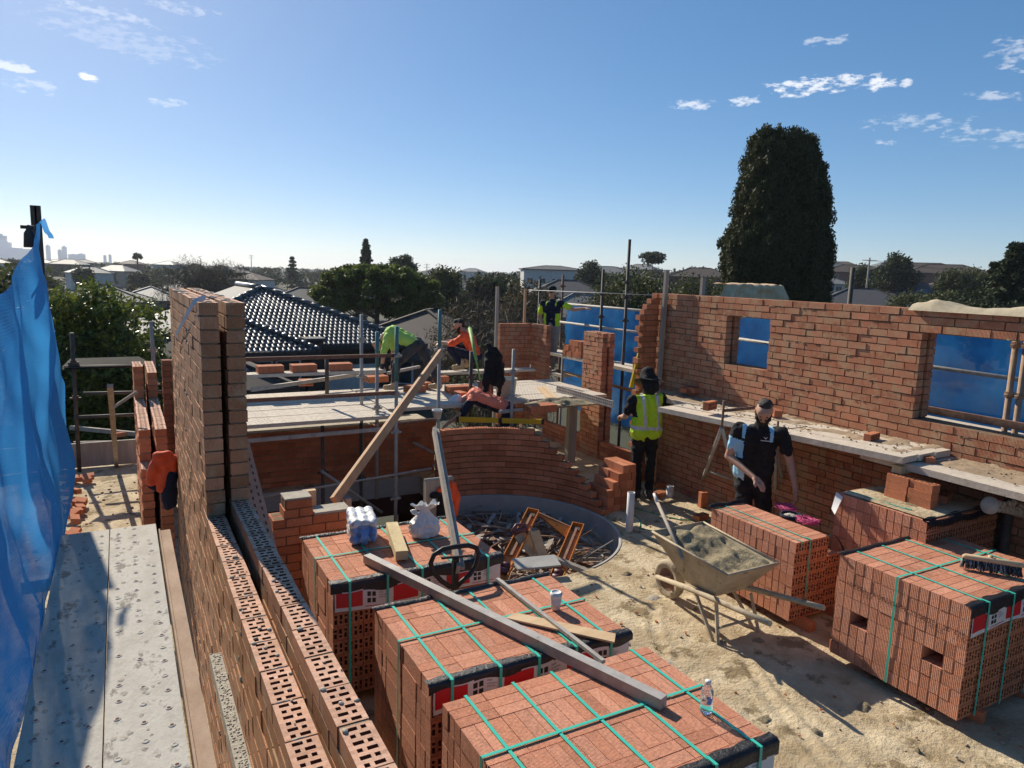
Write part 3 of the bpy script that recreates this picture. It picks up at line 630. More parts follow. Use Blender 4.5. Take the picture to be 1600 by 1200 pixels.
def wrapped(t, x0, x1, yf, z1, drop=.085, sheet=.15, seed=1, xs=None, logo=True, back=None, left=0):
    rnd = random.Random(seed); ph = rnd.uniform(0, 9)
    mb = MB(); wav = lambda x: .012*math.sin(x*9+ph)+.008*math.sin(x*23+ph*2)
    def fn(u, v):
        x = x0-.02+(x1-x0+.04)*u; b = wav(x)
        prof = [(yf+.05+abs(b)*1.2, z1+.004), (yf+.01, z1+.005+abs(b)*.1), (yf-.008-abs(b)*.2, z1-.008), (yf-.008-abs(b)*.25, z1-drop+b)]
        i = min(int(v*3), 2); f = v*3-i; a, c = prof[i], prof[i+1]; return (x, a[0]+(c[0]-a[0])*f, a[1]+(c[1]-a[1])*f)
    mb.grid(fn, 40, 9); mb.build('plastic_wrap', 'black_plastic', t)
    if back is not None:
        mb = MB(); fb = lambda u, v: (x0-.02+(x1-x0+.03)*u, back-.03+.05*v+.006*math.sin(u*22), z1+.003+.010*math.sin(v*3.1)+.004*abs(math.sin(u*17+ph)))
        mb.grid(fb, 40, 5); mb.build('plastic_wrap', 'black_plastic', t)
    X0, X1 = xs or (x0+.01, x1-.01); ys_ = yf-.009
    def fs(u, v): x = X0+(X1-X0)*u; return (x, ys_-.002*math.sin(x*13+ph)-.003*v, z1-drop+.01+wav(x)*(1-v)-sheet*v+.018*math.sin(x*5+ph)*v)
    mb = MB(); mb.grid(fs, 40, 6); sh = mb.build('label_sheet', 'white_sheet', t)
    def patch(a, b, v0, v1, mi, nm):
        m2 = MB(); m2.grid(lambda u, v: Vector(fs((a+(b-a)*u-X0)/(X1-X0), v0+(v1-v0)*v))+Vector((0, -.002, 0)), 8, 3); m2.build(nm, mi, sh)
    x = X0+.01; n = 0
    while x < X1-.3:
        patch(x, x+.2, .05, .8, 'red_print', 'red_panel')
        if logo:
            for i in range(2):
                for jx in range(2): patch(x+.235+jx*.038, x+.263+jx*.038, .15+i*.32, .38+i*.32, 'black_print', 'logo_square')
            patch(x+.325, x+.36, .15, .22, 'grey_print', 'print_line'); patch(x+.325, x+.39, .3, .35, 'grey_print', 'print_line'); patch(x+.325, x+.38, .42, .47, 'grey_print', 'print_line')
        patch(x+.22, min(x+.42, X1), .84, .88, 'red_print', 'red_line')
        x += .44; n += 1
LAY = ['s','s','s','r','s','r','s','s','s']          # 7*.0785+2*.2355 = 1.0205
def pack(name, label, x0, y0, nx, lay, nz, z0=.1, straps=4, cross=1, seed=1, group='strapped packs of bricks', wrap=True, back=True, holes=(), **kw):
    t = thing(name, label, 'brick pack', (x0, y0, 0), group); mb = MB(); y1 = pack_bricks(mb, x0, y0, z0, nx, lay, nz, holes, seed); z1 = z0+nz*.112-.0015; x1 = x0+nx*.2315
    mb.build('bricks', ['brick_pack', 'brick_core', 'hole'], t)
    for i in range(straps):
        strap_over(t, x=x0+(x1-x0)*(i+.5)/straps+jit(.02), y0=y0, y1=y1, z0=z0, z1=z1)
    for i in range(cross): strap_over(t, y=y0+(y1-y0)*((i+1)/(cross+1))+.02, x0=x0, x1=x1, z0=z0, z1=z1)
    if wrap: wrapped(t, x0, x1, y0, z1, seed=seed, back=y1 if back else None, **kw)
    return t, y1, z1
def brick_mesh():
    mb = MB(); mb.obox((-.115, -.055, 0), (.23,0,0), (0,.11,0), (0,0,.076), skip=('+c',)); cored(mb, (-.115, -.055, .076), (1,0,0), (0,1,0), (0,0,1), .23, .11, 6, .05, 0, 1)
    return mb
_bm = brick_mesh(); BRICK = _bm.build('brick', ['brick', 'hole']).data; bpy.data.objects.remove(bpy.data.objects['brick'])
def brick(label, loc, rz=0, rx=0, ry=0, group=None, mesh=None, name='brick', cat='brick'):
    o = link(name, mesh or BRICK, None, loc); o.rotation_euler = (rx, ry, rz); return tag(o, label, cat, group)
PA = pack('brick_pack', 'strapped brick pack carrying the water pack and the white plastic bag', 1.27, 4.92, 6, LAY, 8, seed=3, straps=5)
PB = pack('brick_pack', 'strapped brick pack under the coffee cup and the plywood offcut', 1.43, 3.42, 6, LAY, 8, seed=5, straps=5, drop=.05)
PC = pack('brick_pack', 'nearest strapped brick pack with the small water bottle on top', 1.42, 2.22, 6, LAY, 8, seed=8, straps=5, back=False)
PDk = pack('brick_pack', 'brick pack with fork openings and a broom head lying on top', 5.32, 2.64, 6, ['s','s','s','s','s','s','r','s','s','s','s','s'][:12], 8, seed=11, straps=4, z0=.1, holes=[(3,2),(3,3),(3,8),(3,9)])
def bearers(t_lbl, pts):
    for i, (x, y, rz, l) in enumerate(pts): brick(l, (x, y, .0), rz, rx=0, group='bearer bricks under the packs')
# bearer bricks on edge
for (px, py), l in (((1258,985),'bearer brick on end under the near corner of the stack with the line reel'), ((1522,1128),'bearer brick under the nearest corner of the pack with fork openings'), ((1590,1090),'bearer brick in shade at the right side of the pack with fork openings'), ((1300,962),'bearer brick behind another under the stack with the line reel'), ((1322,1030),'bearer brick under the far left corner of the pack with fork openings')):
    c = P(px, py, z=.03); o = brick(l, (c.x+.02, c.y+.08, .056), R(92)+jit(.1), rx=R(90), group='bearer bricks under the packs')
def stamp(t, txt, p, size, eu, ev):
    cu = bpy.data.curves.new('stamp', 'FONT'); cu.body = txt; cu.size = size; cu.resolution_u = 2; tmp = bpy.data.objects.new('tmp', cu); COL.objects.link(tmp)
    me = bpy.data.meshes.new_from_object(tmp.evaluated_get(bpy.context.evaluated_depsgraph_get())); bpy.data.objects.remove(tmp)
    me.materials.clear(); me.materials.append(M['stamp']); o = link('stamp', me, t)
    eu, ev = Vector(eu), Vector(ev); en = eu.cross(ev); m = Matrix((eu, ev, en)).transposed()
    for v in me.vertices: v.co = m @ v.co + (Vector(p)-wloc(t))
    return o
for tx_, yy_, zz_ in (('FEZZER', 3.64, .755), ('ROBERSON', 3.40, .755), ('25/08/25', 3.08, .745), ('20', 2.82, .745), ('655', 2.74, .745)): stamp(PDk[0], tx_, (5.312, yy_, zz_), .056, (0,-1,0), (0,0,1))
# stack E: opened pack, two columns and a lower third
t = thing('brick_pack', 'opened brick stack with the string line reel and pink cord on top', 'brick pack', (5.44, 4.28, 0)); mb = MB()
lay = ['s']*14
pack_bricks(mb, 5.44, 4.28, .1, 2, lay, 7, seed=21); pack_bricks(mb, 5.91, 4.32, .1, 1, lay[:12], 5, seed=22)
mb.build('bricks', ['brick_pack', 'brick_core', 'hole'], t)
E_Z = .1+7*.112; strap_over(t, x=5.62, y0=4.28, y1=5.38, z0=.3, z1=E_Z, w=.012); strap_over(t, x=5.5, y0=4.28, y1=5.38, z0=.8, z1=E_Z, w=.006)
mb = MB(); mb.grid(lambda u, v: (5.42+.5*u, 5.36+.06*v, E_Z+.004+.03*math.sin(3.1*v)+.01*math.sin(9*u)), 10, 4); mb.build('plastic_wrap', 'black_plastic', t)
mb = MB(); mb.grid(lambda u, v: (5.86+.34*u, 4.26+.03*v, E_Z+.03*math.sin(u*2.6)-.32*u*u), 10, 3); mb.build('plastic_wrap', 'black_plastic', t)
# stack F under the platform
FX, FY, FZ = 6.28, 3.58, 1.20
t = thing('brick_pack', 'dusty brick pack under the plank platform with a torn label at its corner', 'brick pack', (FX, FY, 0)); mb = MB()
pack_bricks(mb, FX, FY, FZ-10*.112, 5, ['s','s','s','s','s','s','s','s','s','s','s','s'], 10, seed=31); mb.build('bricks', ['brick_pack', 'brick_core', 'hole'], t)
mb = MB(); mb.grid(sand_fn(FX+.03, FX+1.1, FY+.03, FY+.9), 30, 30); sd_ = mb.build('sand_layer', 'sand', t); 
for v in sd_.data.vertices: v.co.z += FZ+.001-.004
mb = MB(); mb.grid(lambda u, v: (FX-.02+1.2*u, FY-.02-.01*math.sin(v*3)+.06*(v<.3), FZ+.012-.075*v+.01*math.sin(u*19)), 30, 5); mb.build('plastic_wrap', 'black_plastic', t)
mb = MB(); mb.grid(lambda u, v: (FX-.02-.05*v-.05*u*v, FY+.93+.02*u-.1*u, FZ+.01-.17*v-.03*u), 8, 8); mb.build('label_sheet', 'white_sheet', t)
strap_over(t, x=FX+.12, y0=FY+.25, y1=FY+.9, z0=FZ-.01, z1=FZ+.012, w=.012)
for k in range(3):
    for i in range(2 if k < 2 else 2):
        c = P(1412, 782, z=FZ+.02); brick('brick in the small three high pile supporting the plank platform', (c.x+.04+jit(.01), c.y-.1+.24*i-.06, FZ+.012+k*.078), R(88)+jit(.05), group='bricks piled under the plank platform')
c = P(1408, 738, z=FZ+.25); mb = MB(); mb.box(c.x-.08, c.x+.4, c.y-.05, c.y+.05, FZ+.25, FZ+.325); tag(mb.build('timber_block', 'timber_yellow', loc=c), 'short yellowish timber block wedged between brick pile and platform', 'timber block')
c = P(1470, 785, z=FZ); brick('single dark brick lying in shade on the dusty pack under the platform', (c.x+.03, c.y, FZ+.012), R(20))
# stepped stack beside the vest man
t = thing('brick_stack', 'stepped stack of loose red bricks beside the man in the lime vest', 'brick stack', (6.1, 7.9, 0)); mb = MB(); rnd = random.Random(5)
sx, sy = 5.86, 7.75
for k in range(6):
    w0 = [0, 0, 0, .08, .16, .24][k]
    for i in range(4):
        for j_ in range(2):
            x = sx+w0+i*.112
            if x+.11 > sx+.47: continue
            o = Vector((x+rnd.uniform(-.004,.004), sy+j_*.235+rnd.uniform(-.004,.004), k*.112))
            if k == 5 and i > 1: continue
            mb.obox(o, (.108,0,0), (0,.23,0), (0,0,.11))
    if k < 5:
        o = Vector((sx+.47, sy, k*.112)); mb.obox(o, (0,.23,0), (-.076,0,0), (0,0,.11), skip=('-b',)); cored(mb, o, (0,1,0), (0,0,1), (1,0,0), .23, .11, 6, .04, 1, 2)
mb.build('bricks', ['brick', 'brick_core', 'hole'], t)
# ================================================================ steel planks
def plank_mesh(L_, W_, rows, rim=True, matl='steel_plank', pitch=.11):
    mb = MB(); mb.box(0, L_, 0, W_, -.05, 0, mi=0)
    if rim:
        for i in range(int(L_/pitch)):
            for j in range(rows):
                c = Vector((pitch*(i+.5)+(pitch/2 if j % 2 else 0), W_*(j+.5)/rows, 0))
                if c.x > L_-.03 or random.random() < .22: continue
                c = c+Vector((jit(.004), jit(.004), 0))
                mb.lathe(c, [(.0125, .0004), (.010, .0024), (.0075, .003), (.0062, .0015)], 10); mb.lathe(c, [(.0062, .0014), (.0004, .0012)], 10, mi=1 if random.random() < .6 else 0)
    return mb
for i, (x, l) in enumerate(((-.345, 'worn steel scaffold plank along the blue netting, half in its shadow'), (-.108, 'worn sunlit steel scaffold plank next to the tall brick wall'))):
    mb = plank_mesh(5.0, .232, 3, matl='steel_plank'); mb.v = [(x+.232-v_[1], -.5+v_[0], 1.77+v_[2]) for v_ in mb.v]
    if i == 0: pass
    o = mb.build('scaffold_plank', ['steel_plank', 'hole'], loc=(x, 0, 1.77)); tag(o, l, 'plank', 'steel planks by the camera')
    for q in range(70):
        rnd = random.Random(i*100+q); yy, xx = rnd.uniform(.3, 4.4), x+rnd.uniform(.02, .21); r_ = rnd.uniform(.003, .013)
        sp_ = MB() if q == 0 else sp_; i0 = len(sp_.v); sp_.v.append((xx, yy, 1.7735)); n_ = 16
        for k in range(n_): a = 6.283*k/n_; w_ = r_*rnd.uniform(.75, 1.1); sp_.v.append((xx+math.cos(a)*w_, yy+math.sin(a)*w_*1.5, 1.7704))
        for k in range(n_): sp_.f.append((i0, i0+1+k, i0+1+(k+1) % n_)); sp_.m.append(0); sp_.sm.append(True)
    so_ = sp_.build('mortar_splashes', ['mortar_grey', 'mortar_wet'], o); so_['kind'] = 'stuff'
M['rust_tan'] = noisy('rust_tan', (.30,.19,.12), (.42,.29,.2), 9, .9, .4, stretch=(1,.4,1))
mb = MB(); mb.box(.135, .195, -.6, 4.42, 1.69, 1.752); mb.box(.135, .143, -.6, 4.42, 1.752, 1.763); tag(mb.build('ledger_strip', 'rust_tan', loc=(.165, 2, 1.735)), 'rusty tan steel strip running along the right side of the steel planks', 'steel strip')
mb = MB(); mb.box(-.5, .18, 4.1, 4.16, 1.62, 1.685); tag(mb.build('transom', 'galv', loc=(0, 4.3, 1.65)), 'scaffold transom carrying the far end of the two steel planks', 'scaffold tube')
mb = MB()
for i in range(900): y = random.uniform(.4, 3.3); r = random.uniform(.002, .006); mb.ball((.31+jit(.02), y, 1.52), r, 5, sq=(1, 1.4, .6))
mb.box(.285, .335, .2, 3.3, 1.46, 1.52)
tag(mb.build('mortar_ledge', 'mortar_grey', loc=(.3, 2, .95)), 'ledge of dropped pale mortar along the foot of the tall wall', 'mortar')
# centre platform : seven planks deep, two bays and the end bay
PZ = 1.26
mbp = plank_mesh(2.36, .226, 4, True, pitch=.09); PLK = mbp.build('scaffold_plank', ['plank_dirty', 'hole'])
bays = [(1.0, 'left'), (3.4, 'middle'), (5.8, 'right')]; first = True; words = ['front', 'second', 'third', 'fourth', 'fifth', 'sixth', 'seventh', 'eighth', 'ninth', 'tenth', 'rear']
for bx, bn in bays:
    for r_ in range(10):
        y = 9.45+r_*.236; L0 = bx
        if bn != 'left' and r_ < 2: continue
        o = PLK if first else PLK.copy()
        if not first: COL.objects.link(o)
        first = False; o.location = (L0+jit(.01), y, PZ+jit(.004)); o.rotation_euler = (jit(.006), jit(.002), jit(.004))
        if bn == 'right': o.scale = (.66, 1, 1)
        tag(o, f'dusty steel plank, {words[r_]} row of the {bn} bay of the working platform', 'plank', 'steel planks of the working platform')
o = PLK.copy(); COL.objects.link(o); o.location = (1.2, 11.35, 1.64); o.scale = (1.12, 1.2, 1); tag(o, 'raised plank behind the platform carrying three rows of bricks', 'plank')
o = PLK.copy(); COL.objects.link(o); o.location = (5.0, 12.2, 1.42); o.scale = (.95, 1.2, 1); tag(o, 'raised plank on which the crouching man in orange sits', 'plank')
# right platform
def thick_plank(label, x0, y0, x1, y1, wid, z, th=.065, z1=None):
    mb = MB(); a = Vector((x1-x0, y1-y0, (z if z1 is None else z1)-z)); n_ = Vector((a.y, -a.x, 0)).normalized()*wid; mb.obox((x0, y0, z-th), a, n_, (0,0,th)); tag(mb.build('timber_plank', 'timber_grey' if 0 else 'plank_dirty', loc=(x0, y0, z)), label, 'plank', 'planks of the right hand platform')
for i in range(3):
    thick_plank(f'mortar strewn plank, {["front","middle","wall side"][i]} one of the far span on the right platform', 6.64+i*.275, 4.1, (6.40, 6.70, 7.0)[i], (7.45, 7.5, 8.6)[i], .27, 1.63, .065, (1.545, 1.545, 1.52)[i])
    thick_plank(f'mortar strewn plank, {["front","middle","wall side"][i]} one of the near span on the right platform', 6.74+i*.255, 1.2, 6.74+i*.255, 4.62, .25, 1.55)
mb = MB()
def mess(x0, x1, y0, y1, z, n):
    def fn(u, v):
        x, y = x0+(x1-x0)*u, y0+(y1-y0)*v; e = min(u*6, 1, v*20, (1-v)*20); return (x, y, z-(.026*(y-4.1) if z == 1.62 else 0)-.006+max(0, (.016+.06*max(0, noise.noise((x*4, y*3, 2))+.1)+.02*noise.noise((x*19, y*17, 7))))*max(0, e)*(.4+.6*u))
    mb.grid(fn, 22, n)
mess(6.72, 7.49, 4.15, 7.45, 1.62, 120); mess(7.06, 7.49, 7.3, 8.55, 1.543, 40); mess(6.98, 7.49, 1.5, 4.08, 1.553, 70)
for i in range(220):
    y = random.uniform(2, 7.4); x = random.uniform(6.75, 7.46) if y > 4.2 else random.uniform(6.95, 7.46); r = random.uniform(.004, .013); mb.ball((x, y, (1.635-.026*(y-4.1) if y > 4.15 else 1.56)+r*.3), r, 6, sq=(1.2, 1, .7))
tag(mb.build('mortar_spill', 'mortar', loc=(7, 5, 1.6)), kind='stuff')
for (px, py, z, rz, l) in ((1105,637,1.64,.3,'single cored brick on edge on the right platform near its far end'), (1068,612,1.62,.9,'broken brick lying at the far end of the right platform'), (1080,612,1.62,1.6,'cored brick on the far end of the right platform against the wall'), (1356,688,1.60,.2,'brick standing at the front edge of the right platform'), (1482,708,1.56,.6,'broken brick piece where the two plank spans overlap'), (1450,722,1.55,.9,'brick chip on the lower plank span below the overlap'), (1209,648,1.61,1.2,'tan brick behind the head of the man in the polo shirt')):
    c = P(px, py, z=z); o = brick(l, (c.x, c.y, z+.03 if 'edge' in l else z-.005), rz, rx=R(90) if 'edge' in l else 0); 
    if 'edge' in l: o.location.z = z+.035
    if 'broken' in l or 'chip' in l: o.scale = (.5, .8, .8)
# bundles of bricks on the platform (ten bricks set face to face on edge)
def bundle(label, loc, rz, n=6, group='brick bundles on the platform'):
    mb = MB()
    for i in range(n):
        o = Vector((i*.0775-(n-1)*.0388-.038, -.115+jit(.004), 0)); last = i == 0
        mb.obox(o, (.0755,0,0), (0,.23,0), (0,0,.11), skip=('-a',) if last else ())
        if last: cored(mb, o, (0,1,0), (0,0,1), (-1,0,0), .23, .11, 6, .04, 0, 1)
    o = mb.build('brick_bundle', ['brick', 'hole']); o.location = loc; o.rotation_euler = (0,0,rz); return tag(o, label, 'brick bundle', group)
c = P(850, 645, z=PZ+.01); bundle('bundle of bricks on edge at the right end of the platform', (c.x, c.y+.12, PZ+.006), R(3))
for px, l in ((422,'left bundle of the three on the raised rear plank'), (474,'middle bundle of the three on the raised rear plank'), (530,'right bundle of the three on the raised rear plank')):
    c = P(px, 583, y=11.5); bundle(l, (c.x, 11.5, 1.646), R(jit(1.5)), 5)
for (px, py, n, rz, l) in ((478,602,2,1.5,'two cored bricks standing under the long metal batten'), (588,596,5,.1,'row of bricks by the front boot of the bending man'), (648,612,4,.2,'loose bricks behind the brown timber prop'), (662,606,2,.4,'brick pair between the boots of the bending man'), (688,596,3,.1,'bricks behind the grey pole by the crouching man'), (718,612,6,0,'long low row of bricks behind the man leaning over'), (718,622,2,.2,'brick pair just behind the leaning man back')):
    c = P(px, py, z=PZ+.01); bundle(l, (c.x, c.y, PZ+.006), rz, n)
# ================================================================ scaffolds
def collar(mb, p, r=.045):
    p = Vector(p); mb.lathe(p, [(.026, -.03), (r, -.025), (r, .0), (.026, .005)], 10); 
    for a in (0, 1.57, 3.14, 4.71): mb.obox(p+Vector((math.cos(a)*.03-.012, math.sin(a)*.03-.012, -.03)), (.024,0,0), (0,.024,0), (0,0,.06))
    mb.beam(p+Vector((-.075,0,-.012)), p+Vector((.075,0,-.012)), .03, .03)
def standard(t, p0, p1, collars=(), matl='galv', r=.0245, top=None):
    mb = MB(); mb.tube([p0, p1], r, 10); o = mb.build('standard', matl, t)
    p0, p1 = Vector(p0), Vector(p1)
    for z in collars:
        m2 = MB(); collar(m2, p0.lerp(p1, (z-p0.z)/(p1.z-p0.z))); m2.build('coupler', matl, o)
    if top:
        m2 = MB(); q = p1-(p1-p0).normalized()*top[0]; m2.tube([q, p1+Vector((0,0,.004))], r+.002, 10); m2.build('sleeve', top[1], o)
    return o
def ledger(t, p0, p1, matl='rust', r=.024, flat=False):
    mb = MB()
    if flat: mb.beam(p0, p1, .03, .05)
    else: mb.tube([p0, p1], r, 8)
    return mb.build('ledger', matl, t)
t = thing('scaffold', 'galvanised scaffold with brown rails in front of and through the dusty working platform', 'scaffold', (3, 9.3, 0))
standard(t, (3.3, 9.3, -1.9), (3.3, 9.3, 2.52), (1.06, 1.6, 2.13, .1), top=(.75, 'teal_paint'))
standard(t, (3.96, 9.36, -1.9), (3.96, 9.36, 2.75), (2.2, .5), top=(.7, 'teal_paint'))
standard(t, (5.2, 9.42, 0), (5.2, 9.42, 2.16), (1.42, 1.82))
c = P(565, 632, z=PZ); standard(t, (c.x, c.y, 0), (c.x, c.y, 2.62), (1.7, 2.25))
c = P(589, 646, z=PZ); standard(t, (c.x, c.y, 0), (c.x, c.y, 2.42), (1.35,), top=(.5, 'teal_paint'))
c = P(735, 615, z=PZ); standard(t, (c.x, c.y, 0), (c.x, c.y, 1.98), (1.55,), 'dark_steel', r=.03)
standard(t, (2.95, 9.8, -1.9), (2.95, 9.8, 1.1), (.3,), 'dark_steel'); standard(t, (2.35, 9.6, -1.9), (2.35, 9.6, 1.15), (.5,), 'dark_steel')
ledger(t, (1.0, 9.3, 2.13), (3.3, 9.3, 2.13), 'rust', flat=True); ledger(t, (1.0, 9.3, 1.61), (3.3, 9.3, 1.61), 'rust', flat=True)
ledger(t, (1.0, 9.34, 1.08), (3.1, 9.34, 1.10), 'galv', flat=True); ledger(t, (3.3, 9.33, 1.16), (4.0, 9.4, 1.17), 'rust'); ledger(t, (1.2, 9.0, .42), (3.8, 9.2, .5), 'galv', .016)
ledger(t, (5.0, 9.44, 1.2), (7.2, 9.6, 1.2), 'galv', .03); ledger(t, (2.3, 9.5, .55), (3.2, 9.6, -.2), 'galv', .022); ledger(t, (3.9, 10.2, .65), (4.7, 9.9, .2), 'galv', .022)
q = P(503, 587, y=10.9); ledger(t, (2.62, 10.4, 2.0), (2.62, 10.4, 1.4), 'dark_steel', .03)
# long metal batten lying across the bricks, its far end by the boots
mb = MB(); mb.beam(P(393, 609, z=1.42), P(600, 579, z=1.5), .05, .06); tag(mb.build('metal_batten', 'galv', loc=P(393, 609, z=1.42)), 'long pale metal batten propped on bricks across the working platform', 'batten')
mb = MB(); mb.beam(P(606, 583, z=1.5), P(655, 573, z=1.5), .05, .05); tag(mb.build('metal_batten', 'galv', loc=P(630, 578, z=1.5)), 'short metal batten behind the legs of the bending man', 'batten')
mb = MB(); a, b = P(842, 605, z=PZ+.02), P(872, 634, z=PZ+.02); mb.beam(a, b, .09, .02); mb.beam(a+Vector((.12,.05,0)), b+Vector((.12,.05,.0)), .07, .03); tag(mb.build('timber_batten', 'timber_x', loc=a), 'two pale timber battens lying beside the mortar heap on the platform', 'batten')
mb = MB(); c = P(905, 632, z=PZ+.05)+Vector((-.1,.42,0)); mb.grid(lambda u, v: (c.x-.55+1.1*u, c.y-.25+.5*v, PZ+.004+.13*max(0, math.sin(3.14*u)*math.sin(3.14*v))*(.6+.6*noise.noise((u*5, v*4, 0)))), 30, 16); tag(mb.build('mortar_heap', 'mortar_wet', loc=c), 'flat heap of wet mortar spread on the right end of the platform', 'mortar')
mb = MB(); a, b = P(870, 607, z=PZ+.06), P(958, 632, z=PZ+.06); mb.beam(a, b, .02, .11)
d_ = (b-a).normalized(); n_ = d_.cross(Vector((0,0,1)))
for i in range(int((b-a).length/.05)):
    for j in range(2): p_ = a+d_*(.03+i*.05)+Vector((0,0,-.02+.045*j))+n_*.0105; mb.obox(p_, d_*.025, Vector((0,0,.022)), n_*.001, mi=1)
tag(mb.build('perforated_edge', ['galv', 'core'] if 0 else ['galv', 'hole'], loc=a), 'perforated steel edge strip standing at the far right edge of the platform', 'steel strip')
# outer scaffold on the far side of the right wall
t = thing('scaffold', 'dark scaffold poles and rails behind the openings of the long brick wall', 'scaffold', (8.6, 9, -3.2))
def at_top(px, py, x): return P(px, py, x=x)
for (pxt, pyt, x, cz) in ((943, 421, 8.45, (2.95, 2.5)), (984, 374, 8.25, (3.2, 2.93, 2.5)), (880, 430, 8.9, (3.05,)), (844, 437, 8.5, (2.95,)), (1333, 418, 8.6, (2.9,))):
    c = at_top(pxt, pyt, x); standard(t, (c.x, c.y, -3.2), (c.x, c.y, c.z), cz, 'rust' if pxt == 880 else 'dark_steel', r=.03)
for px_ in (1580, 1597): c = P(px_, 600, x=8.1); standard(t, (8.1, c.y-.02, -3.2), (8.12, c.y+.02, 2.9), (2.2, 2.72), 'rust_tan', r=.03)
ledger(t, (8.7, 14.2, 2.66), (8.7, 8.9, 2.68), 'galv', .026); ledger(t, (8.5, 14.0, 2.27), (8.5, 9.0, 2.28), 'galv', .026)
ledger(t, (8.5, 9, 2.4), (8.5, 2.5, 2.3), 'galv', .024); ledger(t, (8.5, 9, 1.3), (8.5, 2.5, 1.62), 'galv', .03); ledger(t, (8.2, 12.9, 1.26), (8.2, 9.6, 1.22), 'timber', .03)
standard(t, (7.95, 12.3, -3.2), (7.95, 12.3, 1.6), (), 'timber_grey')
for i, (x, y0, y1, z, l) in enumerate(((8.0, 9.2, 13.6, 1.66, 'outer scaffold plank holding the brick stacks, inner one'), (8.25, 9.2, 13.6, 1.66, 'outer scaffold plank holding the brick stacks, outer one'), (8.0, 2.2, 6.4, 1.80, 'outer scaffold plank seen through the wide opening'), (8.0, 12.4, 14.2, 1.24, 'lower plank on which the man in the cap stands'))):
    mb = MB(); mb.box(x, x+.235, y0, y1, z-.06, z); tag(mb.build('scaffold_plank', 'plank_dirty', loc=(x, y0, z)), l, 'plank', 'planks of the outer scaffold')
mb = MB(); mb.box(8.02, 8.06, 2.4, 6.4, 1.86, 1.94); tag(mb.build('toe_board', 'rust', loc=(8.02, 4, 1.9)), 'rusty brown toe board seen through the wide wall opening', 'board')
for (y0, n, h, l) in ((11.72, 6, 2, 'stack of cored bricks on the outer scaffold beside the man in the cap'), (11.15, 3, 1, 'small brick row on the outer scaffold right of the free pier'), (9.4, 6, 2, 'tall brick stack on the outer scaffold beside the toothed stub')):
    mb = MB(); rnd = random.Random(int(y0*10))
    for k in range(h+1):
        for i in range(n-(k == h)*2):
            o = Vector((8.0+rnd.uniform(-.01,.01), y0+i*.112, 1.662+k*.112 if h > 1 or k < 1 else 1.662)); 
            if h == 1 and k == 1: continue
            mb.obox(o, (.23,0,0), (0,.108,0), (0,0,.11))
            if i == 0: cored(mb, o+Vector((-.002,0,0)), (0,1,0), (0,0,1), (-1,0,0), .108, .11, 3, .03, 0, 1)
    tag(mb.build('brick_stack', ['brick', 'hole'], loc=(8, y0, 1.66)), l, 'brick stack')
def netting(name, label, x, y0, y1, z0, z1, seed=0, matl='mesh_blue_far', amp=.06):
    mb = MB()
    def fn(u, v):
        y, z = y0+(y1-y0)*u, z0+(z1-z0)*v
        return (x+amp*noise.noise((y*1.4, z*2.2, seed))+amp*.5*noise.noise((y*4+z*2, z*6, seed+3))+amp*.6*math.sin(v*3.14), y, z-.04*math.sin(u*math.pi*4)**2*v)
    mb.grid(fn, 70, 24); return tag(mb.build(name, matl, loc=(x, y0, z0)), label, 'netting')
netting('shade_netting', 'blue shade netting tied to the outer scaffold behind the free pier', 9.2, 8.6, 14.2, .2, 2.66, 1)
netting('shade_netting', 'blue shade netting seen through the window and the wide opening', 9.0, -1.0, 8.5, .2, 2.95, 4)
# the big netting on the left
mb = MB()
def itp(tb, q):
    for (a, b), (c, d) in zip(tb, tb[1:]):
        if q <= c: return b+(d-b)*max(0, (q-a)/(c-a))
    return tb[-1][1]
ztop = lambda y: itp([(.3,3.02),(3.77,3.13),(4.09,3.16),(4.57,3.23),(5.23,3.36),(5.7,3.49),(6.2,3.55)], y)
yfar = lambda z: itp([(1.58,5.4),(1.64,6.3),(1.8,6.62),(2.3,6.68),(2.5,6.5),(2.9,6.3),(3.2,6.22),(3.55,6.1)], z)
def netfn(u, v):
    zb = 1.74-.14*max(0, u-.7)/.3; ye = yfar(1.58+1.97*v); y = .3+(ye-.3)*u; z = zb+(ztop(y)-zb)*v
    x = -.46+.11*(1-v)**3
    f = .075*math.sin(y*4.6+1.6*v+1.2*math.sin(v*2.4))*(.3+v*.4)+.05*noise.noise((y*1.5-z*1.2, z*.8, 0))+.022*noise.noise((y*4+z*4, z*2.0, 4))+.03*math.sin(max(0, u-.8)*30)*(1-v)+.020*math.sin(y*11+1.6*math.sin(z*1.7)+z*.8)*(1-.75*v)+.010*math.sin(y*23-z*1.5)*(1-v)
    return (x+f*(1-max(0, v-.85)*4.5)*(1-max(0, .12-v)*6), y, z)
mb.grid(netfn, 110, 70); tag(mb.build('shade_netting', 'mesh_blue', loc=(-.45, 3, 1.8)), 'large bright blue shade netting hanging beside the steel planks', 'netting')
mb = MB(); a = P(61, 347, x=-.46); mb.grid(lambda u, v: a+Vector((.03*v+.05*u, .02*v, -.11*u+.03*v*(1-u)+.01*math.sin(u*9))), 8, 2); tag(mb.build('netting_tie', 'mesh_blue', loc=a), 'loose torn blue tail at the top of the netting', 'tie')
t = thing('netting_post', 'dark steel post with clamp holding up the blue netting', 'post', (-.45, 5.72, -3.2))
c = P(54, 321, x=-.53); mb = MB(); mb.beam((c.x-.01, c.y, -3.2), c+Vector((-.01,0,0)), .022, .04); mb.beam((c.x+.018, c.y, -3.2), c+Vector((.018,0,0)), .022, .04); mb.build('post', 'dark_steel', t)
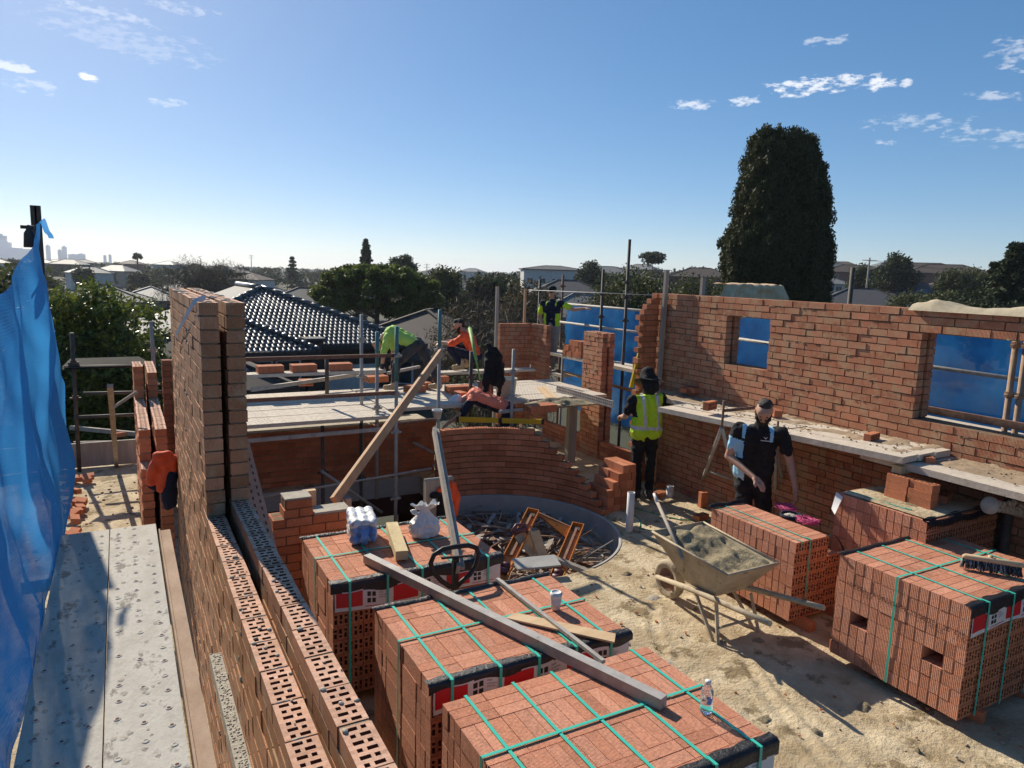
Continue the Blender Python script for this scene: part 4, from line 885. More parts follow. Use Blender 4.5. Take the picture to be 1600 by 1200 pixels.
mb = MB(); q = P(46, 372, x=-.5); mb.lathe(q+Vector((0,0,-.06)), [(.005,-.0),(.036,.0),(.03,.09),(.014,.12),(.014,.14),(.005,.145)], 10); mb.tube([q+Vector((-.045,0,.07)), q+Vector((.03,0,.07))], .012, 8); mb.build('clamp', 'dark_steel', t)
# left rear scaffold
t = thing('scaffold', 'dark scaffold bay with a sloping fan board in front of the leafy tree', 'scaffold', (-1, 12.6, 0))
for (pt, pb, m_, cz) in (((112,520),(119,652),'dark_steel',()), ((236,502),(246,640),'timber_grey',())):
    a = P(*pt, y=12.7); b = P(*pb, y=12.7); standard(t, (b.x, 12.7, -.0), (a.x, 12.7, a.z), (a.z-.45, a.z-1.0), m_, .03)
for (a, b, m_) in (((100,574),(240,571),'dark_steel'), ((130,615),(262,612),'dark_steel'), ((118,652),(262,646),'dark_steel')): ledger(t, P(*a, y=12.65), P(*b, y=12.65), m_, .028)
mb = MB(); q = [P(96,574,y=12.6), P(110,560,y=12.95), P(217,557,y=12.95), P(240,570,y=12.6)]; mb.face(q); mb.face([p_-Vector((0,0,.03)) for p_ in q][::-1]); M['fan'] = noisy('fan_board', (.012,.012,.013), (.03,.028,.026), 5, .85, .3, spec=.15); mb.build('fan_board', 'fan', t)
mb = MB(); mb.box(-2.0, .3, 12.9, 12.95, 0.03, .42); tag(mb.build('timber_board', 'timber_grey', loc=(-1, 12.9, 0)), 'grey board on edge along the slab edge below the leafy tree', 'board')
mb = MB(); a, b = P(172, 603, y=8.6), P(182, 728, z=.01); mb.beam(a, b, .06, .04); a2 = P(178, 636, y=8.9); mb.beam(a2, P(214, 612, y=8.9), .03, .03); tag(mb.build('timber_prop', 'timber_grey', loc=b), 'thin timber prop with a brace standing on the sandy strip', 'post')
mb = MB(); mb.beam(P(110, 668, z=.05), P(212, 678, z=.05), .06, .08); tag(mb.build('timber_batten', 'timber_grey', loc=P(110, 668, z=.05)), 'pale batten lying across the far end of the sandy strip', 'batten')
mb = MB(); mb.beam(P(115, 692, z=.04), P(212, 690, z=.04), .05, .05); tag(mb.build('timber_batten', 'timber_grey', loc=P(115, 692, z=.04)), 'thin dark batten lying nearer on the sandy strip', 'batten')
mb = MB()
for i in range(4): a = P(184, 706+i*5, z=.03+.0*i); mb.beam(a, P(214, 705+i*5-(8 if i == 0 else 0), z=.03), .05, .04)
tag(mb.build('timber_offcuts', 'timber_grey', loc=P(190, 712, z=.03)), 'small bundle of grey timber offcuts against the stepped wall', 'timber')
rnd = random.Random(3)
for i in range(26):
    mb = MB()
    c = P(rnd.uniform(108, 136), rnd.uniform(745, 870), z=.05); a = rnd.uniform(0, 3); mb.obox(c, Vector((math.cos(a), math.sin(a), .1))*rnd.uniform(.08,.2), Vector((-math.sin(a), math.cos(a), .2))*.1, (0,0,.07)); tag(mb.build('broken_brick', 'brick', loc=c), 'broken brick in the heap beside the netting bottom', 'brick', 'broken bricks in the heap beside the netting')
c = P(185, 683, z=0); brick('lone brick lying on the far part of the sandy strip', (c.x, c.y, .01), .5)
# timber props
post('timber_prop', 'long brown timber prop leaning diagonally up to the scaffold pole', P(522, 783, y=6.9), P(690, 550, y=9.15), .095, .05, 'timber', 'timber prop')
mb = MB(); mb.box(1.46, 1.58, 6.72, 6.78, -.3, 1.16); tag(mb.build('timber_post', 'timber_x', loc=(1.5, 6.75, 0)), 'short upright timber post beside the foot of the brown prop', 'post')
mb = MB(); c = P(540, 780, y=6.9); mb.box(c.x, c.x+.06, 6.9, 7.0, -.3, c.z); tag(mb.build('timber_post', 'timber_grey', loc=(c.x, 6.9, 0)), 'stubby timber peg at the right end of the return wall', 'post')
a, b = P(678, 672, y=6.6), P(716, 890, y=4.62); mb = MB(); mb.beam(a, b, .075, .03, (1,0,0)); mb.beam(a+Vector((.03,.01,-.0)), b+Vector((.03,.01,0)), .03, .05, (1,0,0)); tag(mb.build('timber_prop', 'timber_grey', loc=b), 'weathered grey timber length leaning behind the black pallet truck handle', 'timber prop')
# yellow levels, green tool
mb = MB(); a, b = P(713, 655, z=1.07), P(850, 659, z=1.07); mb.beam(a, b, .03, .075); mb.beam(a, a+(b-a)*.03, .034, .08, mi=1); mb.beam(b-(b-a)*.03, b, .034, .08, mi=1); c = a.lerp(b, .5); mb.beam(c-(b-a)*.02, c+(b-a)*.02, .034, .082, mi=1); tag(mb.build('spirit_level', ['yellow', 'black_rubber'], loc=a), 'yellow spirit level lying on top of the curved wall', 'spirit level')
mb = MB(); mb.beam(P(986, 606, x=7.05), P(1001, 545, x=7.22), .07, .03, (0,1,0)); tag(mb.build('spirit_level', 'yellow', loc=P(986, 606, x=7.05)), 'tall yellow level leaning up behind the black hat', 'spirit level')
mb = MB(); a, b = P(734, 513, y=11.9), P(753, 606, y=11.0); mb.tube([b, b.lerp(a, .45), b.lerp(a, .46), a], [.014, .016, .028, .036], 8); mb.ball(a, .04, 8, sq=(.7, .7, 1)); tag(mb.build('long_tool_handle', 'lime_paint', loc=b), 'green painted long handled tool leaning beside the crouching man', 'tool')
# buckets
def bucket(label, c, r0, r1, h, matl, group=None, fill=None):
    t = thing('bucket', label, 'bucket', c, group); mb = MB(); mb.lathe(c, [(.001, 0), (r0, 0), (r1, h), (r1+.008, h), (r1+.008, h-.03), (r1-.004, h-.03)], 20); mb.lathe(c, [(r1-.004, h), (r0-.004, .01)], 20); mb.build('body', matl, t)
    mb = MB(); mb.lathe(Vector(c)+Vector((0,0,h*.75)), [(.001,0), (r1*.93, .0)], 16); mb.build('contents', 'mortar_wet', t)
    mb = MB(); pts = [Vector(c)+Vector((math.cos(a)*(r1+.01), math.sin(a)*.03-.02, h-.02-abs(math.sin(a))*.12)) for a in [math.pi*i/10 for i in range(11)]]; mb.tube(pts, .004, 6); mb.build('handle', 'dark_steel', t)
c = P(790, 620, z=PZ); bucket('large cement stained bucket under the hanging black jacket', (c.x, c.y, PZ), .15, .18, .32, 'bucket')
c = P(757, 619, z=PZ); bucket('dark maroon bucket next to the stained bucket on the platform', (c.x, c.y, PZ), .1, .12, .26, 'maroon')
c = P(683, 654, z=PZ); bucket('small white bucket by the grey pole at the platform edge', (c.x, c.y+.0, PZ), .05, .065, .13, 'white_plastic')
# jackets
c = P(768, 627, z=PZ)
def at2(px, py, y): return P(px, py, y=y)
t = thing('jacket_stand', 'rusty upright steel stake under the black jacket', 'stake', (c.x, c.y, PZ)); mb = MB(); mb.tube([(c.x, c.y, PZ), (c.x, c.y, PZ+.8)], .028, 8); collar(mb, (c.x, c.y, PZ+.3), .04); mb.build('stake', 'rust', t)
yy = c.y; J = lambda px, py, d=0: P(px, py, y=yy+d)
blob('hanging_jacket', [(J(766,545),.045,J(776,550),.06),(J(766,556),.09,J(765,590),.1),(J(776,556),.085,J(784,594),.06),(J(762,565),.06,J(757,612),.05),(J(782,585),.05,J(779,634),.02),(J(772,552),.07,J(774,594),.1),(J(763,540),.035,J(768,552),.05),(J(785,570),.035,J(785,600),.035)], 'fab_black', .013, lump=.04, lump_s=11)
tag(bpy.data.objects['hanging_jacket'], 'black hooded jacket draped over a stake on the platform', 'jacket')
yy = 7.5; t = thing('hanging_jacket', 'orange and navy work jacket hung on the stepped wall end at left', 'jacket', J(255, 740))
blob('orange_panel', [(J(246,715),.05,J(262,712),.05),(J(243,722),.05,J(238,752),.055),(J(258,725),.07,J(252,760),.06),(J(268,720),.06,J(270,745),.05),(J(245,735),.06,J(252,762),.035)], 'fab_orange', .012, t, lump=.025, lump_s=11)
blob('navy_panel', [(J(266,742),.07,J(262,780),.065),(J(268,750),.05,J(270,785),.05),(J(238,757),.045,J(245,762),.04),(J(262,760),.07,J(262,788),.05)], 'fab_navy', .012, t, lump=.02, lump_s=9)
yy = 7.4; t = thing('hanging_jacket', 'orange and black jacket hung behind the grey timber by the plastic bag', 'jacket', J(700, 790))
blob('orange_panel', [(J(707,757),.045,J(712,775),.06),(J(713,775),.06,J(713,803),.03),(J(703,768),.05,J(700,778),.06),(J(688,766),.035,J(700,768),.05)], 'fab_orange', .012, t, lump=.02, lump_s=11)
blob('black_panel', [(J(692,782),.07,J(690,812),.06),(J(676,774),.04,J(690,772),.04),(J(700,785),.05,J(700,815),.05)], 'fab_black', .012, t, lump=.02, lump_s=9)
mb = MB(); mb.box(J(680,0).x if 0 else 3.0, 3.35, 7.42, 7.5, -.6, .9); 
tag(mb.build('timber_post', 'timber_grey', loc=(3.2, 7.45, 0)), 'timber trestle leg on which the second orange jacket hangs', 'post')
# ================================================================ things on the packs
TZ = .1+8*.112
mb = MB(); a, b = P(573, 872, z=TZ+.035), P(1037, 1098, z=TZ+.035); mb.beam(a, b, .065, .065); tag(mb.build('steel_bar', 'rhs', loc=a), 'long square grey steel bar lying across three brick packs', 'steel bar')
mb = MB(); a, b = P(777, 905, z=TZ+.02), P(943, 1034, z=TZ+.03); mb.beam(a, b, .028, .022); tag(mb.build('aluminium_batten', 'white_plastic' if 0 else 'galv', loc=a), 'thin pale batten lying beside the coffee cup', 'batten')
mb = MB(); q = [P(790, 965, z=TZ+.012), P(806, 957, z=TZ+.012), P(962, 990, z=TZ+.03), P(960, 1003, z=TZ+.03)]; mb.face(q); mb.face([p_-Vector((0,0,.012)) for p_ in q][::-1])
for i in range(4): A, B = q[i], q[(i+1) % 4]; mb.face([A, A-Vector((0,0,.012)), B-Vector((0,0,.012)), B])
tag(mb.build('plywood_offcut', 'timber_x', loc=q[0]), 'thin tapering plywood offcut lying under the pale batten', 'plywood')
t = thing('coffee_cup', 'white takeaway coffee cup with a lid on a brick pack', 'coffee cup', P(868, 952, z=TZ)); c = P(868, 951, z=TZ+.005)
mb = MB(); mb.lathe(c, [(.001,0),(.03,0),(.041,.105)], 24); mb.build('cup', 'white_plastic', t); mb = MB(); mb.lathe(c, [(.043,.1),(.044,.112),(.038,.116),(.036,.124),(.03,.124),(.028,.118),(.001,.118)], 24); mb.build('lid', 'white_sheet', t)
mb = MB(); mb.lathe(c, [(.0345,.035),(.0385,.075)], 24); mb.v = [((x-c.x)*1.02+c.x, (y-c.y)*1.02+c.y, z) for x, y, z in mb.v]; mb.build('sleeve', 'white_sheet', t)
M['pet'] = plain('clear_plastic', (.85,.92,.97), .06, trans=.92, ior=1.25); M['pet_label'] = plain('bottle_label', (.16,.3,.62), .4); M['water'] = plain('water', (.8,.9,.97), .02, trans=1, ior=1.33)
t = thing('water_bottle', 'small clear water bottle with a blue label on the nearest pack', 'water bottle', P(1103, 1112, z=TZ)); c = P(1103, 1112, z=TZ+.004)
prof = [(.001,0),(.03,0),(.033,.008),(.033,.05),(.031,.055),(.033,.06),(.033,.115),(.03,.13),(.018,.15),(.0135,.158),(.0135,.166)]
mb = MB(); mb.lathe(c, prof, 24); mb.build('bottle', 'pet', t); mb = MB(); mb.lathe(c, [(.001,.164),(.0155,.164),(.0155,.18),(.001,.181)], 16); mb.build('cap', 'white_plastic', t)
mb = MB(); mb.lathe(c, [(.0336,.062),(.0336,.108)], 24); lb = mb.build('label_band', 'pet', t); mb = MB()
for (a0, z0, r_) in ((4.15, .098, .012), (4.45, .085, .014), (4.3, .072, .015)):
    def bl(u, v, a0=a0, z0=z0, r_=r_): q = 6.283*u; a_ = a0+math.cos(q)*r_*v/.034; return (c.x+.0342*math.cos(a_), c.y+.0342*math.sin(a_), c.z+z0+math.sin(q)*r_*v*.8)
    mb.grid(bl, 12, 2)
mb.build('label_mark', 'pet_label', lb)
# water pack
wc = P(568, 848, z=TZ); ax = Vector((.18, .98, 0)).normalized(); bx = Vector((ax.y, -ax.x, 0))
t = thing('water_pack', 'blue and white shrink wrapped pack of water bottles lying on its side', 'water pack', wc); caps = []
for i in range(3):
    for j in range(3):
        o = wc+bx*(-.075+.075*i)+Vector((0,0,.045+.068*j)); caps.append((o-ax*.03, .043, o+ax*.30, .043, 10))
blob('shrink_wrap', caps, 'white_sheet', .009, t, smooth=14, lump=.016, lump_s=16, mats=['pet_label'], regions=lambda q: 1 if ((q-wc).dot(ax) < -.022 and abs((q-wc).length-.14) < .05) or (int((q-wc).dot(ax)*28+noise.noise(q*30)*2.2) % 4 == 0 and noise.noise(q*12) > 0) else 0)
mb = MB(); mb.grid(lambda u, v: wc-ax*(.06+.02*math.sin(v*3))+bx*(-.07+.14*u)+Vector((0,0,.075+.05*math.sin(v*6.28))) if 0 else wc-ax*(.068+.035*math.sin(v*3.14))+bx*(-.03+.06*u)+Vector((0,0,.01+.13*v)), 6, 8); mb.build('carry_strip', 'pet_label', t)
mb = MB(); a, b = P(612, 822, z=TZ+.05), P(628, 868, z=TZ+.05); mb.beam(a, b, .10, .075); tag(mb.build('timber_block', 'timber_yellow', loc=a), 'short thick pale timber block beside the water pack', 'timber block')
bc = P(663, 836, z=TZ+.003); mb = MB()
def bagfn(u, v):
    a = 6.2832*u; rp = itp([(0,.085),(.06,.11),(.25,.125),(.45,.115),(.62,.075),(.74,.042),(.82,.036),(.92,.055),(1.0,.07)], v); z = itp([(0,0),(.06,.004),(1,.285)], v)
    q = Vector((math.cos(a)*1.6, math.sin(a)*1.6, v*3.2)); cr = 1-2*abs(noise.noise(q*1.3+Vector((3,1,2)))); f = 1+.17*(cr-.5)+.10*(1-2*abs(noise.noise(q*3.1)))*(.4+v)+.10*math.cos(4*a)*-.35*(1-v)
    if v > .8: f *= 1+.9*math.cos(a*2+.6)*(v-.8)*3
    return bc+Vector((math.cos(a)*rp*f*1.05, math.sin(a)*rp*f*.8, z+(.05*noise.noise(Vector((a*2, v*4, 5)))*(v if v > .85 else .25*v) if v > .1 else 0)))
mb.grid(bagfn, 72, 48, smooth=False); h0 = bc+Vector((-.05,0,.2)); mb.tube([bc+Vector((-.03,0,.18)), h0, h0+Vector((-.06,0,.015)), h0+Vector((-.07,.01,.03)), h0+Vector((-.02,.01,.03))], [.02,.018,.012,.012,.016], 8)
t_ = mb.build('plastic_bag', 'white_plastic', loc=bc); tag(t_, 'crumpled white plastic shopping bag standing on a brick pack', 'plastic bag')
m_, t2, p_, n_, l_ = nodes('bag_plastic'); p_.inputs['Base Color'].default_value = (.75,.75,.74,1); p_.inputs['Roughness'].default_value = .3; p_.inputs['Subsurface Weight'].default_value = .3; p_.inputs['Subsurface Radius'].default_value = (.03,.03,.03); M['bag'] = m_; t_.data.materials[0] = m_
# line reel and pink cord on stack E
c = P(1236, 808, z=E_Z); t = thing('line_reel', 'dark blue string line reel ring on the opened brick stack', 'line reel', c); mb = MB(); mb.lathe(c, [(.095,0),(.11,0),(.11,.035),(.095,.035),(.095,0)], 28); mb.build('ring', 'fab_navy', t)
mb = MB()
for i in range(14): a = i*.45; mb.tube([c+Vector((math.cos(a)*.09, math.sin(a)*.09, .01)), c+Vector((jit(.03), jit(.03), .03)), c+Vector((math.cos(a+2.6)*.09, math.sin(a+2.6)*.09, .012))], .004, 5)
mb.build('string', 'bucket', t)
M['pink'] = plain('pink_cord', (.55,.07,.2), .7); mb = MB(); rnd = random.Random(4)
for k, (qx, qy) in enumerate(((1228,797),(1262,818))):
    c = P(qx, qy, z=E_Z)
    for i in range(26):
        pts = []; a = rnd.uniform(0, 6); 
        for s_ in range(6): a += rnd.uniform(.6, 1.4); rr_ = rnd.uniform(.03, .11); pts.append(c+Vector((math.cos(a)*rr_*.9, math.sin(a)*rr_*1.3, .006+rnd.uniform(0, .05))))
        mb.tube(pts, .0035, 5)
tag(mb.build('pink_cord', 'pink', loc=c), 'tangle of pink builder cord beside the line reel', 'cord')
# broom head on pack D
a, b = P(1503, 873, z=TZ+.075), P(1596, 888, z=TZ+.075); t = thing('broom_head', 'broom head with grey bristles resting on the pack with fork openings', 'broom', a); d_ = (b-a).normalized(); n_ = Vector((d_.y, -d_.x, 0))
if n_.y > 0: n_ = -n_
mb = MB(); mb.tube([a+Vector((0,0,.02)), a+d_*.02+Vector((0,0,.025)), b+Vector((0,0,.025)), b+d_*.02+Vector((0,0,.02))], [.012,.024,.024,.012], 10); m_ = a.lerp(b, .48); mb.tube([m_+Vector((0,0,.02)), m_+Vector((0,0,.06))-n_*.02], .018, 8); mb.build('stock', 'timber_x', t)
mb = MB(); rnd = random.Random(9); Ln = (b-a).length
for i in range(420): p0 = a+d_*rnd.uniform(0, Ln)+n_*rnd.uniform(-.018,.018)+Vector((0,0,.012)); p1 = p0+n_*rnd.uniform(.0,.05)+d_*rnd.uniform(-.02,.02)-Vector((0,0,rnd.uniform(.06,.078))); mb.tube([p0, p1], .0035, 4, mi=rnd.choice((0,0,1)))
mb.build('bristles', ['fab_grey', 'grey_print'], t)
# pallet truck handle behind pack A
hc = P(712, 912, y=4.72); k = .0; t = thing('pallet_truck', 'black pallet truck with a loop handle between two brick packs', 'pallet truck', (hc.x, 4.75, 0))
def HP(px, py): return P(px, py, y=4.66)
lp = [(704,917),(690,908),(676,893),(673,880),(678,867),(692,858),(712,854),(732,852),(744,856),(748,866),(744,882),(734,898),(722,908),(714,916)]
mb = MB(); mb.tube([HP(*q) for q in lp], .019, 10); mb.build('handle_loop', 'black_rubber', t)
mb = MB(); mb.beam(HP(712, 872), HP(710, 925), .045, .035, (0,1,0)); mb.beam(HP(710, 925), HP(708, 925)+Vector((0,.02,-.75)), .05, .05, (0,1,0)); mb.beam(HP(690, 872), HP(738, 868), .016, .016, (0,1,0)); mb.build('stem', 'black_rubber', t)
mb = MB(); c = Vector((hc.x, 4.7, 0)); mb.box(c.x-.1, c.x+.1, 4.58, 4.82, .06, .3); 
for s_ in (-.06, .06): mb.lathe((c.x+s_, 4.7, .09), [(.001,-.025),(.085,-.025),(.085,.025),(.001,.025)], 14, (1,0,0))
mb.build('steering_unit', 'dark_steel', t)
# orange pallet truck forks tipped up in the stairwell
t = thing('pallet_truck', 'tipped orange pallet truck with both forks showing in the stairwell', 'pallet truck', (4.2, 6.9, -.5))
def fork(tp, bp, l_):
    tp, bp = Vector(tp), Vector(bp); d_ = (bp-tp).normalized(); sd_ = Vector((1, -.1, 0)); sd_ = (sd_-d_*sd_.dot(d_)).normalized(); n_ = sd_.cross(d_); n_ = n_ if n_.y < 0 else -n_; w_ = .155; L_ = (bp-tp).length
    mb = MB(); o = tp-sd_*w_/2
    mb.obox(o, d_*L_, sd_*w_, -n_*.008); mb.obox(o, d_*L_, sd_*.01, n_*.05); mb.obox(o+sd_*(w_-.01), d_*L_, sd_*.01, n_*.05); mb.obox(o+sd_*.01, d_*.012, sd_*(w_-.02), n_*.05)
    f = mb.build('fork', 'orange_paint', t)
    m2 = MB(); m2.obox(o+sd_*.035+d_*.07+n_*.002, d_*.08, sd_*.085, n_*.02); m2.build('bracket', 'dark_steel', f)
    m2 = MB(); m2.beam(tp+d_*.12+n_*.02, tp+d_*(L_*.72)+n_*.02, .03, .014); m2.build('push_rod', 'rust', f)
    for q in (L_-.09, L_-.2):
        m2 = MB(); m2.lathe(tp+d_*q+n_*.025, [(.001,-.045),(.04,-.045),(.04,.045),(.001,.045)], 14, sd_); m2.build('roller', 'maroon', f)
    return sd_, n_, d_
T1, B1 = P(833, 800, y=7.55), P(782, 902, y=6.45); T2, B2 = P(903, 822, y=7.35), P(866, 912, y=6.3)
fork(T1, B1, 'l'); sd_, n_, d_ = fork(T2, B2, 'r')
mb = MB(); a = T1+d_*.03+Vector((.075,0,0)); b = T2+d_*.03-Vector((.075,0,0)); q = [a, b, b+d_*.28-Vector((.03,0,0)), a+d_*.2+Vector((.12,0,0)), a+d_*.1]; mb.face(q); mb.face([p_-n_*.02 for p_ in q][::-1]); mb.build('body_plate', 'orange_paint', t)
mb = MB(); mb.beam(a-n_*.01, b-n_*.01, .05, .03); mb.build('torsion_bar', 'rust', t)
mb = MB(); c0 = P(812, 828, y=7.1); mb.tube([c0+Vector((-.12,-.02,-.0)), c0+Vector((-.05,0,.07)), c0+Vector((.05,0,.06)), c0+Vector((.1,0,-.02)), c0+Vector((.17,0,-.17)), c0+Vector((.12,-.05,-.3)), c0+Vector((-.06,-.1,-.26))], .02, 8); mb.tube([c0+Vector((-.1,-.03,.0)), c0+Vector((.08,-.02,.01))], .035, 8); mb.build('cable_hose', 'maroon', t)
# debris in the stairwell
mb = MB(); mb.lathe((CC.x, CC.y, -.32), [(.001, 0), (CR-.03, .0)], 40); o = mb.build('stairwell_deck', 'rust_tan', loc=(CC.x, CC.y, -.62)); tag(o, kind='structure')
mb = MB(); rnd = random.Random(12)
for i in range(760):
    r_ = CR*.97*math.sqrt(rnd.random()); a = rnd.uniform(0, 6.28); c = CC+Vector((math.cos(a)*r_, math.sin(a)*r_, -.3+rnd.uniform(0, .28)*(1.1-r_/2))); l_ = rnd.uniform(.1, .5); e = rnd.uniform(0, 3.14); d_ = Vector((math.cos(e), math.sin(e), rnd.uniform(-.2,.2)))*l_
    q = c+d_
    if math.hypot(q.x-CC.x, q.y-CC.y) > CR-.08 or math.hypot(c.x-CC.x, c.y-CC.y) > CR-.08: continue
    if i % 3: mb.tube([c, c.lerp(q, .5)+Vector((0,0,rnd.uniform(0,.04))), q], rnd.choice((.005, .008, .012)), 5, mi=rnd.choice((0, 1, 1, 2)))
    else: mb.beam(c, q, rnd.uniform(.03,.07), .015, mi=rnd.choice((2, 0, 3)))
tag(mb.build('site_debris', ['rust', 'rust_tan', 'timber_grey', 'concrete'], loc=(CC.x, CC.y, -.6)), kind='stuff')
def slabby(label, px, py, y, l_, w_, th, rz, ry, matl, cat='offcut'):
    c = P(px, py, y=y); mb = MB(); m = Matrix.Rotation(rz, 3, 'Z') @ Matrix.Rotation(ry, 3, 'X'); mb.obox(c-m @ Vector((l_/2, w_/2, 0)), m @ Vector((l_,0,0)), m @ Vector((0,w_,0)), m @ Vector((0,0,th))); return tag(mb.build('offcut', matl, loc=c), label, cat)
slabby('upright pale timber offcut between the orange forks', 839, 850, 6.9, .14, .3, .04, .2, 1.0, 'timber_x'); slabby('plywood scrap behind the upright offcut in the stairwell', 828, 848, 7.0, .35, .3, .012, .5, .7, 'timber_x'); slabby('grey cement board scrap lying between the forks', 838, 880, 6.4, .5, .22, .02, -.2, .15, 'concrete'); slabby('dark timber length leaning at the right edge of the stairwell', 908, 893, 6.4, .08, .7, .05, .9, .3, 'timber_grey')
mb = MB(); mb.tube([P(915, 870, y=6.8), P(958, 844, z=.02)], .006, 6); tag(mb.build('steel_rod', 'galv', loc=P(958, 844, z=.02)), 'thin steel rod leaning on the stairwell rim at right', 'rod')
mb = MB(); mb.tube([P(908, 838, y=7.3), P(932, 824, y=7.4)], .006, 6); tag(mb.build('steel_rod', 'rust', loc=P(908, 838, y=7.3)), 'short rusty rod sticking up by the rim behind the right fork', 'rod')
# pvc pipes
for (px, py, h, r, l) in ((983, 829, .54, .05, 'tall grey white drain pipe stub standing up from the sand'), (1046, 778, .21, .055, 'short grey drain pipe stub near the feet of the vest man')):
    c = P(px, py, z=0); mb = MB(); mb.lathe((c.x, c.y, -.02), [(r, 0), (r, h), (r-.006, h), (r-.006, .02)], 20); tag(mb.build('drain_pipe', 'pvc', loc=(c.x, c.y, 0)), l, 'pipe')
mb = MB(); mb.tube([P(945, 790, z=.02), P(975, 793, z=.03), P(1000, 812, z=.02), P(1000, 826, z=.02), P(1045, 835, z=.02), P(1080, 826, z=.02), P(1105, 815, z=.02)], .011, 8); mb.tube([P(955, 782, z=.02), P(1010, 800, z=.02), P(1060, 812, z=.02), P(1110, 815, z=.02)], .011, 8); M['hose'] = plain('hose_green', (.02,.22,.1), .4); tag(mb.build('garden_hose', 'hose', loc=P(1000, 812, z=.02)), 'green hose snaking over the sand behind the wheelbarrow', 'hose')
for (px, py, l, rz) in ((1030,772,'orange brick by the short pipe stub',.3), (1100,790,'brick standing at the foot of the trestle',1.4), (1112,775,'broken brick lying behind the trestle foot',.7), (1030,758,'half brick in the shade near the vest man',.1), (1140,800,'brick beside the polo man feet',.9), (1095,808,'brick lying flat near the stack with the line reel',.2)):
    c = P(px, py, z=.05); st_ = 'standing' in l; o = brick(l, (c.x, c.y, .012 if not st_ else .13), rz, ry=R(90) if st_ else 0, group='loose bricks on the floor')
# ================================================================ wheelbarrow
wb = Vector((4.88, 4.72, 0)); t = thing('wheelbarrow', 'cement crusted wheelbarrow full of wet mortar', 'wheelbarrow', wb)
rim = [(-.33,-.47,.74),(.31,-.47,.74),(.37,.57,.78),(-.31,.57,.78)]; bot = [(-.2,-.2,.40),(.2,-.2,.40),(.17,.2,.38),(-.17,.2,.38)]
rim = [wb+Vector(q) for q in rim]; bot = [wb+Vector(q) for q in bot]; mb = MB()
for s_ in (0, 1):
    off = Vector((0,0,-.006)) if s_ else Vector((0,0,0)); cen = sum(rim, Vector())/4
    R_ = [q+(cen-q).normalized()*(.012*s_)*-1 if s_ else q for q in rim]; B_ = [q+off for q in bot]
    for i in range(4):
        f = [R_[i], R_[(i+1) % 4], B_[(i+1) % 4], B_[i]]; mb.face(f if s_ else f[::-1])
    mb.face(B_ if s_ else B_[::-1])
for i in range(4): mb.tube([rim[i], rim[(i+1) % 4]], .011, 8)
mb.build('tray', 'crust', t)
def mfn(u, v):
    a = rim[0].lerp(rim[1], u); b = rim[3].lerp(rim[2], u); p_ = a.lerp(b, v); e = min(u, 1-u, v, 1-v)
    cen = sum(rim, Vector())/4; q = p_.lerp(cen, .06); h = -.035+.10*max(0, v-.1)*min(1, e*5)+.05*noise.noise((u*4, v*5, 1))+.025*noise.noise((u*13, v*13, 2))-.09*math.exp(-((u-.25)**2+(v-.55)**2)*14); return q+Vector((0,0,h))
mb = MB(); mb.grid(mfn, 40, 50); mb.build('mortar_load', 'mortar_wet', t)
for s_ in (-1, 1):
    mb = MB(); x = .21; a = wb+Vector((s_*.08, .72, .2)); m_ = wb+Vector((s_*.22, 0, .37)); e = wb+Vector((s_*.33-.02, -.98, .53)); mb.tube([a, m_, m_.lerp(e, .55), e], [.022, .03, .026, .024], 10); mb.build('handle', 'crust', t)
    mb = MB(); f = wb+Vector((s_*.22, -.26, .37)); g = wb+Vector((s_*.26, -.36, .012)); h = wb+Vector((s_*.22, .02, .37)); mb.beam(f, g, .03, .02); mb.beam(h, g+Vector((0,.06,0)), .03, .02); mb.beam(g+Vector((0,-.05,0)), g+Vector((0,.1,0)), .03, .015); mb.build('leg', 'crust', t)
mb = MB(); mb.beam(wb+Vector((-.25,-.33,.16)), wb+Vector((.25,-.33,.16)), .02, .015); mb.beam(wb+Vector((-.24,-.3,.3)), wb+Vector((.25,-.35,.05)), .015, .012); mb.build('brace', 'crust', t)
wc_ = wb+Vector((0, .62, .2)); mb = MB(); mb.lathe(wc_, [(.12,-.03),(.16,-.045),(.19,-.04),(.205,0),(.19,.04),(.16,.045),(.12,.03)], 28, (1,0,0)); wh = mb.build('wheel', 'crust', t)
mb = MB(); mb.lathe(wc_, [(.12,-.028),(.05,-.01),(.02,-.06),(.02,.06),(.05,.01),(.12,.028)], 20, (1,0,0)); mb.build('rim', 'rust', wh)
# shovel standing in the load
a, b = P(1062, 862, z=.74), P(1024, 778, y=5.75); t = thing('shovel', 'cement stained shovel with a pale handle stuck in the wheelbarrow', 'shovel', a); a2 = a+(a-b).normalized()*.12
mb = MB(); mb.tube([a2, b], .018, 10); mb.build('shaft', 'timber_grey', t); mb = MB(); d_ = (b-a).normalized(); s2 = d_.cross(Vector((0,1,0))).normalized(); mb.tube([b-d_*.12, b-d_*.05+s2*.04, b+s2*.05, b-s2*.05, b-d_*.05-s2*.04, b-d_*.12], .016, 8); mb.build('grip', 'pvc', t)
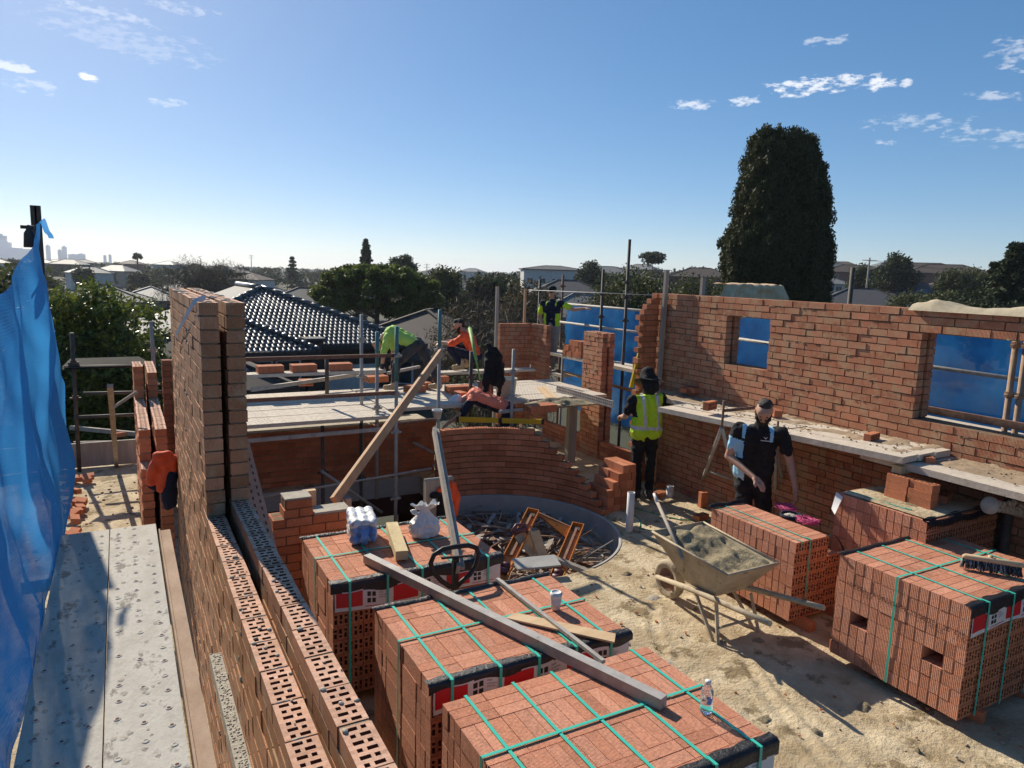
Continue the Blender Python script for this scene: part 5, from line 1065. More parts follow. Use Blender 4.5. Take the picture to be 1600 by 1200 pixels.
# trestles under the right platform
def trestle(label, apex, feet, screw=True):
    t = thing('trestle', label, 'trestle', feet[0]); apex = Vector(apex); 
    for f in feet: mb = MB(); mb.tube([apex, f], .024, 8); mb.build('leg', 'galv', t)
    mb = MB(); mb.tube([Vector(feet[0]).lerp(apex, .35), Vector(feet[1]).lerp(apex, .35)], .018, 8); mb.build('cross_bar', 'galv', t)
    mb = MB(); mb.tube([apex, apex+Vector((0,0,.32))], .014, 8); mb.tube([apex+Vector((0,0,.2)), apex+Vector((.5,0,.2))], .02, 8); mb.build('screw_post', 'rust', t)
ap = P(1128, 668, y=5.95); trestle('steel trestle with splayed legs left of the polo man', ap, [P(1093, 762, z=.09), P(1158, 785, z=.03)])
trestle('steel trestle half hidden on the right of the polo man', P(1212, 700, y=5.6), [P(1212, 800, z=0), P(1232, 788, z=0)])
# acrow prop lying and column at right
t = thing('acrow_prop', 'mortar caked steel prop with a round base plate jutting in at right', 'prop', P(1545, 795, y=3.35)); a, b = P(1548, 790, y=3.35), P(1640, 815, y=3.3)
mb = MB(); mb.tube([a, b], .035, 10); mb.build('tube', 'mortar_grey', t); d_ = (b-a).normalized(); mb = MB(); mb.lathe(a-d_*.01, [(.001,-.008),(.08,-.008),(.08,.008),(.001,.008)], 20, d_); mb.build('base_plate', 'mortar_grey', t)
mb = MB(); a = P(1575, 800, y=3.5); mb.tube([(a.x, a.y, 0), (a.x, a.y, 1.32)], .05, 10); mb.tube([(a.x+.16, a.y, 0), (a.x+.16, a.y, 1.3)], .04, 10); mb.box(a.x-.02, a.x+.4, a.y-.05, a.y+.05, 1.32, 1.44); tag(mb.build('prop_pair', 'dark_steel', loc=(a.x, a.y, 0)), 'pair of dark props under the near end of the right platform', 'prop')
mb = MB()
for i in range(40): c = P(random.uniform(1560, 1600), random.uniform(785, 800), y=3.3); mb.ball(c, random.uniform(.015,.03), 6)
tag(mb.build('mortar_lumps', 'mortar_grey', loc=(7.6, 3.3, 1.1)), 'lumps of dried mortar on the steel prop at right', 'mortar')
# sheets over the right wall
mb = MB()
def shf(u, v):
    y = 4.75-3.0*u; return (RX-.03+.35*v, y, 36*CO-.03+min(1, v*5)*(.03+.025+.075*math.exp(-((u-.09)/.07)**2)+.045*math.exp(-((u-.40)/.12)**2)+.02*noise.noise((u*30, v*4, 0)))*(1-.3*v))
mb.grid(shf, 60, 20); M['sheet_tan'] = noisy('sheet_tan', (.4,.33,.22), (.52,.44,.31), 9, .9, .5); tag(mb.build('cover_sheet', 'sheet_tan', loc=(RX, 4, 3.05)), 'crumpled cream sheet lying along the top of the long wall at right', 'sheet')
M['tarp'] = noisy('tarp', (.5,.34,.19), (.7,.5,.32), 3, .9, .8, stretch=(3,3,.3)); mb = MB(); q = [P(1122,462,y=10.5), P(1138,443,y=10.6), P(1226,446,y=10.6), P(1232,470,y=10.5)]
mb.grid(lambda u, v: q[0].lerp(q[3], u).lerp(q[1].lerp(q[2], u), min(1, v*1.6))+Vector((0, (1.2*max(0, v-.6))+.12*noise.noise((u*9, v*3, 0)), -.5*(v < .01)+.04*noise.noise((u*14, v*5, 2)))), 50, 10); tag(mb.build('tarp_cover', 'tarp', loc=q[0]), 'grey brown tarp over a stack standing behind the long wall', 'tarp')
mb = MB(); mb.box(q[0].x-.1, q[3].x+.1, 11.0, 12.0, -3.2, q[0].z-.05); tag(mb.build('covered_stack', 'timber_grey', loc=(q[0].x, 11, -3.2)), 'stack of materials hidden under the grey brown tarp', 'stack')
# string line across the far opening
mb = MB(); mb.tube([P(826, 453, y=13.3), P(1022, 461, y=8.8)], .004, 5); tag(mb.build('string_line', 'white_sheet', loc=P(826, 453, y=13.3)), 'thin white string line stretched past the man in the cap', 'string')

# mortar splashes and brick chips trodden into the sand
rnd = random.Random(77); mb = MB()
for i in range(46):
    x, y = (rnd.uniform(3.0, 5.3), rnd.uniform(1.0, 6.0)) if i < 34 else (rnd.uniform(5.9, 7.2), rnd.uniform(6.0, 8.6)); r_ = rnd.uniform(.03, .13); ph = rnd.uniform(0, 9); z0 = .035; i0 = len(mb.v); n_ = 14
    mb.v.append((x, y, z0+.016))
    for k in range(n_): a = 6.283*k/n_; q = r_*(.6+.5*noise.noise((math.cos(a)*1.3+ph, math.sin(a)*1.3, ph))+.25*rnd.random()); mb.v.append((x+math.cos(a)*q, y+math.sin(a)*q*.7, z0-.03))
    for k in range(n_): mb.f.append((i0, i0+1+k, i0+1+(k+1) % n_)); mb.m.append(rnd.choice((0, 0, 1)) if k == 0 else mb.m[-1]); mb.sm.append(True)
for i in range(150):
    x, y = rnd.uniform(2.95, 7.2), rnd.uniform(.6, 6.0); a = rnd.uniform(0, 6); s_ = rnd.uniform(.006, .03); mb.obox((x, y, .022), (math.cos(a)*s_, math.sin(a)*s_, 0), (-math.sin(a)*s_*.6, math.cos(a)*s_*.6, .002), (0, 0, s_*.5), mi=rnd.choice((2, 2, 1)))
tag(mb.build('mortar_spill', ['mortar_wet', 'mortar_grey', 'brick'], loc=(4, 3, 0)), kind='stuff')
# ================================================================ people
def person(label, org, fdir, J, top='fab_lime', legs='fab_grey', boots='boot', hair='hair', hat=None, beard=False, sleeve=.85, look=(0,1,0), vest=None, side=None, scale=1.0, gloves=None, fing=None, belly=0):
    org = Vector(org); f = Vector((fdir[0], fdir[1], 0)).normalized(); r = Vector((f.y, -f.x, 0)); z = Vector((0,0,1))
    W_ = lambda q: org+(r*q[0]+f*q[1]+z*q[2])*scale
    D_ = lambda q: (r*q[0]+f*q[1]+z*q[2]).normalized()
    t = thing('person', label, 'person', org); s = scale
    K = {k: W_(v) for k, v in J.items()}
    pel, che, nek, hed = K['pelvis'], K['chest'], K['neck'], K['head']
    sp = (che-pel).normalized(); sh_ax = (K['sr']-K['sl']).normalized()
    caps = []; A = caps.append
    A((pel-sh_ax*.06*s, .085*s, che-sh_ax*.07*s, .10*s)); A((pel+sh_ax*.06*s, .085*s, che+sh_ax*.07*s, .10*s)); A((che-sh_ax*.12*s, .07*s, che+sh_ax*.12*s, .07*s)); A((che, .08*s, nek, .052*s)); A((nek, .052*s, hed, .05*s))
    hd = D_(look); hu = (hed-nek).normalized(); hu = (hu-hd*hu.dot(hd)).normalized(); hr = hd.cross(hu)
    HP_ = lambda a, b, c: hed+(hr*a+hd*b+hu*c)*s
    A((HP_(0,-.02,.035), .083*s, HP_(0,.025,.03), .078*s)); A((HP_(0,.01,.0), .07*s, HP_(0,.045,-.065), .045*s)); A((HP_(0,.09,.015), .009*s, HP_(0,.108,-.015), .014*s))
    A((HP_(0,.06,.05), .04*s, HP_(0,.065,.045), .04*s))
    for e in (-1, 1): A((HP_(e*.078,-.01,.02), .013*s, HP_(e*.08,-.012,-.02), .011*s)); A((HP_(e*.035,.075,.04), .016*s, HP_(e*.015,.085,.042), .016*s))
    A((HP_(-.018,.082,-.045), .012*s, HP_(.018,.082,-.045), .012*s))
    for q in 'rl':
        S_, E_, H_ = K['s'+q], K['e'+q], K['h'+q]; A((che, .07*s, S_, .055*s)); A((S_, .055*s, E_, .042*s)); A((E_, .043*s, H_, .027*s))
        hdv = (H_-E_).normalized(); cu = J.get('curl'+q); bend = (D_(cu) if cu else -z); tn = hdv.cross(bend)
        if tn.length < .1: tn = hdv.cross(f)
        tn.normalize(); bn = tn.cross(hdv); hdv2 = (hdv+bend*.25).normalized(); e0 = H_+hdv*.01
        A((e0-tn*.02*s, .02*s, e0+hdv2*.075*s-tn*.026*s, .016*s)); A((e0+tn*.02*s, .02*s, e0+hdv2*.075*s+tn*.026*s, .016*s))
        for i, l in enumerate((.062, .075, .07, .052)):
            b0 = e0+hdv2*.075*s+tn*(-.03+.02*i)*s; d1 = (hdv2+bend*.35).normalized(); d2 = (hdv2+bend*1.0).normalized(); m1 = b0+d1*l*.55*s; A((b0, .0098*s, m1, .009*s, 8)); A((m1, .009*s, m1+d2*l*.5*s, .0078*s, 8))
        th = -tn; b0 = e0+hdv2*.02*s+th*.028*s; m1 = b0+(hdv2*.6+th*.7).normalized()*.04*s; A((b0, .0125*s, m1, .011*s, 8)); A((m1, .011*s, m1+(hdv2*.9+th*.2+bend*.3).normalized()*.032*s, .009*s, 8))
        hip = pel+(sh_ax*.09*s if q == 'r' else -sh_ax*.09*s); Kn, An = K['k'+q], K['a'+q]; A((hip, .085*s, Kn, .055*s)); A((Kn, .055*s, An, .036*s)); 
        fo = D_(J.get('f'+q, (0,1,0))); A((An, .036*s, An+fo*.14*s-z*.045*s, .03*s))
    blob('body', caps, 'skin', .0085*s, t, smooth=2)
    # clothes
    c = []; A = c.append
    wd = .075+belly*.3
    A((pel-sh_ax*wd*s+sp*.05*s, (.1+belly)*s, che-sh_ax*.075*s, .118*s)); A((pel+sh_ax*wd*s+sp*.05*s, (.1+belly)*s, che+sh_ax*.075*s, .118*s)); A((che-sh_ax*.13*s, .085*s, che+sh_ax*.13*s, .085*s)); A((che, .1*s, che.lerp(nek, .75), .068*s))
    for q in 'rl':
        S_, E_ = K['s'+q], K['e'+q]; A((che, .085*s, S_, .072*s)); e1 = S_.lerp(E_, min(sleeve, 1)); A((S_, .072*s, e1, .062*s))
        if sleeve > 1: A((E_, .058*s, E_.lerp(K['h'+q], sleeve-1), .045*s))
    mats = None; reg = None
    if side:
        sm, fn = side; mats = [sm] if isinstance(sm, str) else list(sm)
        reg = lambda p: fn(p, K, s, r, f, sp, sh_ax)
    blob('shirt', c, top, .013*s, t, smooth=3, lump=.02*s, lump_s=15, mats=mats, regions=reg)
    c = []; A = c.append; A((pel-sh_ax*.065*s, .105*s, pel+sh_ax*.065*s, .105*s)); A((pel-sh_ax*.05*s+sp*.07*s, .092*s, pel+sh_ax*.05*s+sp*.07*s, .092*s))
    for q in 'rl':
        hip = pel+(sh_ax*.09*s if q == 'r' else -sh_ax*.09*s); Kn, An = K['k'+q], K['a'+q]; A((hip, .1*s, Kn, .073*s)); A((Kn, .073*s, An.lerp(Kn, .12), .06*s))
    blob('trousers', c, legs, .013*s, t, smooth=3, lump=.022*s, lump_s=14)
    for q in 'rl':
        An = K['a'+q]; fo = D_(J.get('f'+q, (0,1,0))); blob('boot', [(An+z*.07*s, .055*s, An, .055*s), (An-z*.035*s-fo*.03*s, .045*s, An+fo*.15*s-z*.045*s, .042*s), (An-z*.055*s-fo*.03*s, .036*s, An+fo*.16*s-z*.057*s, .035*s)], boots, .011*s, t, smooth=2)
        if gloves:
            H_, E_ = K['h'+q], K['e'+q]; d_ = (H_-E_).normalized(); blob('glove', [(H_-d_*.05*s, .036*s, H_+d_*.06*s, .04*s), (H_+d_*.06*s, .03*s, H_+d_*.13*s, .02*s)], gloves, .011*s, t)
    mb = MB()
    for e in (-1, 1): mb.ball(HP_(e*.031,.092,.022), .012*s, 8, sq=(1,1,.7))
    mb.build('eyes', 'eye', t)
    if hair: blob('hair', [(HP_(0,-.035,.05), .083*s, HP_(0,.02 if hair == 'hair' else -.01,.075), .066*s), (HP_(0,-.055,.0), .06*s, HP_(0,-.05,-.03), .045*s)], hair, .011*s, t, smooth=1, lump=.01, lump_s=30)
    if beard: blob('beard', [(HP_(-.066,.005,-.03), .02*s, HP_(-.035,.05,-.085), .026*s), (HP_(.066,.005,-.03), .02*s, HP_(.035,.05,-.085), .026*s), (HP_(-.03,.062,-.088), .028*s, HP_(.03,.062,-.088), .028*s), (HP_(0,.07,-.09), .032*s, HP_(0,.06,-.125), .024*s), (HP_(-.055,.035,-.055), .028*s, HP_(-.035,.062,-.07), .026*s), (HP_(.055,.035,-.055), .028*s, HP_(.035,.062,-.07), .026*s), (HP_(-.026,.088,-.03), .011*s, HP_(.026,.088,-.03), .011*s)], 'hair', .009*s, t, smooth=1)
    if hat == 'cap':
        blob('cap', [(HP_(0,-.03,.065), .094*s, HP_(0,.02,.07), .088*s), (HP_(0,-.045,.03), .075*s, HP_(0,-.03,.04), .08*s)], 'fab_black', .011*s, t)
        mb = MB(); mb.grid(lambda u, v: HP_((u-.5)*.15*(1-.25*v), .085+.095*v*(1-(2*u-1)**2*.35), .062-.018*v-.02*(2*u-1)**2), 10, 5); mb.grid(lambda u, v: HP_((u-.5)*.15*(1-.25*v), .085+.095*v*(1-(2*u-1)**2*.35), .057-.018*v-.02*(2*u-1)**2), 10, 5); mb.build('cap_brim', 'fab_black', t)
    if hat == 'brim':
        blob('hat_crown', [(HP_(0,-.03,.06), .1*s, HP_(0,.03,.06), .098*s), (HP_(0,-.025,.125), .085*s, HP_(0,.025,.12), .083*s)], 'fab_black', .011*s, t)
        mb = MB(); mb.grid(lambda u, v: HP_((.09+.08*v)*math.cos(6.283*u), (.105+.08*v)*math.sin(6.283*u), .035-.015*v+.022*math.cos(2*6.283*u)*v), 32, 4); mb.grid(lambda u, v: HP_((.09+.08*v)*math.cos(6.283*u), (.105+.08*v)*math.sin(6.283*u), .029-.015*v+.022*math.cos(2*6.283*u)*v), 32, 4); mb.build('hat_brim', 'fab_grey', t)
        blob('neck_flap', [(HP_(-.05,-.05,.02), .075*s, HP_(-.06,-.06,-.1), .07*s), (HP_(.05,-.05,.02), .075*s, HP_(.06,-.06,-.1), .07*s), (HP_(0,-.06,-.05), .08*s, nek-sp*.03, .09*s)], 'fab_black', .012*s, t, lump=.01, lump_s=14)
    if hat == 'white': blob('hard_cap', [(HP_(0,-.02,.05), .098*s, HP_(0,.02,.055), .095*s)], 'pvc', .011*s, t)
    return t, K, W_
IMG_L = (-math.cos(YAW), math.sin(YAW)); TOCAM = lambda p: (-p.x, -p.y)
# 1 bending, lime shirt
c = P(649, 611, z=PZ); person('man bending far over in a lime shirt and dark trousers on the platform', (c.x, c.y, PZ+.005), IMG_L,
    dict(pelvis=(0,-.02,.80), chest=(0,.40,.98), neck=(0,.53,.93), head=(0,.62,.78), sr=(.19,.42,.95), sl=(-.19,.44,.93), er=(.24,.42,.67), hr=(.2,.42,.42), el=(-.22,.5,.66), hl=(-.1,.55,.42), kr=(.12,-.22,.45), ar=(.12,-.38,.11), kl=(-.12,.3,.47), al=(-.12,.34,.11), fl=(0,1,0), fr=(.3,1,0)),
    top='fab_lime', legs='fab_grey', look=(0,.55,-.83), sleeve=.95, gloves='glove', hair='hair')
# 2 crouching, orange
c = P(738, 577, z=1.43); person('man crouching in an orange shirt on the raised plank', (c.x, c.y, 1.43), IMG_L,
    dict(pelvis=(0,-.08,.24), chest=(0,.1,.62), neck=(0,.19,.74), head=(0,.27,.84), sr=(.19,.1,.66), sl=(-.19,.14,.66), er=(.24,.34,.52), hr=(.12,.6,.50), el=(-.22,.40,.5), hl=(-.1,.62,.52), kr=(.15,.36,.42), ar=(.14,.14,.1), kl=(-.15,.42,.40), al=(-.14,.2,.1)),
    top='fab_orange', legs='fab_navy', look=(0,.9,-.4), sleeve=1.15, beard=True, side=(['fab_navy'], lambda p, K, s, r, f, sp, a: 1 if (p-K['chest']).dot(a) > .09 and (p-K['chest']).dot(sp) < -.16 else 0))
# 3 leaning over the curved wall, coral
c = P(752, 668, y=9.86); person('man in a coral shirt leaning flat over the curved wall', (c.x+.16, 9.86, .18), IMG_L,
    dict(pelvis=(0,-.28,1.0), chest=(0,.26,1.19), neck=(0,.40,1.15), head=(0,.52,1.06), sr=(.17,.28,1.17), sl=(-.19,.3,1.15), er=(.2,.42,1.0), hr=(.1,.5,.86), el=(-.24,.42,.96), hl=(-.27,.66,.78), kr=(.1,-.22,.52), ar=(.1,-.34,.1), kl=(-.1,-.2,.52), al=(-.1,-.3,.1)),
    top='fab_coral', legs='fab_navy', look=(0,.7,-.7), sleeve=1.1, hat='white', hair='hair_short', side=(['fab_navy'], lambda p, K, s, r, f, sp, a: 1 if (p-K['chest']).dot(a) < -.02 and (p-(K['pelvis']+(K['chest']-K['pelvis'])*max(0, min(1.0, (p-K['pelvis']).dot(sp)/.57)))).z < -.035 else 0))
# 4 lime vest, seen from behind
c = P(1003, 775, z=.0)*.985
def vest_reg(p, K, s, r, f, sp, a):
    d = p-K['chest']; u, h = d.dot(a), (p-K['pelvis']).dot(sp)
    if abs(u) > .205 and d.dot(sp) > -.22: return 2
    if (p-K['sr']).length < .001: return 2
    if .085 < h < .135: return 1
    if h > .135 and (.085 < u+.0*h < .135 or -.135 < u < -.085) : return 1
    return 0
t, K, W_ = person('man in a lime reflective vest and black brimmed hat seen from behind', (c.x, c.y, .005), (.35, .93),
    dict(pelvis=(0,.0,.93), chest=(0.02,.03,1.38), neck=(.03,.06,1.56), head=(.02,.10,1.67), sr=(.21,.05,1.45), sl=(-.2,.02,1.43), er=(.36,.16,1.25), hr=(.28,.42,1.28), el=(-.28,.10,1.17), hl=(-.26,.34,1.12), kr=(.1,.03,.5), ar=(.09,-.03,.1), kl=(-.09,.05,.5), al=(-.07,.02,.1)),
    top='fab_vest', legs='fab_black', boots='fab_grey', look=(-.3,.9,-.25), sleeve=.7, hat='brim', hair=None, belly=.045, side=(['reflect', 'fab_black'], vest_reg), scale=1.06)
# 5 polo man facing the camera
c = P(1196, 622, z=1.98); po = Vector((c.x-.02, c.y, .06))
def polo_reg(p, K, s, r, f, sp, a):
    d = p-K['chest']; u = d.dot(a); q = (p-K['sr']).dot((K['er']-K['sr']).normalized()); 
    if (p-K['sr']).length < .33 and u > .14 and q > .10: return 1
    if abs(abs(u)-.13-.25*max(0, d.dot(f)-.02)) < .022 and d.dot(sp) > .0: return 1
    if u > .115 and (p-K['pelvis']).dot(sp) < .17: return 1
    return 0
t, K, W_ = person('bearded man in a black and light blue polo shirt looking down', po, TOCAM(po),
    dict(pelvis=(.05,-.02,.90), chest=(.03,.1,1.36), neck=(.0,.15,1.52), head=(-.01,.22,1.64), sr=(.22,.11,1.42), sl=(-.2,.12,1.42), er=(.30,.10,1.12), hr=(.02,.34,.98), el=(-.3,.12,1.13), hl=(-.37,.2,.88), kr=(.1,.08,.5), ar=(.1,-.02,.1), kl=(-.1,.02,.5), al=(-.1,-.06,.1), curlr=(0,-.3,-1), curll=(.3,.1,-.2)),
    top='fab_black', legs='fab_black', look=(0,.8,-.6), sleeve=.62, hair='hair_short', beard=True, belly=.02, side=(['fab_blue'], polo_reg), scale=1.1)
mb = MB()      # white chest emblem
ce = K['chest']+Vector((TOCAM(po)[0], TOCAM(po)[1], 0)).normalized()*.132; rr2 = (K['sr']-K['sl']).normalized(); fz = Vector((0,0,1)); e0 = ce-rr2*.085+fz*.005
for a_, b_ in (((-.018,.022),(0,0)), ((.018,.022),(0,0)), ((-.008,.012),(0,.004)), ((.008,.012),(0,.004))): mb.beam(e0+rr2*a_[0]+fz*a_[1], e0+rr2*b_[0]+fz*b_[1], .006, .006)
mb.beam(e0-rr2*.05-fz*.02, e0+rr2*.05-fz*.02, .007, .007); mb.build('chest_emblem', 'white_plastic', t)
mb = MB(); nn_ = Vector((TOCAM(po)[0], TOCAM(po)[1], -.7)).normalized()
hd = K['head']
lk = (Vector((TOCAM(po)[0], TOCAM(po)[1], 0)).normalized()*.8-Vector((0,0,.6))).normalized(); lu = rr2.cross(lk); lu = lu if lu.z > 0 else -lu; g0 = hd+lk*.108+lu*.026
for e in (-1, 1): mb.obox(g0+rr2*e*.036-rr2*.027-lu*.02, rr2*.054, lu*.034, lk*.004); mb.beam(g0+rr2*e*.064, g0+rr2*e*.085-lk*.1, .005, .005)
mb.beam(g0-rr2*.02+lu*.01, g0+rr2*.02+lu*.01, .006, .006); pass
# 6 cap man on the outer scaffold
c = Vector((8.12, 13.05, 1.255))
t, K, W_ = person('man in a black cap and navy lime shirt standing on the outer scaffold', c, (-.75, -.66),
    dict(pelvis=(0,0,.93), chest=(0,.03,1.37), neck=(0,.05,1.54), head=(0,.08,1.66), sr=(.2,.03,1.44), sl=(-.2,.03,1.44), er=(.29,.0,1.14), hr=(.14,.12,.92), el=(-.46,-.02,1.32), hl=(-.74,.02,1.36), kr=(.08,.03,.5), ar=(.06,.0,.1), kl=(-.09,.06,.5), al=(-.06,.03,.1)),
    top='fab_navy', legs='fab_khaki', look=(.1,.98,-.12), sleeve=.68, hat='cap', hair='hair_short', side=(['fab_vest'], lambda p, K, s, r, f, sp, a: 1 if (abs((p-K['chest']).dot(a)) > .105 and (p-K['pelvis']).dot(sp) < .3) or (abs((p-K['chest']).dot(a)) > .2 and (p-K['sr']).length > .09 and (p-K['sl']).length > .09) or (.09 < abs((p-K['chest']).dot(a)) < .12 and (p-K['chest']).dot(sp) > .02) else 0))
# ================================================================ trees
def crown(name_t, label, base, clumps, size, n_per, spread, leaf, group=None, elong=1.6, flat=1.0, up_bias=0, tr=None, cat='tree', core=None, limbs=6, lsp=1.5, name='tree'):
    t = thing(name, label, cat, base, group); C = np.array(clumps, float)
    V, F = leaf_quads(C, size, n_per, spread, flat, elong, up_bias); mats = [leaf]
    numesh('crown', V, F, leaf, None, t)
    mb = MB(); r0 = tr or .2; top = C.mean(0); trunk(mb, Vector(base)-Vector((0,0,.2)), (top[0], top[1], top[2]), r0, r0*.4, limbs, lsp); mb.build('trunk', 'bark', t)
    if core is not None: core.build('inner_foliage', 'leaf_dark', t)  # solid dark core added inside the crown to block light
    return t
def ell_clumps(c, r, n, hollow=.6, seed=0):
    g = np.random.default_rng(seed); d = g.normal(size=(n, 3)); d /= np.linalg.norm(d, axis=1)[:, None]; q = hollow+(1-hollow)*g.random(n); return np.array(c)+d*np.array(r)*q[:, None]
# the big cypress
dC = 46.0; pb = PD(1213, dC); zt = 0
prof = [(196,1180,1258),(205,1174,1272),(230,1166,1281),(260,1160,1288),(300,1150,1293),(340,1146,1292),(380,1124,1295),(405,1128,1297),(430,1130,1294),(460,1128,1290),(500,1126,1288)]
def PP(px, py, d):
    v = fw+rt*((px-800)/F_PX)-up*((py-600)/F_PX); return Vector((0,0,H))+v*(d/v.dot(Vector((pb.x, pb.y, 0)).normalized()))
def cyp(py):
    for a, b in zip(prof, prof[1:]):
        if a[0] <= py <= b[0]: k = (py-a[0])/(b[0]-a[0]); return a[1]+(b[1]-a[1])*k, a[2]+(b[2]-a[2])*k
    return prof[-1][1:]
mpp = dC/F_PX; rr_v = Vector((math.cos(YAW), -math.sin(YAW), 0)); ff_v = Vector((math.sin(YAW), math.cos(YAW), 0)); cl = []; g = np.random.default_rng(5)
for i in range(900):
    py = 197+(500-197)*g.random()**.9; l, r = cyp(py); hw = (r-l)/2*mpp; cx = ((l+r)/2-1213)*mpp; a = g.uniform(-2.2, 2.2)-math.pi/2
    taper = min(1, (py-190)/16); k = (.9+.1*g.random())*(.55+.45*taper)
    x = (hw-.5)*math.cos(a)*k; yv = (hw-.5)*math.sin(a)*k; p = PP((l+r)/2, py+14, dC)+rr_v*x+ff_v*yv-Vector((0,0,x*math.tan(ROLL))); cl.append((p.x, p.y, p.z))
cl = [tuple(np.array(c)+g.normal(size=3)*.13) for c in cl]
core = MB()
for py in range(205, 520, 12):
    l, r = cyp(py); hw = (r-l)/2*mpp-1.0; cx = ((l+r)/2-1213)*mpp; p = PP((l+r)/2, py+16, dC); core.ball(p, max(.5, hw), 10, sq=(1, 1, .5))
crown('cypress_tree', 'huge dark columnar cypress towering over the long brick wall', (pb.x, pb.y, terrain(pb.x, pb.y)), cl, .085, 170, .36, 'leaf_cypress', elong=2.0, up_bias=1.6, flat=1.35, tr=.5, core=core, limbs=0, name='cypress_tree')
# leafy tree at left
def tree_px(label, px, depth, z0, z1, w_, n, size, n_per, spread, leaf, seed, group=None, hollow=.6, flat=1.0, elong=1.6, dp=None, tr=.2, name='tree', cat='tree', core_k=0, **kw):
    p = PD(px, depth); zb = terrain(p.x, p.y); c = (p.x, p.y, (z0+z1)/2); cl = ell_clumps(c, (w_/2, (dp or w_)/2, (z1-z0)/2), n, hollow, seed)
    core = None
    if core_k: core = MB(); core.ball(c, 1, 12, sq=(w_/2*core_k, (dp or w_)/2*core_k, (z1-z0)/2*core_k))
    return crown('tree', label, (p.x, p.y, zb), cl, size, n_per, spread, leaf, group, elong, flat, tr=tr, core=core, name=name, cat=cat, **kw)
p = PD(168, 17.5); cl = np.concatenate([ell_clumps((PD(x, d).x, PD(x, d).y, z), r, n, .7, s) for x, d, z, r, n, s in ((140,17.5,.75,(1.7,1.7,2.1),150,1), (205,18,-.75,(1.2,1.2,1.5),80,2), (90,17,.6,(1.2,1.2,1.9),70,3), (240,20,-2.3,(1.2,1.2,1.1),50,4), (165,17.5,-1.9,(1.9,1.6,1.4),110,5))])
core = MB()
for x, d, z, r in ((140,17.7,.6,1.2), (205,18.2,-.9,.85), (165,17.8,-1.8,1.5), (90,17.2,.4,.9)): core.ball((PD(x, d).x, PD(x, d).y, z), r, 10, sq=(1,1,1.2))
crown('tree', 'dense glossy leafy tree behind the blue netting at left', (p.x, p.y, terrain(p.x, p.y)), cl, .065, 120, .4, 'leaf_bush', elong=1.9, tr=.16, core=core)
tree_px('dark leafy tree at the far left edge behind the netting', 8, 30, -1, 3.0, 4, 60, .16, 60, .8, 'leaf_mid', 11, core_k=.7)
# umbrella shaped acacia
p = PD(585, 58); cl = []
for x, py, w_, n, s in ((585,432,7.2,95,1), (540,440,4.2,50,2), (640,448,4.6,55,3), (505,462,2.6,35,4), (590,455,6.8,80,5), (655,470,3.0,40,6), (560,478,6,40,7), (625,485,4.0,35,8)):
    q = PD(x, 58); z = H+(427-py)*58/F_PX; cl.append(ell_clumps((q.x, q.y, z), (w_/2, w_/2, .55), n, .3, s))
crown('tree', 'wide flat crowned acacia behind the black tiled roof', (p.x, p.y, terrain(p.x, p.y)), np.concatenate(cl), .17, 130, .55, 'leaf_acacia', flat=.75, tr=.35, limbs=14, lsp=4)
# bare willow-like tree
p = PD(322, 85); t = thing('bare_tree', 'broad bare winter tree with fine brown twigs beyond the tall wall', 'tree', (p.x, p.y, terrain(p.x, p.y))); g = np.random.default_rng(3)
C = ell_clumps((p.x, p.y, -.3), (5.4, 5.4, 4.0), 260, .25, 9); V, F = leaf_quads(C, .045, 70, 1.1, 1.3, 16, 1.2); numesh('crown', V, F, 'twig', None, t)
mb = MB(); trunk(mb, (p.x, p.y, -7.5), (p.x, p.y, 1.5), .4, .12, 16, 4.5); mb.build('trunk', 'bark', t)
def bare(label, px, depth, z0, z1, w_, n, leaf='twig', seed=1, size=.02, n_per=60, elong=16):
    p = PD(px, depth); t = thing('bare_tree', label, 'tree', (p.x, p.y, terrain(p.x, p.y))); C = ell_clumps((p.x, p.y, (z0+z1)/2), (w_/2, w_/2, (z1-z0)/2), n, .2, seed); V, F = leaf_quads(C, size, n_per, .7, 1.2, elong, .9); numesh('crown', V, F, leaf, None, t)
    mb = MB(); trunk(mb, (p.x, p.y, terrain(p.x, p.y)), (p.x, p.y, z1-.5), .12, .03, 14, w_*.4); mb.build('trunk', 'bark', t); return t
bare('twiggy leafless shrub rising behind the crouching man', 745, 24, -2, 2.9, 3.4, 150, seed=4)
tree_px('olive brown shrub with sparse leaves behind the black jacket', 735, 25, -2.4, 2.7, 3.0, 170, .05, 60, .5, 'leaf_brown', 13, hollow=.3)
tree_px('greenish shrub low down behind the crouching man', 770, 22, -2.8, 1.0, 2.6, 110, .05, 60, .5, 'leaf_mid', 14, hollow=.3)
bare('leafless shrub with grey stems left of the low corner wall', 800, 21, -2.4, 2.3, 2.8, 110, seed=6)
tree_px('large olive green shrub behind the scaffold rails', 985, 36, -2, 3.5, 5.2, 260, .09, 90, .7, 'leaf_mid', 15, hollow=.5, core_k=.7)
tree_px('brownish shrub merging with the green one behind the scaffold poles', 930, 34, -2, 2.4, 3.8, 160, .08, 80, .6, 'leaf_brown', 16, hollow=.5, core_k=.6)
tree_px('dark green shrub between the scaffold and the cypress', 1085, 38, -2, 3.3, 5.0, 200, .1, 80, .7, 'leaf_mid', 17, hollow=.5, core_k=.7)
tree_px('rounded dark bush at the foot of the cypress', 1140, 40, -2, 3.2, 2.6, 90, .1, 80, .6, 'leaf_dark', 18, hollow=.5, core_k=.7)
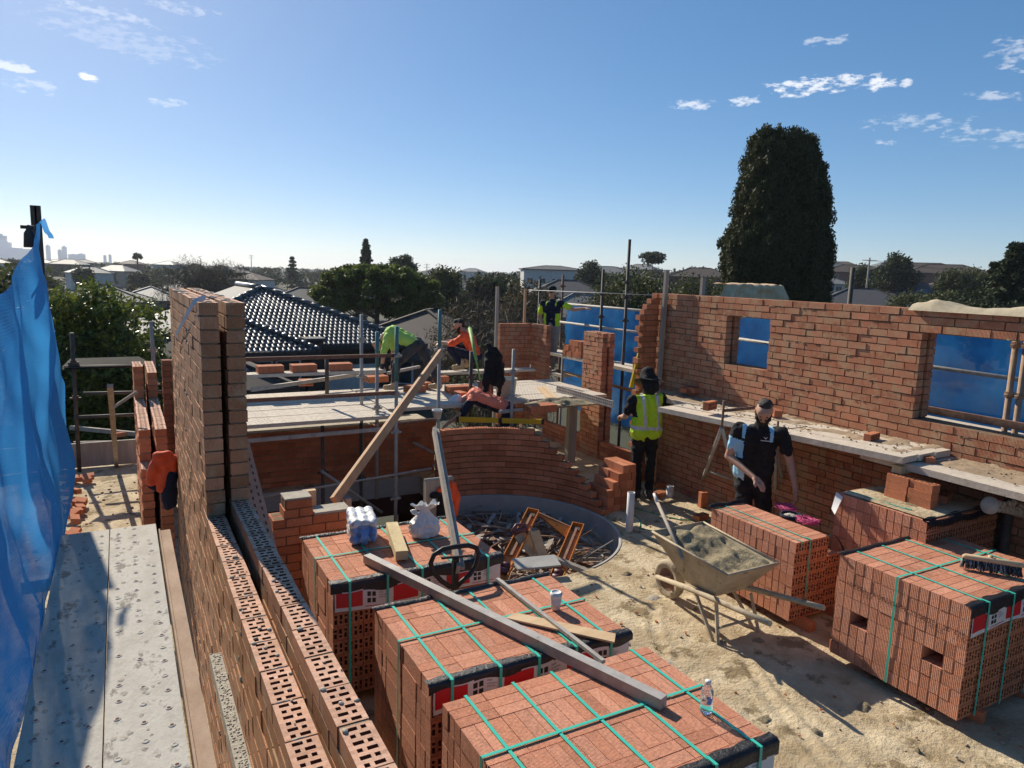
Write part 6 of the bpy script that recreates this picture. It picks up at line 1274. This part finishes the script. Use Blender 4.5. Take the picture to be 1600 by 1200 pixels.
# norfolk pine and other skyline trees
def conifer(label, px, depth, z0, z1, w_, tiers, leaf='leaf_dark', size=.2, n_per=60, seed=1, name='conifer', even=False):
    p = PD(px, depth); g = np.random.default_rng(seed); C = []
    for i in range(tiers):
        k = i/(tiers-1); z = z0+(z1-z0)*k; rr_ = w_/2*((1-k)**.75*.95+.05) if not even else w_/2*(.75+.25*math.sin(i*2.1))*(1-k**6)
        m = max(3, int(9*rr_/w_*2))
        for a in np.linspace(0, 6.28, m, endpoint=False): a += i*.7; q = rr_*(.5+.5*g.random()); C.append((p.x+math.cos(a)*q, p.y+math.sin(a)*q, z-.12*q+g.normal()*.05)); C.append((p.x+math.cos(a)*q*.4, p.y+math.sin(a)*q*.4, z))
    t = thing(name, label, 'tree', (p.x, p.y, terrain(p.x, p.y))); V, F = leaf_quads(np.array(C), size, n_per, w_*.13, .55, 2.0); numesh('crown', V, F, leaf, None, t); mb = MB(); mb.tube([(p.x, p.y, terrain(p.x, p.y)), (p.x, p.y, z1)], [w_*.05, w_*.01], 8); mb.build('trunk', 'bark', t); return t
conifer('slender Norfolk pine standing above the acacia on the skyline', 569, 150, -2, 9.2, 3.4, 24, size=.26, n_per=60, seed=2, name='pine_tree', even=True)
conifer('large dark conifer at the right edge beyond the long wall', 1568, 58, 0, 6.6, 5.2, 13, size=.2, n_per=120, seed=3)
conifer('smaller pointed conifer left of the large one at right', 1536, 60, 1, 5.3, 2.6, 9, size=.18, n_per=90, seed=4)
tree_px('dark green bush mass below the two conifers at right', 1530, 55, -2, 3.0, 4.5, 130, .17, 90, .8, 'leaf_dark', 41, hollow=.5, core_k=.7)
tree_px('round grey green bush on the hillside left of the conifers', 1490, 120, 1, 6.3, 8, 110, .3, 60, 1.2, 'leaf_mid', 42, hollow=.5)
tree_px('dark spreading tree on the right skyline by the power pole', 1385, 130, 1.5, 8.6, 7.5, 120, .28, 70, 1.1, 'leaf_dark', 43, hollow=.4, core_k=.6)
tree_px('bushy tree left of the power pole beside the cypress', 1338, 140, 0, 7.0, 5.5, 90, .3, 60, 1.0, 'leaf_mid', 44, hollow=.5)
tree_px('low bushes right of the house with the arched window', 1418, 85, -1, 2.4, 6, 80, .2, 60, .8, 'leaf_mid', 45, hollow=.5)
tree_px('low green shrubs before the hillside houses at right', 1470, 80, -1, 2.7, 5.5, 80, .2, 60, .8, 'leaf_mid', 46, hollow=.5)
tree_px('small umbrella shaped gum tree on the skyline right of the tall pole', 1012, 170, 6.5, 9.5, 6.4, 50, .3, 50, .9, 'leaf_dark', 47, hollow=.5, flat=.7, tr=.15)
tree_px('round crowned tree on the skyline right of the pine', 625, 140, 1, 6.2, 5.6, 80, .28, 60, .9, 'leaf_dark', 48, hollow=.5)
tree_px('rounded brownish tree left of the olive shrub', 690, 75, -4, 3.6, 5.2, 130, .2, 70, .9, 'leaf_mid', 49, hollow=.5, core_k=.6)
tree_px('tall dense bush beside the rounded brownish tree', 655, 70, -5, 1.2, 4.5, 100, .2, 70, .9, 'leaf_dark', 50, hollow=.5, core_k=.6)
tree_px('dark tree by the white flat roofed building', 915, 150, 0, 6.2, 6, 80, .3, 60, 1, 'leaf_dark', 51, hollow=.5)
tree_px('grey twiggy trees behind the corner wall post', 820, 60, -3, 2.8, 5, 110, .16, 60, .9, 'leaf_brown', 52, hollow=.3)
conifer('dark pointed tree among the far roofs at left', 455, 260, -2, 6.5, 6, 8, size=.45, n_per=40, seed=7)
tree_px('dark green conifer bush at the foot of the bare tree', 342, 75, -6, -.2, 3.4, 60, .2, 70, .8, 'leaf_dark', 53, hollow=.4, core_k=.6)
# palm
p = PD(216, 260); t = thing('palm_tree', 'slender palm on the far left skyline', 'tree', (p.x, p.y, terrain(p.x, p.y))); mb = MB(); zt = H+8.5*260/F_PX; mb.tube([(p.x, p.y, terrain(p.x, p.y)), (p.x, p.y, zt)], [.35, .22], 8); mb.build('trunk', 'bark', t); V, F = leaf_quads(ell_clumps((p.x, p.y, zt), (1.3, 1.3, 1.1), 20, .5, 3), .25, 30, .6, 1, 4); numesh('crown', V, F, 'leaf_dark', None, t)
# scattered suburb trees, four shapes copied about
protos = []
for i, (leaf, w_, h_, s) in enumerate((('leaf_dark', 6, 6, 1), ('leaf_mid', 7, 5, 2), ('leaf_brown', 6, 5.5, 3), ('leaf_dark', 4, 7, 4))):
    C = ell_clumps((0, 0, h_*.62), (w_/2, w_/2, h_*.42), 70, .45, 60+i); V, F = leaf_quads(C, .34, 34, 1.0); o = numesh('crown', V, F, leaf); mb = MB(); trunk(mb, (0,0,-.6), (0,0,h_*.7), .25, .1, 4, 1.5); protos.append((o.data, mb.build('trunk', 'bark').data)); bpy.data.objects.remove(o)
for k in [k for k in bpy.data.objects if k.name.startswith('trunk') and k.parent is None]: bpy.data.objects.remove(k)
rnd = random.Random(44); kinds = ['small dark rounded tree among the far suburb roofs', 'spreading olive tree among the far suburb roofs', 'brownish winter tree among the far suburb roofs', 'narrow dark tree among the far suburb roofs']
spots = []
for i in range(120): spots.append((rnd.uniform(-20, 830), 70+360*rnd.random()**1.4, rnd.uniform(.6, 1.2)))
for i in range(46): spots.append((rnd.uniform(830, 1640), rnd.uniform(150, 420), rnd.uniform(.6, 1.1)))
for i in range(22): spots.append((90+i*11+rnd.uniform(-4, 4), rnd.uniform(48, 75), rnd.uniform(.5, .8)))
for px, d, s in spots:
    p = PD(px, d); i = rnd.randrange(4); zb = terrain(p.x, p.y)
    if 360 < px < 620 and d < 60: continue
    t = thing('suburb_tree', kinds[i], 'tree', (p.x, p.y, zb), kinds[i].split(' among')[0]+'s of the suburb'); t.scale = (s*1.1, s*1.1, s*rnd.uniform(.8, 1.0)); t.rotation_euler = (0, 0, rnd.uniform(0, 6))
    for nm, me in zip(('crown', 'trunk'), protos[i]): link(nm, me, t)
V = []; C = []
for i in range(4200):
    px = rnd.uniform(-60, 1660); d = 250+2200*rnd.random()**1.7; p = PD(px, d); C.append((p.x, p.y, terrain(p.x, p.y)+rnd.uniform(.5, 4.0)))
V, F = leaf_quads(np.array(C), .9, 22, 3.0, .8); tag(numesh('far_woodland', V, F, 'leaf_dark'), kind='stuff')
# ================================================================ houses
HM = {}
def hmat(name, c, rough=.8, bump=True):
    if name not in HM:
        M[name] = noisy(name, tuple(q*.85 for q in c), tuple(min(1, q*1.1) for q in c), 1.5, rough, .1, bscale=20) if bump else plain(name, c, rough); HM[name] = 1
    return name
hmat('roof_black', (.03,.03,.033), .42); hmat('roof_grey', (.07,.07,.072), .75); hmat('roof_brown', (.075,.055,.045), .8); hmat('roof_light', (.17,.17,.165), .65); hmat('wall_cream', (.34,.29,.24)); hmat('wall_brick', (.19,.10,.07)); hmat('wall_white', (.5,.49,.47)); hmat('wall_grey', (.24,.23,.22)); hmat('wall_dark', (.05,.033,.028))
M['glass_dark'] = plain('window_glass', (.03,.035,.045), .12, spec=.8); M['solar'] = noisy('solar_panel', (.02,.03,.06), (.03,.045,.085), 1, .15, 0)
def house(label, px, d, w_, dp, eave, rise, rot=0, roof='roof_grey', wall='wall_cream', two=False, gable=False, windows=3, solar=False, zb=None, group=None, arch=False):
    p = PD(px, d); z0 = terrain(p.x, p.y) if zb is None else zb; t = thing('house', label, 'house', (p.x, p.y, z0), group); t.rotation_euler = (0, 0, -YAW-math.atan((px-800)/F_PX)*.6+rot)
    def loc(mb): mb.v = [(x+p.x, y+p.y, z+z0) for x, y, z in mb.v]; return mb
    a, b = w_/2, dp/2; mb = MB(); mb.box(-a, a, -b, b, -2, eave)
    if gable:
        for s_ in (-1, 1): mb.face([(s_*a, -b, eave), (s_*a, b, eave), (s_*a, 0, eave+rise)][::s_])
    loc(mb).build('wall', wall, t); o_ = .45; mb = MB(); e = eave-.05; A, B = a+o_, b+o_
    if gable:
        for s_ in (-1, 1): mb.obox((-A, s_*B, e-.15), (2*A,0,0), (0,-s_*B, rise+.12), (0,0,.14))
    else:
        if A > B: r1, r2 = (-A+B, 0, e+rise), (A-B, 0, e+rise)
        else: r1, r2 = (0, -B+A, e+rise), (0, B-A, e+rise)
        c = [(-A,-B,e), (A,-B,e), (A,B,e), (-A,B,e)]
        if A > B: fs = [[c[0], c[1], r2, r1], [c[1], c[2], r2], [c[2], c[3], r1, r2], [c[3], c[0], r1]]
        else: fs = [[c[0], c[1], r1], [c[1], c[2], r2, r1], [c[2], c[3], r2], [c[3], c[0], r1, r2]]
        for f in fs: mb.face(f)
        mb.box(-A, A, -B, B, e-.2, e-.003)
        for q in c: mb.beam(Vector(q)+Vector((0,0,.03)), Vector(r1 if (Vector(q)-Vector(r1)).length < (Vector(q)-Vector(r2)).length else r2)+Vector((0,0,.03)), .22, .1)
        mb.beam(Vector(r1)+Vector((0,0,.03)), Vector(r2)+Vector((0,0,.03)), .22, .1)
    rf = loc(mb).build('roof', roof, t)
    if solar:
        mb = MB(); n_ = Vector((0, -rise, B)).normalized(); u_ = Vector((0, B, rise)).normalized()
        for i in range(4): mb.obox(Vector((-a*.5+i*1.05, -B, e))+u_*1.2+n_*.06, (1.0,0,0), u_*1.65, n_*.04)
        loc(mb).build('solar_panels', 'solar', rf)
    for lev in ((0, 1) if two else (0,)):
        for i in range(windows):
            x = -a+(i+.5)*w_/windows; zz = .9+lev*2.8; mb = MB(); mb.box(x-.75, x+.75, -b-.05, -b-.001, zz, zz+1.25)
            if arch and i == 0: mb.lathe((x, -b-.03, zz+1.25), [(.001,-.02),(.75,-.02),(.75,.02)], 16, (0,1,0))
            f = loc(mb).build('window', 'wall_white', t); mb = MB(); mb.box(x-.66, x-.03, -b-.07, -b-.052, zz+.08, zz+1.17); mb.box(x+.03, x+.66, -b-.07, -b-.052, zz+.08, zz+1.17); loc(mb).build('pane', 'glass_dark', f)
    return t
# neighbour with glossy black tiles: real tile relief
t = thing('house', 'neighbouring house with a glossy black tiled hip roof and dark brick walls', 'house', (PD(480, 36).x, PD(480, 36).y, -3.1))
def tiles(corner, ridge_dir, up_dir, wl, hl, clip, name, tw=.235, gz=.33):
    """wl wide, hl up the slope; clip(s) gives the left/right limits at slope position s"""
    corner = Vector(corner); rd = Vector(ridge_dir).normalized(); ud = Vector(up_dir).normalized(); n = rd.cross(ud).normalized(); n = n if n.z > 0 else -n; V = []; F = []
    rows = int(hl/gz)
    for r_ in range(rows):
        s0, s1 = r_*gz, (r_+1)*gz; l, rr_ = clip((s0+s1)/2); off = (tw/2 if r_ % 2 else 0); c0 = int((l-off)/tw); c1 = int((rr_-off)/tw)
        for c in range(c0, c1):
            x0 = off+c*tw; i0 = len(V)
            for v_, lift in ((0, .052), (.08, .06), (1.06, .008)):
                for q in range(7): u = q/6; hgt = .055*math.sin(math.pi*min(1, u/.72))**.8 if u < .72 else .004; V.append(corner+rd*(x0+tw*u)+ud*(s0+gz*v_)+n*(hgt+lift))
            for v_ in range(2):
                for q in range(6): a = i0+v_*7+q; F.append((a, a+1, a+8, a+7))
            b0 = len(V); V.extend([V[i0]-n*.07, V[i0+6]-n*.07]); F.append((b0, b0+1, i0+6, i0))
    numesh(name, np.array([tuple(v) for v in V]), np.array(F), 'roof_tile_black', None, t, smooth=True)
M['roof_tile_black'] = noisy('roof_tile_black', (.034,.032,.03), (.055,.052,.048), 3, .42, .05, spec=.9); _p = M['roof_tile_black'].node_tree.nodes['Principled BSDF']; _p.inputs['Coat Weight'].default_value = .35; _p.inputs['Coat Roughness'].default_value = .3
eL = Vector(P(345, 545, z=-.25)); eR = P(640, 537, z=-.25); dE = (eR-eL); dE.z = 0; wl = dE.length; dE.normalize(); nB = Vector((-dE.y, dE.x, 0)); pit = R(23); upv = nB*math.cos(pit)+Vector((0,0,math.sin(pit)))
apx = P(437, 455, z=2.15); sA = (apx-eL).dot(dE); hl = (2.15+.25)/math.sin(pit)
mainL, mainR = sA-hl*.88, sA+hl*.96+.6
tiles(eL+nB*.1, dE, upv, wl, hl, lambda s: (sA-(hl-s)*.93-.2, sA+(hl-s)*1.0+.2), 'roof')
a_ = eL+nB*.1+dE*sA+upv*hl; mb = MB()
for sgn in (-1, 1):
    b_ = eL+nB*.1+dE*(sA+sgn*hl*1.0); k = 16
    for i in range(k): q0, q1 = a_.lerp(b_, i/k), a_.lerp(b_, (i+1)/k+.012); mb.tube([q0+Vector((0,0,.07)), q1+Vector((0,0,.1))], .13, 8)
back = a_+nB*6
mb.tube([a_+Vector((0,0,.08)), back+Vector((0,0,.08))], .13, 8); bl, br = eL+dE*(sA-hl)+nB*12, eL+dE*(sA+hl)+nB*12
mb.build('ridge_caps', 'roof_tile_black', t)
mb = MB(); mb.face([eL+nB*.1+dE*(sA+hl), br, back, a_]); mb.face([eL+nB*.1+dE*(sA-hl), a_, back, bl]); mb.build('side_roof', 'roof_grey', t)
# front wing
wz = -.32; wL = P(330, 548, z=wz); sW = (P(492, 546, z=wz)-wL).dot(dE); wl0 = wL-nB*1.5; hw = 2.9
tiles(wl0, dE, upv, sW, hw, lambda s: (-1, sW-s*.93), 'wing_roof')
mb = MB(); q0 = wl0+dE*sW; q1 = wl0+dE*(sW-hw*.93)+upv*hw
for i in range(12): mb.tube([q0.lerp(q1, i/12)+Vector((0,0,.1)), q0.lerp(q1, (i+1)/12)+Vector((0,0,.07))], .12, 8)
mb.face([q0, q0+nB*3.5, q1+nB*.9]); mb.build('wing_hip', 'roof_tile_black', t)
mb = MB(); b0 = wl0+nB*.6; mb.obox(b0+Vector((0,0,-3.2)), dE*(sW-.5), nB*6, (0,0,3.12)); b1 = eL+nB*.7; mb.obox(b1+Vector((0,0,-3.2)), dE*(wl+3), nB*8, (0,0,3.12)); mb.build('wall', 'wall_dark', t)
mb = MB(); mb.obox(wl0+nB*.02+Vector((0,0,-.22)), dE*sW, nB*.1, (0,0,.2)); mb.obox(eL+nB*.02+Vector((0,0,-.2)), dE*(wl+1), nB*.1, (0,0,.18)); mb.build('gutter', 'roof_black', t)
pc = P(498, 530, z=.2); mb = MB(); c_ = eL+dE*((pc-eL).dot(dE)-.3)-nB*.6; mb.obox(c_+Vector((0,0,-3.2)), dE*.75, nB*.8, (0,0,3.5)); mb.build('chimney', 'wall_dark', t); mb = MB(); mb.obox(c_+Vector((-.08,-.08,.32)), dE*.92, nB*.95, (0,0,.1)); mb.build('chimney_cap', 'roof_grey', t)
for (x0, x1, h0, h1, front) in ((sW-4.9, sW-3.4, -1.6, -.35, 1), (sW-3.2, sW-1.9, -1.6, -.35, 1), (sW-1.8, sW-.7, -1.6, -.35, 1)):
    o = wl0+nB*.6+dE*x0; mb = MB(); mb.obox(o+Vector((0,0,h0))-nB*.05, dE*(x1-x0), nB*.04, (0,0,h1-h0)); f = mb.build('window', 'wall_white', t); mb = MB(); mb.obox(o+dE*.1+Vector((0,0,h0+.1))-nB*.07, dE*(x1-x0-.2), nB*.015, (0,0,h1-h0-.2)); mb.build('pane', 'glass_dark', f)
o = eL+nB*.7+dE*((P(528, 570, z=-1)-eL).dot(dE)); mb = MB(); mb.obox(o+Vector((0,0,-2.9))-nB*.05, dE*2.6, nB*.04, (0,0,1.9)); mb.build('garage_door', 'wall_white', t)
# other houses
house('low house with a solar panelled brown roof left of the tall wall', 255, 27, 7, 8, 2.3, 1.7, .25, 'roof_brown', 'wall_cream', solar=True)
house('house with a pale ribbed roof glinting beside the leafy tree', 235, 42, 9, 9, 2.3, 1.8, .2, 'roof_light', 'wall_white', gable=True)
house('house with solar panels behind the black tiled roof', 400, 52, 9, 9, 3.0, 2.2, .2, 'roof_grey', 'wall_cream', solar=True)
house('house with a dark brown ribbed roof behind the bending man', 668, 40, 9, 10, 2.3, 2.1, -.25, 'roof_brown', 'wall_brick')
house('pale two storey house with a balcony left of the bare tree', 172, 95, 9, 9, 5.6, 1.8, .1, 'roof_grey', 'wall_grey', True)
house('two storey house with a light roof right of the pale balcony house', 235, 105, 9, 9, 5.3, 1.8, .1, 'roof_light', 'wall_cream', True)
house('brown hip roofed house low behind the leafy tree', 222, 62, 9, 8, 2.8, 1.8, .1, 'roof_brown', 'wall_brick')
house('dark roofed house beyond the bare tree at right', 395, 120, 11, 9, 4.0, 2, .1, 'roof_grey', 'wall_brick', True)
house('pale house with a glinting roof among trees near the pointed tree', 425, 150, 11, 9, 4.5, 2, .1, 'roof_light', 'wall_cream', True)
house('brick house with a light hip roof right of the bare tree', 425, 105, 10, 9, 5, 2, .1, 'roof_light', 'wall_brick', True)
house('low brick house below the light hip roof', 448, 95, 9, 9, 3.4, 2, .1, 'roof_light', 'wall_brick')
house('brick house with a grey roof left of the acacia', 475, 110, 11, 9, 5.5, 2, .1, 'roof_grey', 'wall_brick', True)
house('wide white building with a flat roof on the central skyline', 857, 190, 16, 12, 7.3, 1.0, .1, 'roof_grey', 'wall_white', True, windows=5)
house('dark grey roofed house below the white flat building', 880, 110, 13, 10, 3.5, 2.4, .1, 'roof_grey', 'wall_brick')
house('pale grey roofed house right behind the man in the cap', 905, 80, 11, 9, 2.3, 2.4, .1, 'roof_light', 'wall_cream')
house('cream house with an arched window by the dark pole at right', 1335, 95, 13, 10, 3.2, 2.4, 0, 'roof_grey', 'wall_white', arch=True)
house('house with a solar roof in the middle of the right hillside', 1420, 130, 12, 10, 3.4, 2.4, 0, 'roof_grey', 'wall_brick', solar=True)
house('wide brick house with a brown roof high on the right hillside', 1460, 190, 20, 12, 5.6, 2.4, 0, 'roof_brown', 'wall_brick', True, windows=4)
house('pale flat shed near the conifers at right', 1500, 80, 7, 5, 2.9, .5, 0, 'roof_light', 'wall_grey', gable=True, windows=1)
house('brown roofed house at the skyline left of the power pole', 1320, 200, 16, 10, 5.6, 2, 0, 'roof_brown', 'wall_brick', True)
house('brown roofed house at the skyline right of the dark spreading tree', 1432, 240, 18, 10, 6, 2, 0, 'roof_brown', 'wall_cream', True)
house('long low roof on the skyline above the rounded bush', 1085, 160, 14, 10, 5.6, 2.0, 0, 'roof_brown', 'wall_brick')
house('solar roofed house on the skyline behind the round crowned tree', 590, 190, 16, 12, 5.6, 2, 0, 'roof_light', 'wall_cream')
house('grey house with a pale gable behind the rounded brownish tree', 745, 140, 14, 10, 4.5, 2, 0, 'roof_light', 'wall_grey', solar=True)
rnd = random.Random(8)
for i in range(44):
    px = rnd.uniform(-20, 780) if i < 28 else rnd.uniform(800, 1620); d = rnd.uniform(150, 480); rf = rnd.choice(('roof_grey', 'roof_brown', 'roof_light', 'roof_light')); wl_ = rnd.choice(('wall_cream', 'wall_brick', 'wall_white'))
    house(f'distant suburban house with {"grey" if rf=="roof_grey" else "brown" if rf=="roof_brown" else "pale"} roof and {wl_[5:]} walls', px, d, rnd.uniform(9, 14), rnd.uniform(8, 10), rnd.choice((2.8, 5.4, 5.4)), rnd.uniform(1.6, 2.2), rnd.uniform(-.5, .5), rf, wl_, windows=2, group=f'distant houses with {rf[5:]} roofs and {wl_[5:]} walls')
# power poles
def pole(label, px, d, zt):
    p = PD(px, d); t = thing('power_pole', label, 'power pole', (p.x, p.y, terrain(p.x, p.y))); mb = MB(); mb.tube([(p.x, p.y, terrain(p.x, p.y)), (p.x, p.y, zt)], [.17, .12], 8); mb.build('pole', 'timber_grey', t)
    for q in (.4, 1.3): mb = MB(); mb.beam(Vector((p.x, p.y, zt-q))-rr_v*1.1, Vector((p.x, p.y, zt-q))+rr_v*1.1, .1, .1); mb.build('crossarm', 'timber_grey', t)
    return Vector((p.x, p.y, zt))
a = pole('power pole with wires right of the cypress', 1343, 110, 3.28+42*110/F_PX); b = pole('thin power pole on the left skyline above the far roofs', 392, 300, H+17*300/F_PX); c_ = pole('thin power pole on the skyline between the round tree and the shrub', 663, 250, H+12*250/F_PX)
mb = MB()
for q in (.4, 1.3):
    for s_ in (-1, 1): e = PD(1700, 160); mb.tube([a+rr_v*s_-Vector((0,0,q)), (a+Vector((e.x, e.y, a.z)))/2*1.0-Vector((0,0,q+1.2)) if 0 else a.lerp(Vector((e.x, e.y, a.z-1)), .5)+rr_v*s_-Vector((0,0,q+.9)), Vector((e.x, e.y, a.z-1-q))+rr_v*s_], .02, 4)
tag(mb.build('power_lines', 'dark_steel', loc=a), 'power lines running right from the pole beside the cypress', 'power line')
# city skyline far away
hmat('city_wall_hazed', (.7,.72,.75)); rnd = random.Random(2)  # pale bluish wall tone carries part of the distance haze
for i, (px, hpx, wpx) in enumerate(((-12,26,30), (6,34,16), (14,24,14), (30,15,40), (79,21,5), (97,15,5), (104,20,6), (118,9,14), (130,10,10), (166,9,4), (174,10,4))):
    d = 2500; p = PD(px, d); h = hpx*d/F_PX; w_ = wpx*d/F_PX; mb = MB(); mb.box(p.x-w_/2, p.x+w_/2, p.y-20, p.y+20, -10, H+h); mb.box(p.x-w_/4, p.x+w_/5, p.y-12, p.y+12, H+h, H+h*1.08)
    tag(mb.build('city_tower', 'city_wall_hazed', loc=(p.x, p.y, -10)), 'pale hazy city tower on the far left skyline', 'tower', 'hazy city towers on the skyline')
# ================================================================ haze
HAZE = True
if HAZE:
    mb = MB(); mb.box(-5600, 5600, -5600, 5600, -60, 62); mb.f = mb.f; o = mb.build('haze', 'mortar'); tag(o, kind='stuff'); o.data.materials.clear()
    m = bpy.data.materials.new('haze'); m.use_nodes = True; tt = m.node_tree; tt.nodes.clear(); out = tt.nodes.new('ShaderNodeOutputMaterial'); pv = tt.nodes.new('ShaderNodeVolumePrincipled'); pv.inputs['Color'].default_value = (.85,.9,1,1); pv.inputs['Density'].default_value = .00016; pv.inputs['Anisotropy'].default_value = .3; tt.links.new(pv.outputs[0], out.inputs['Volume']); o.data.materials.append(m)
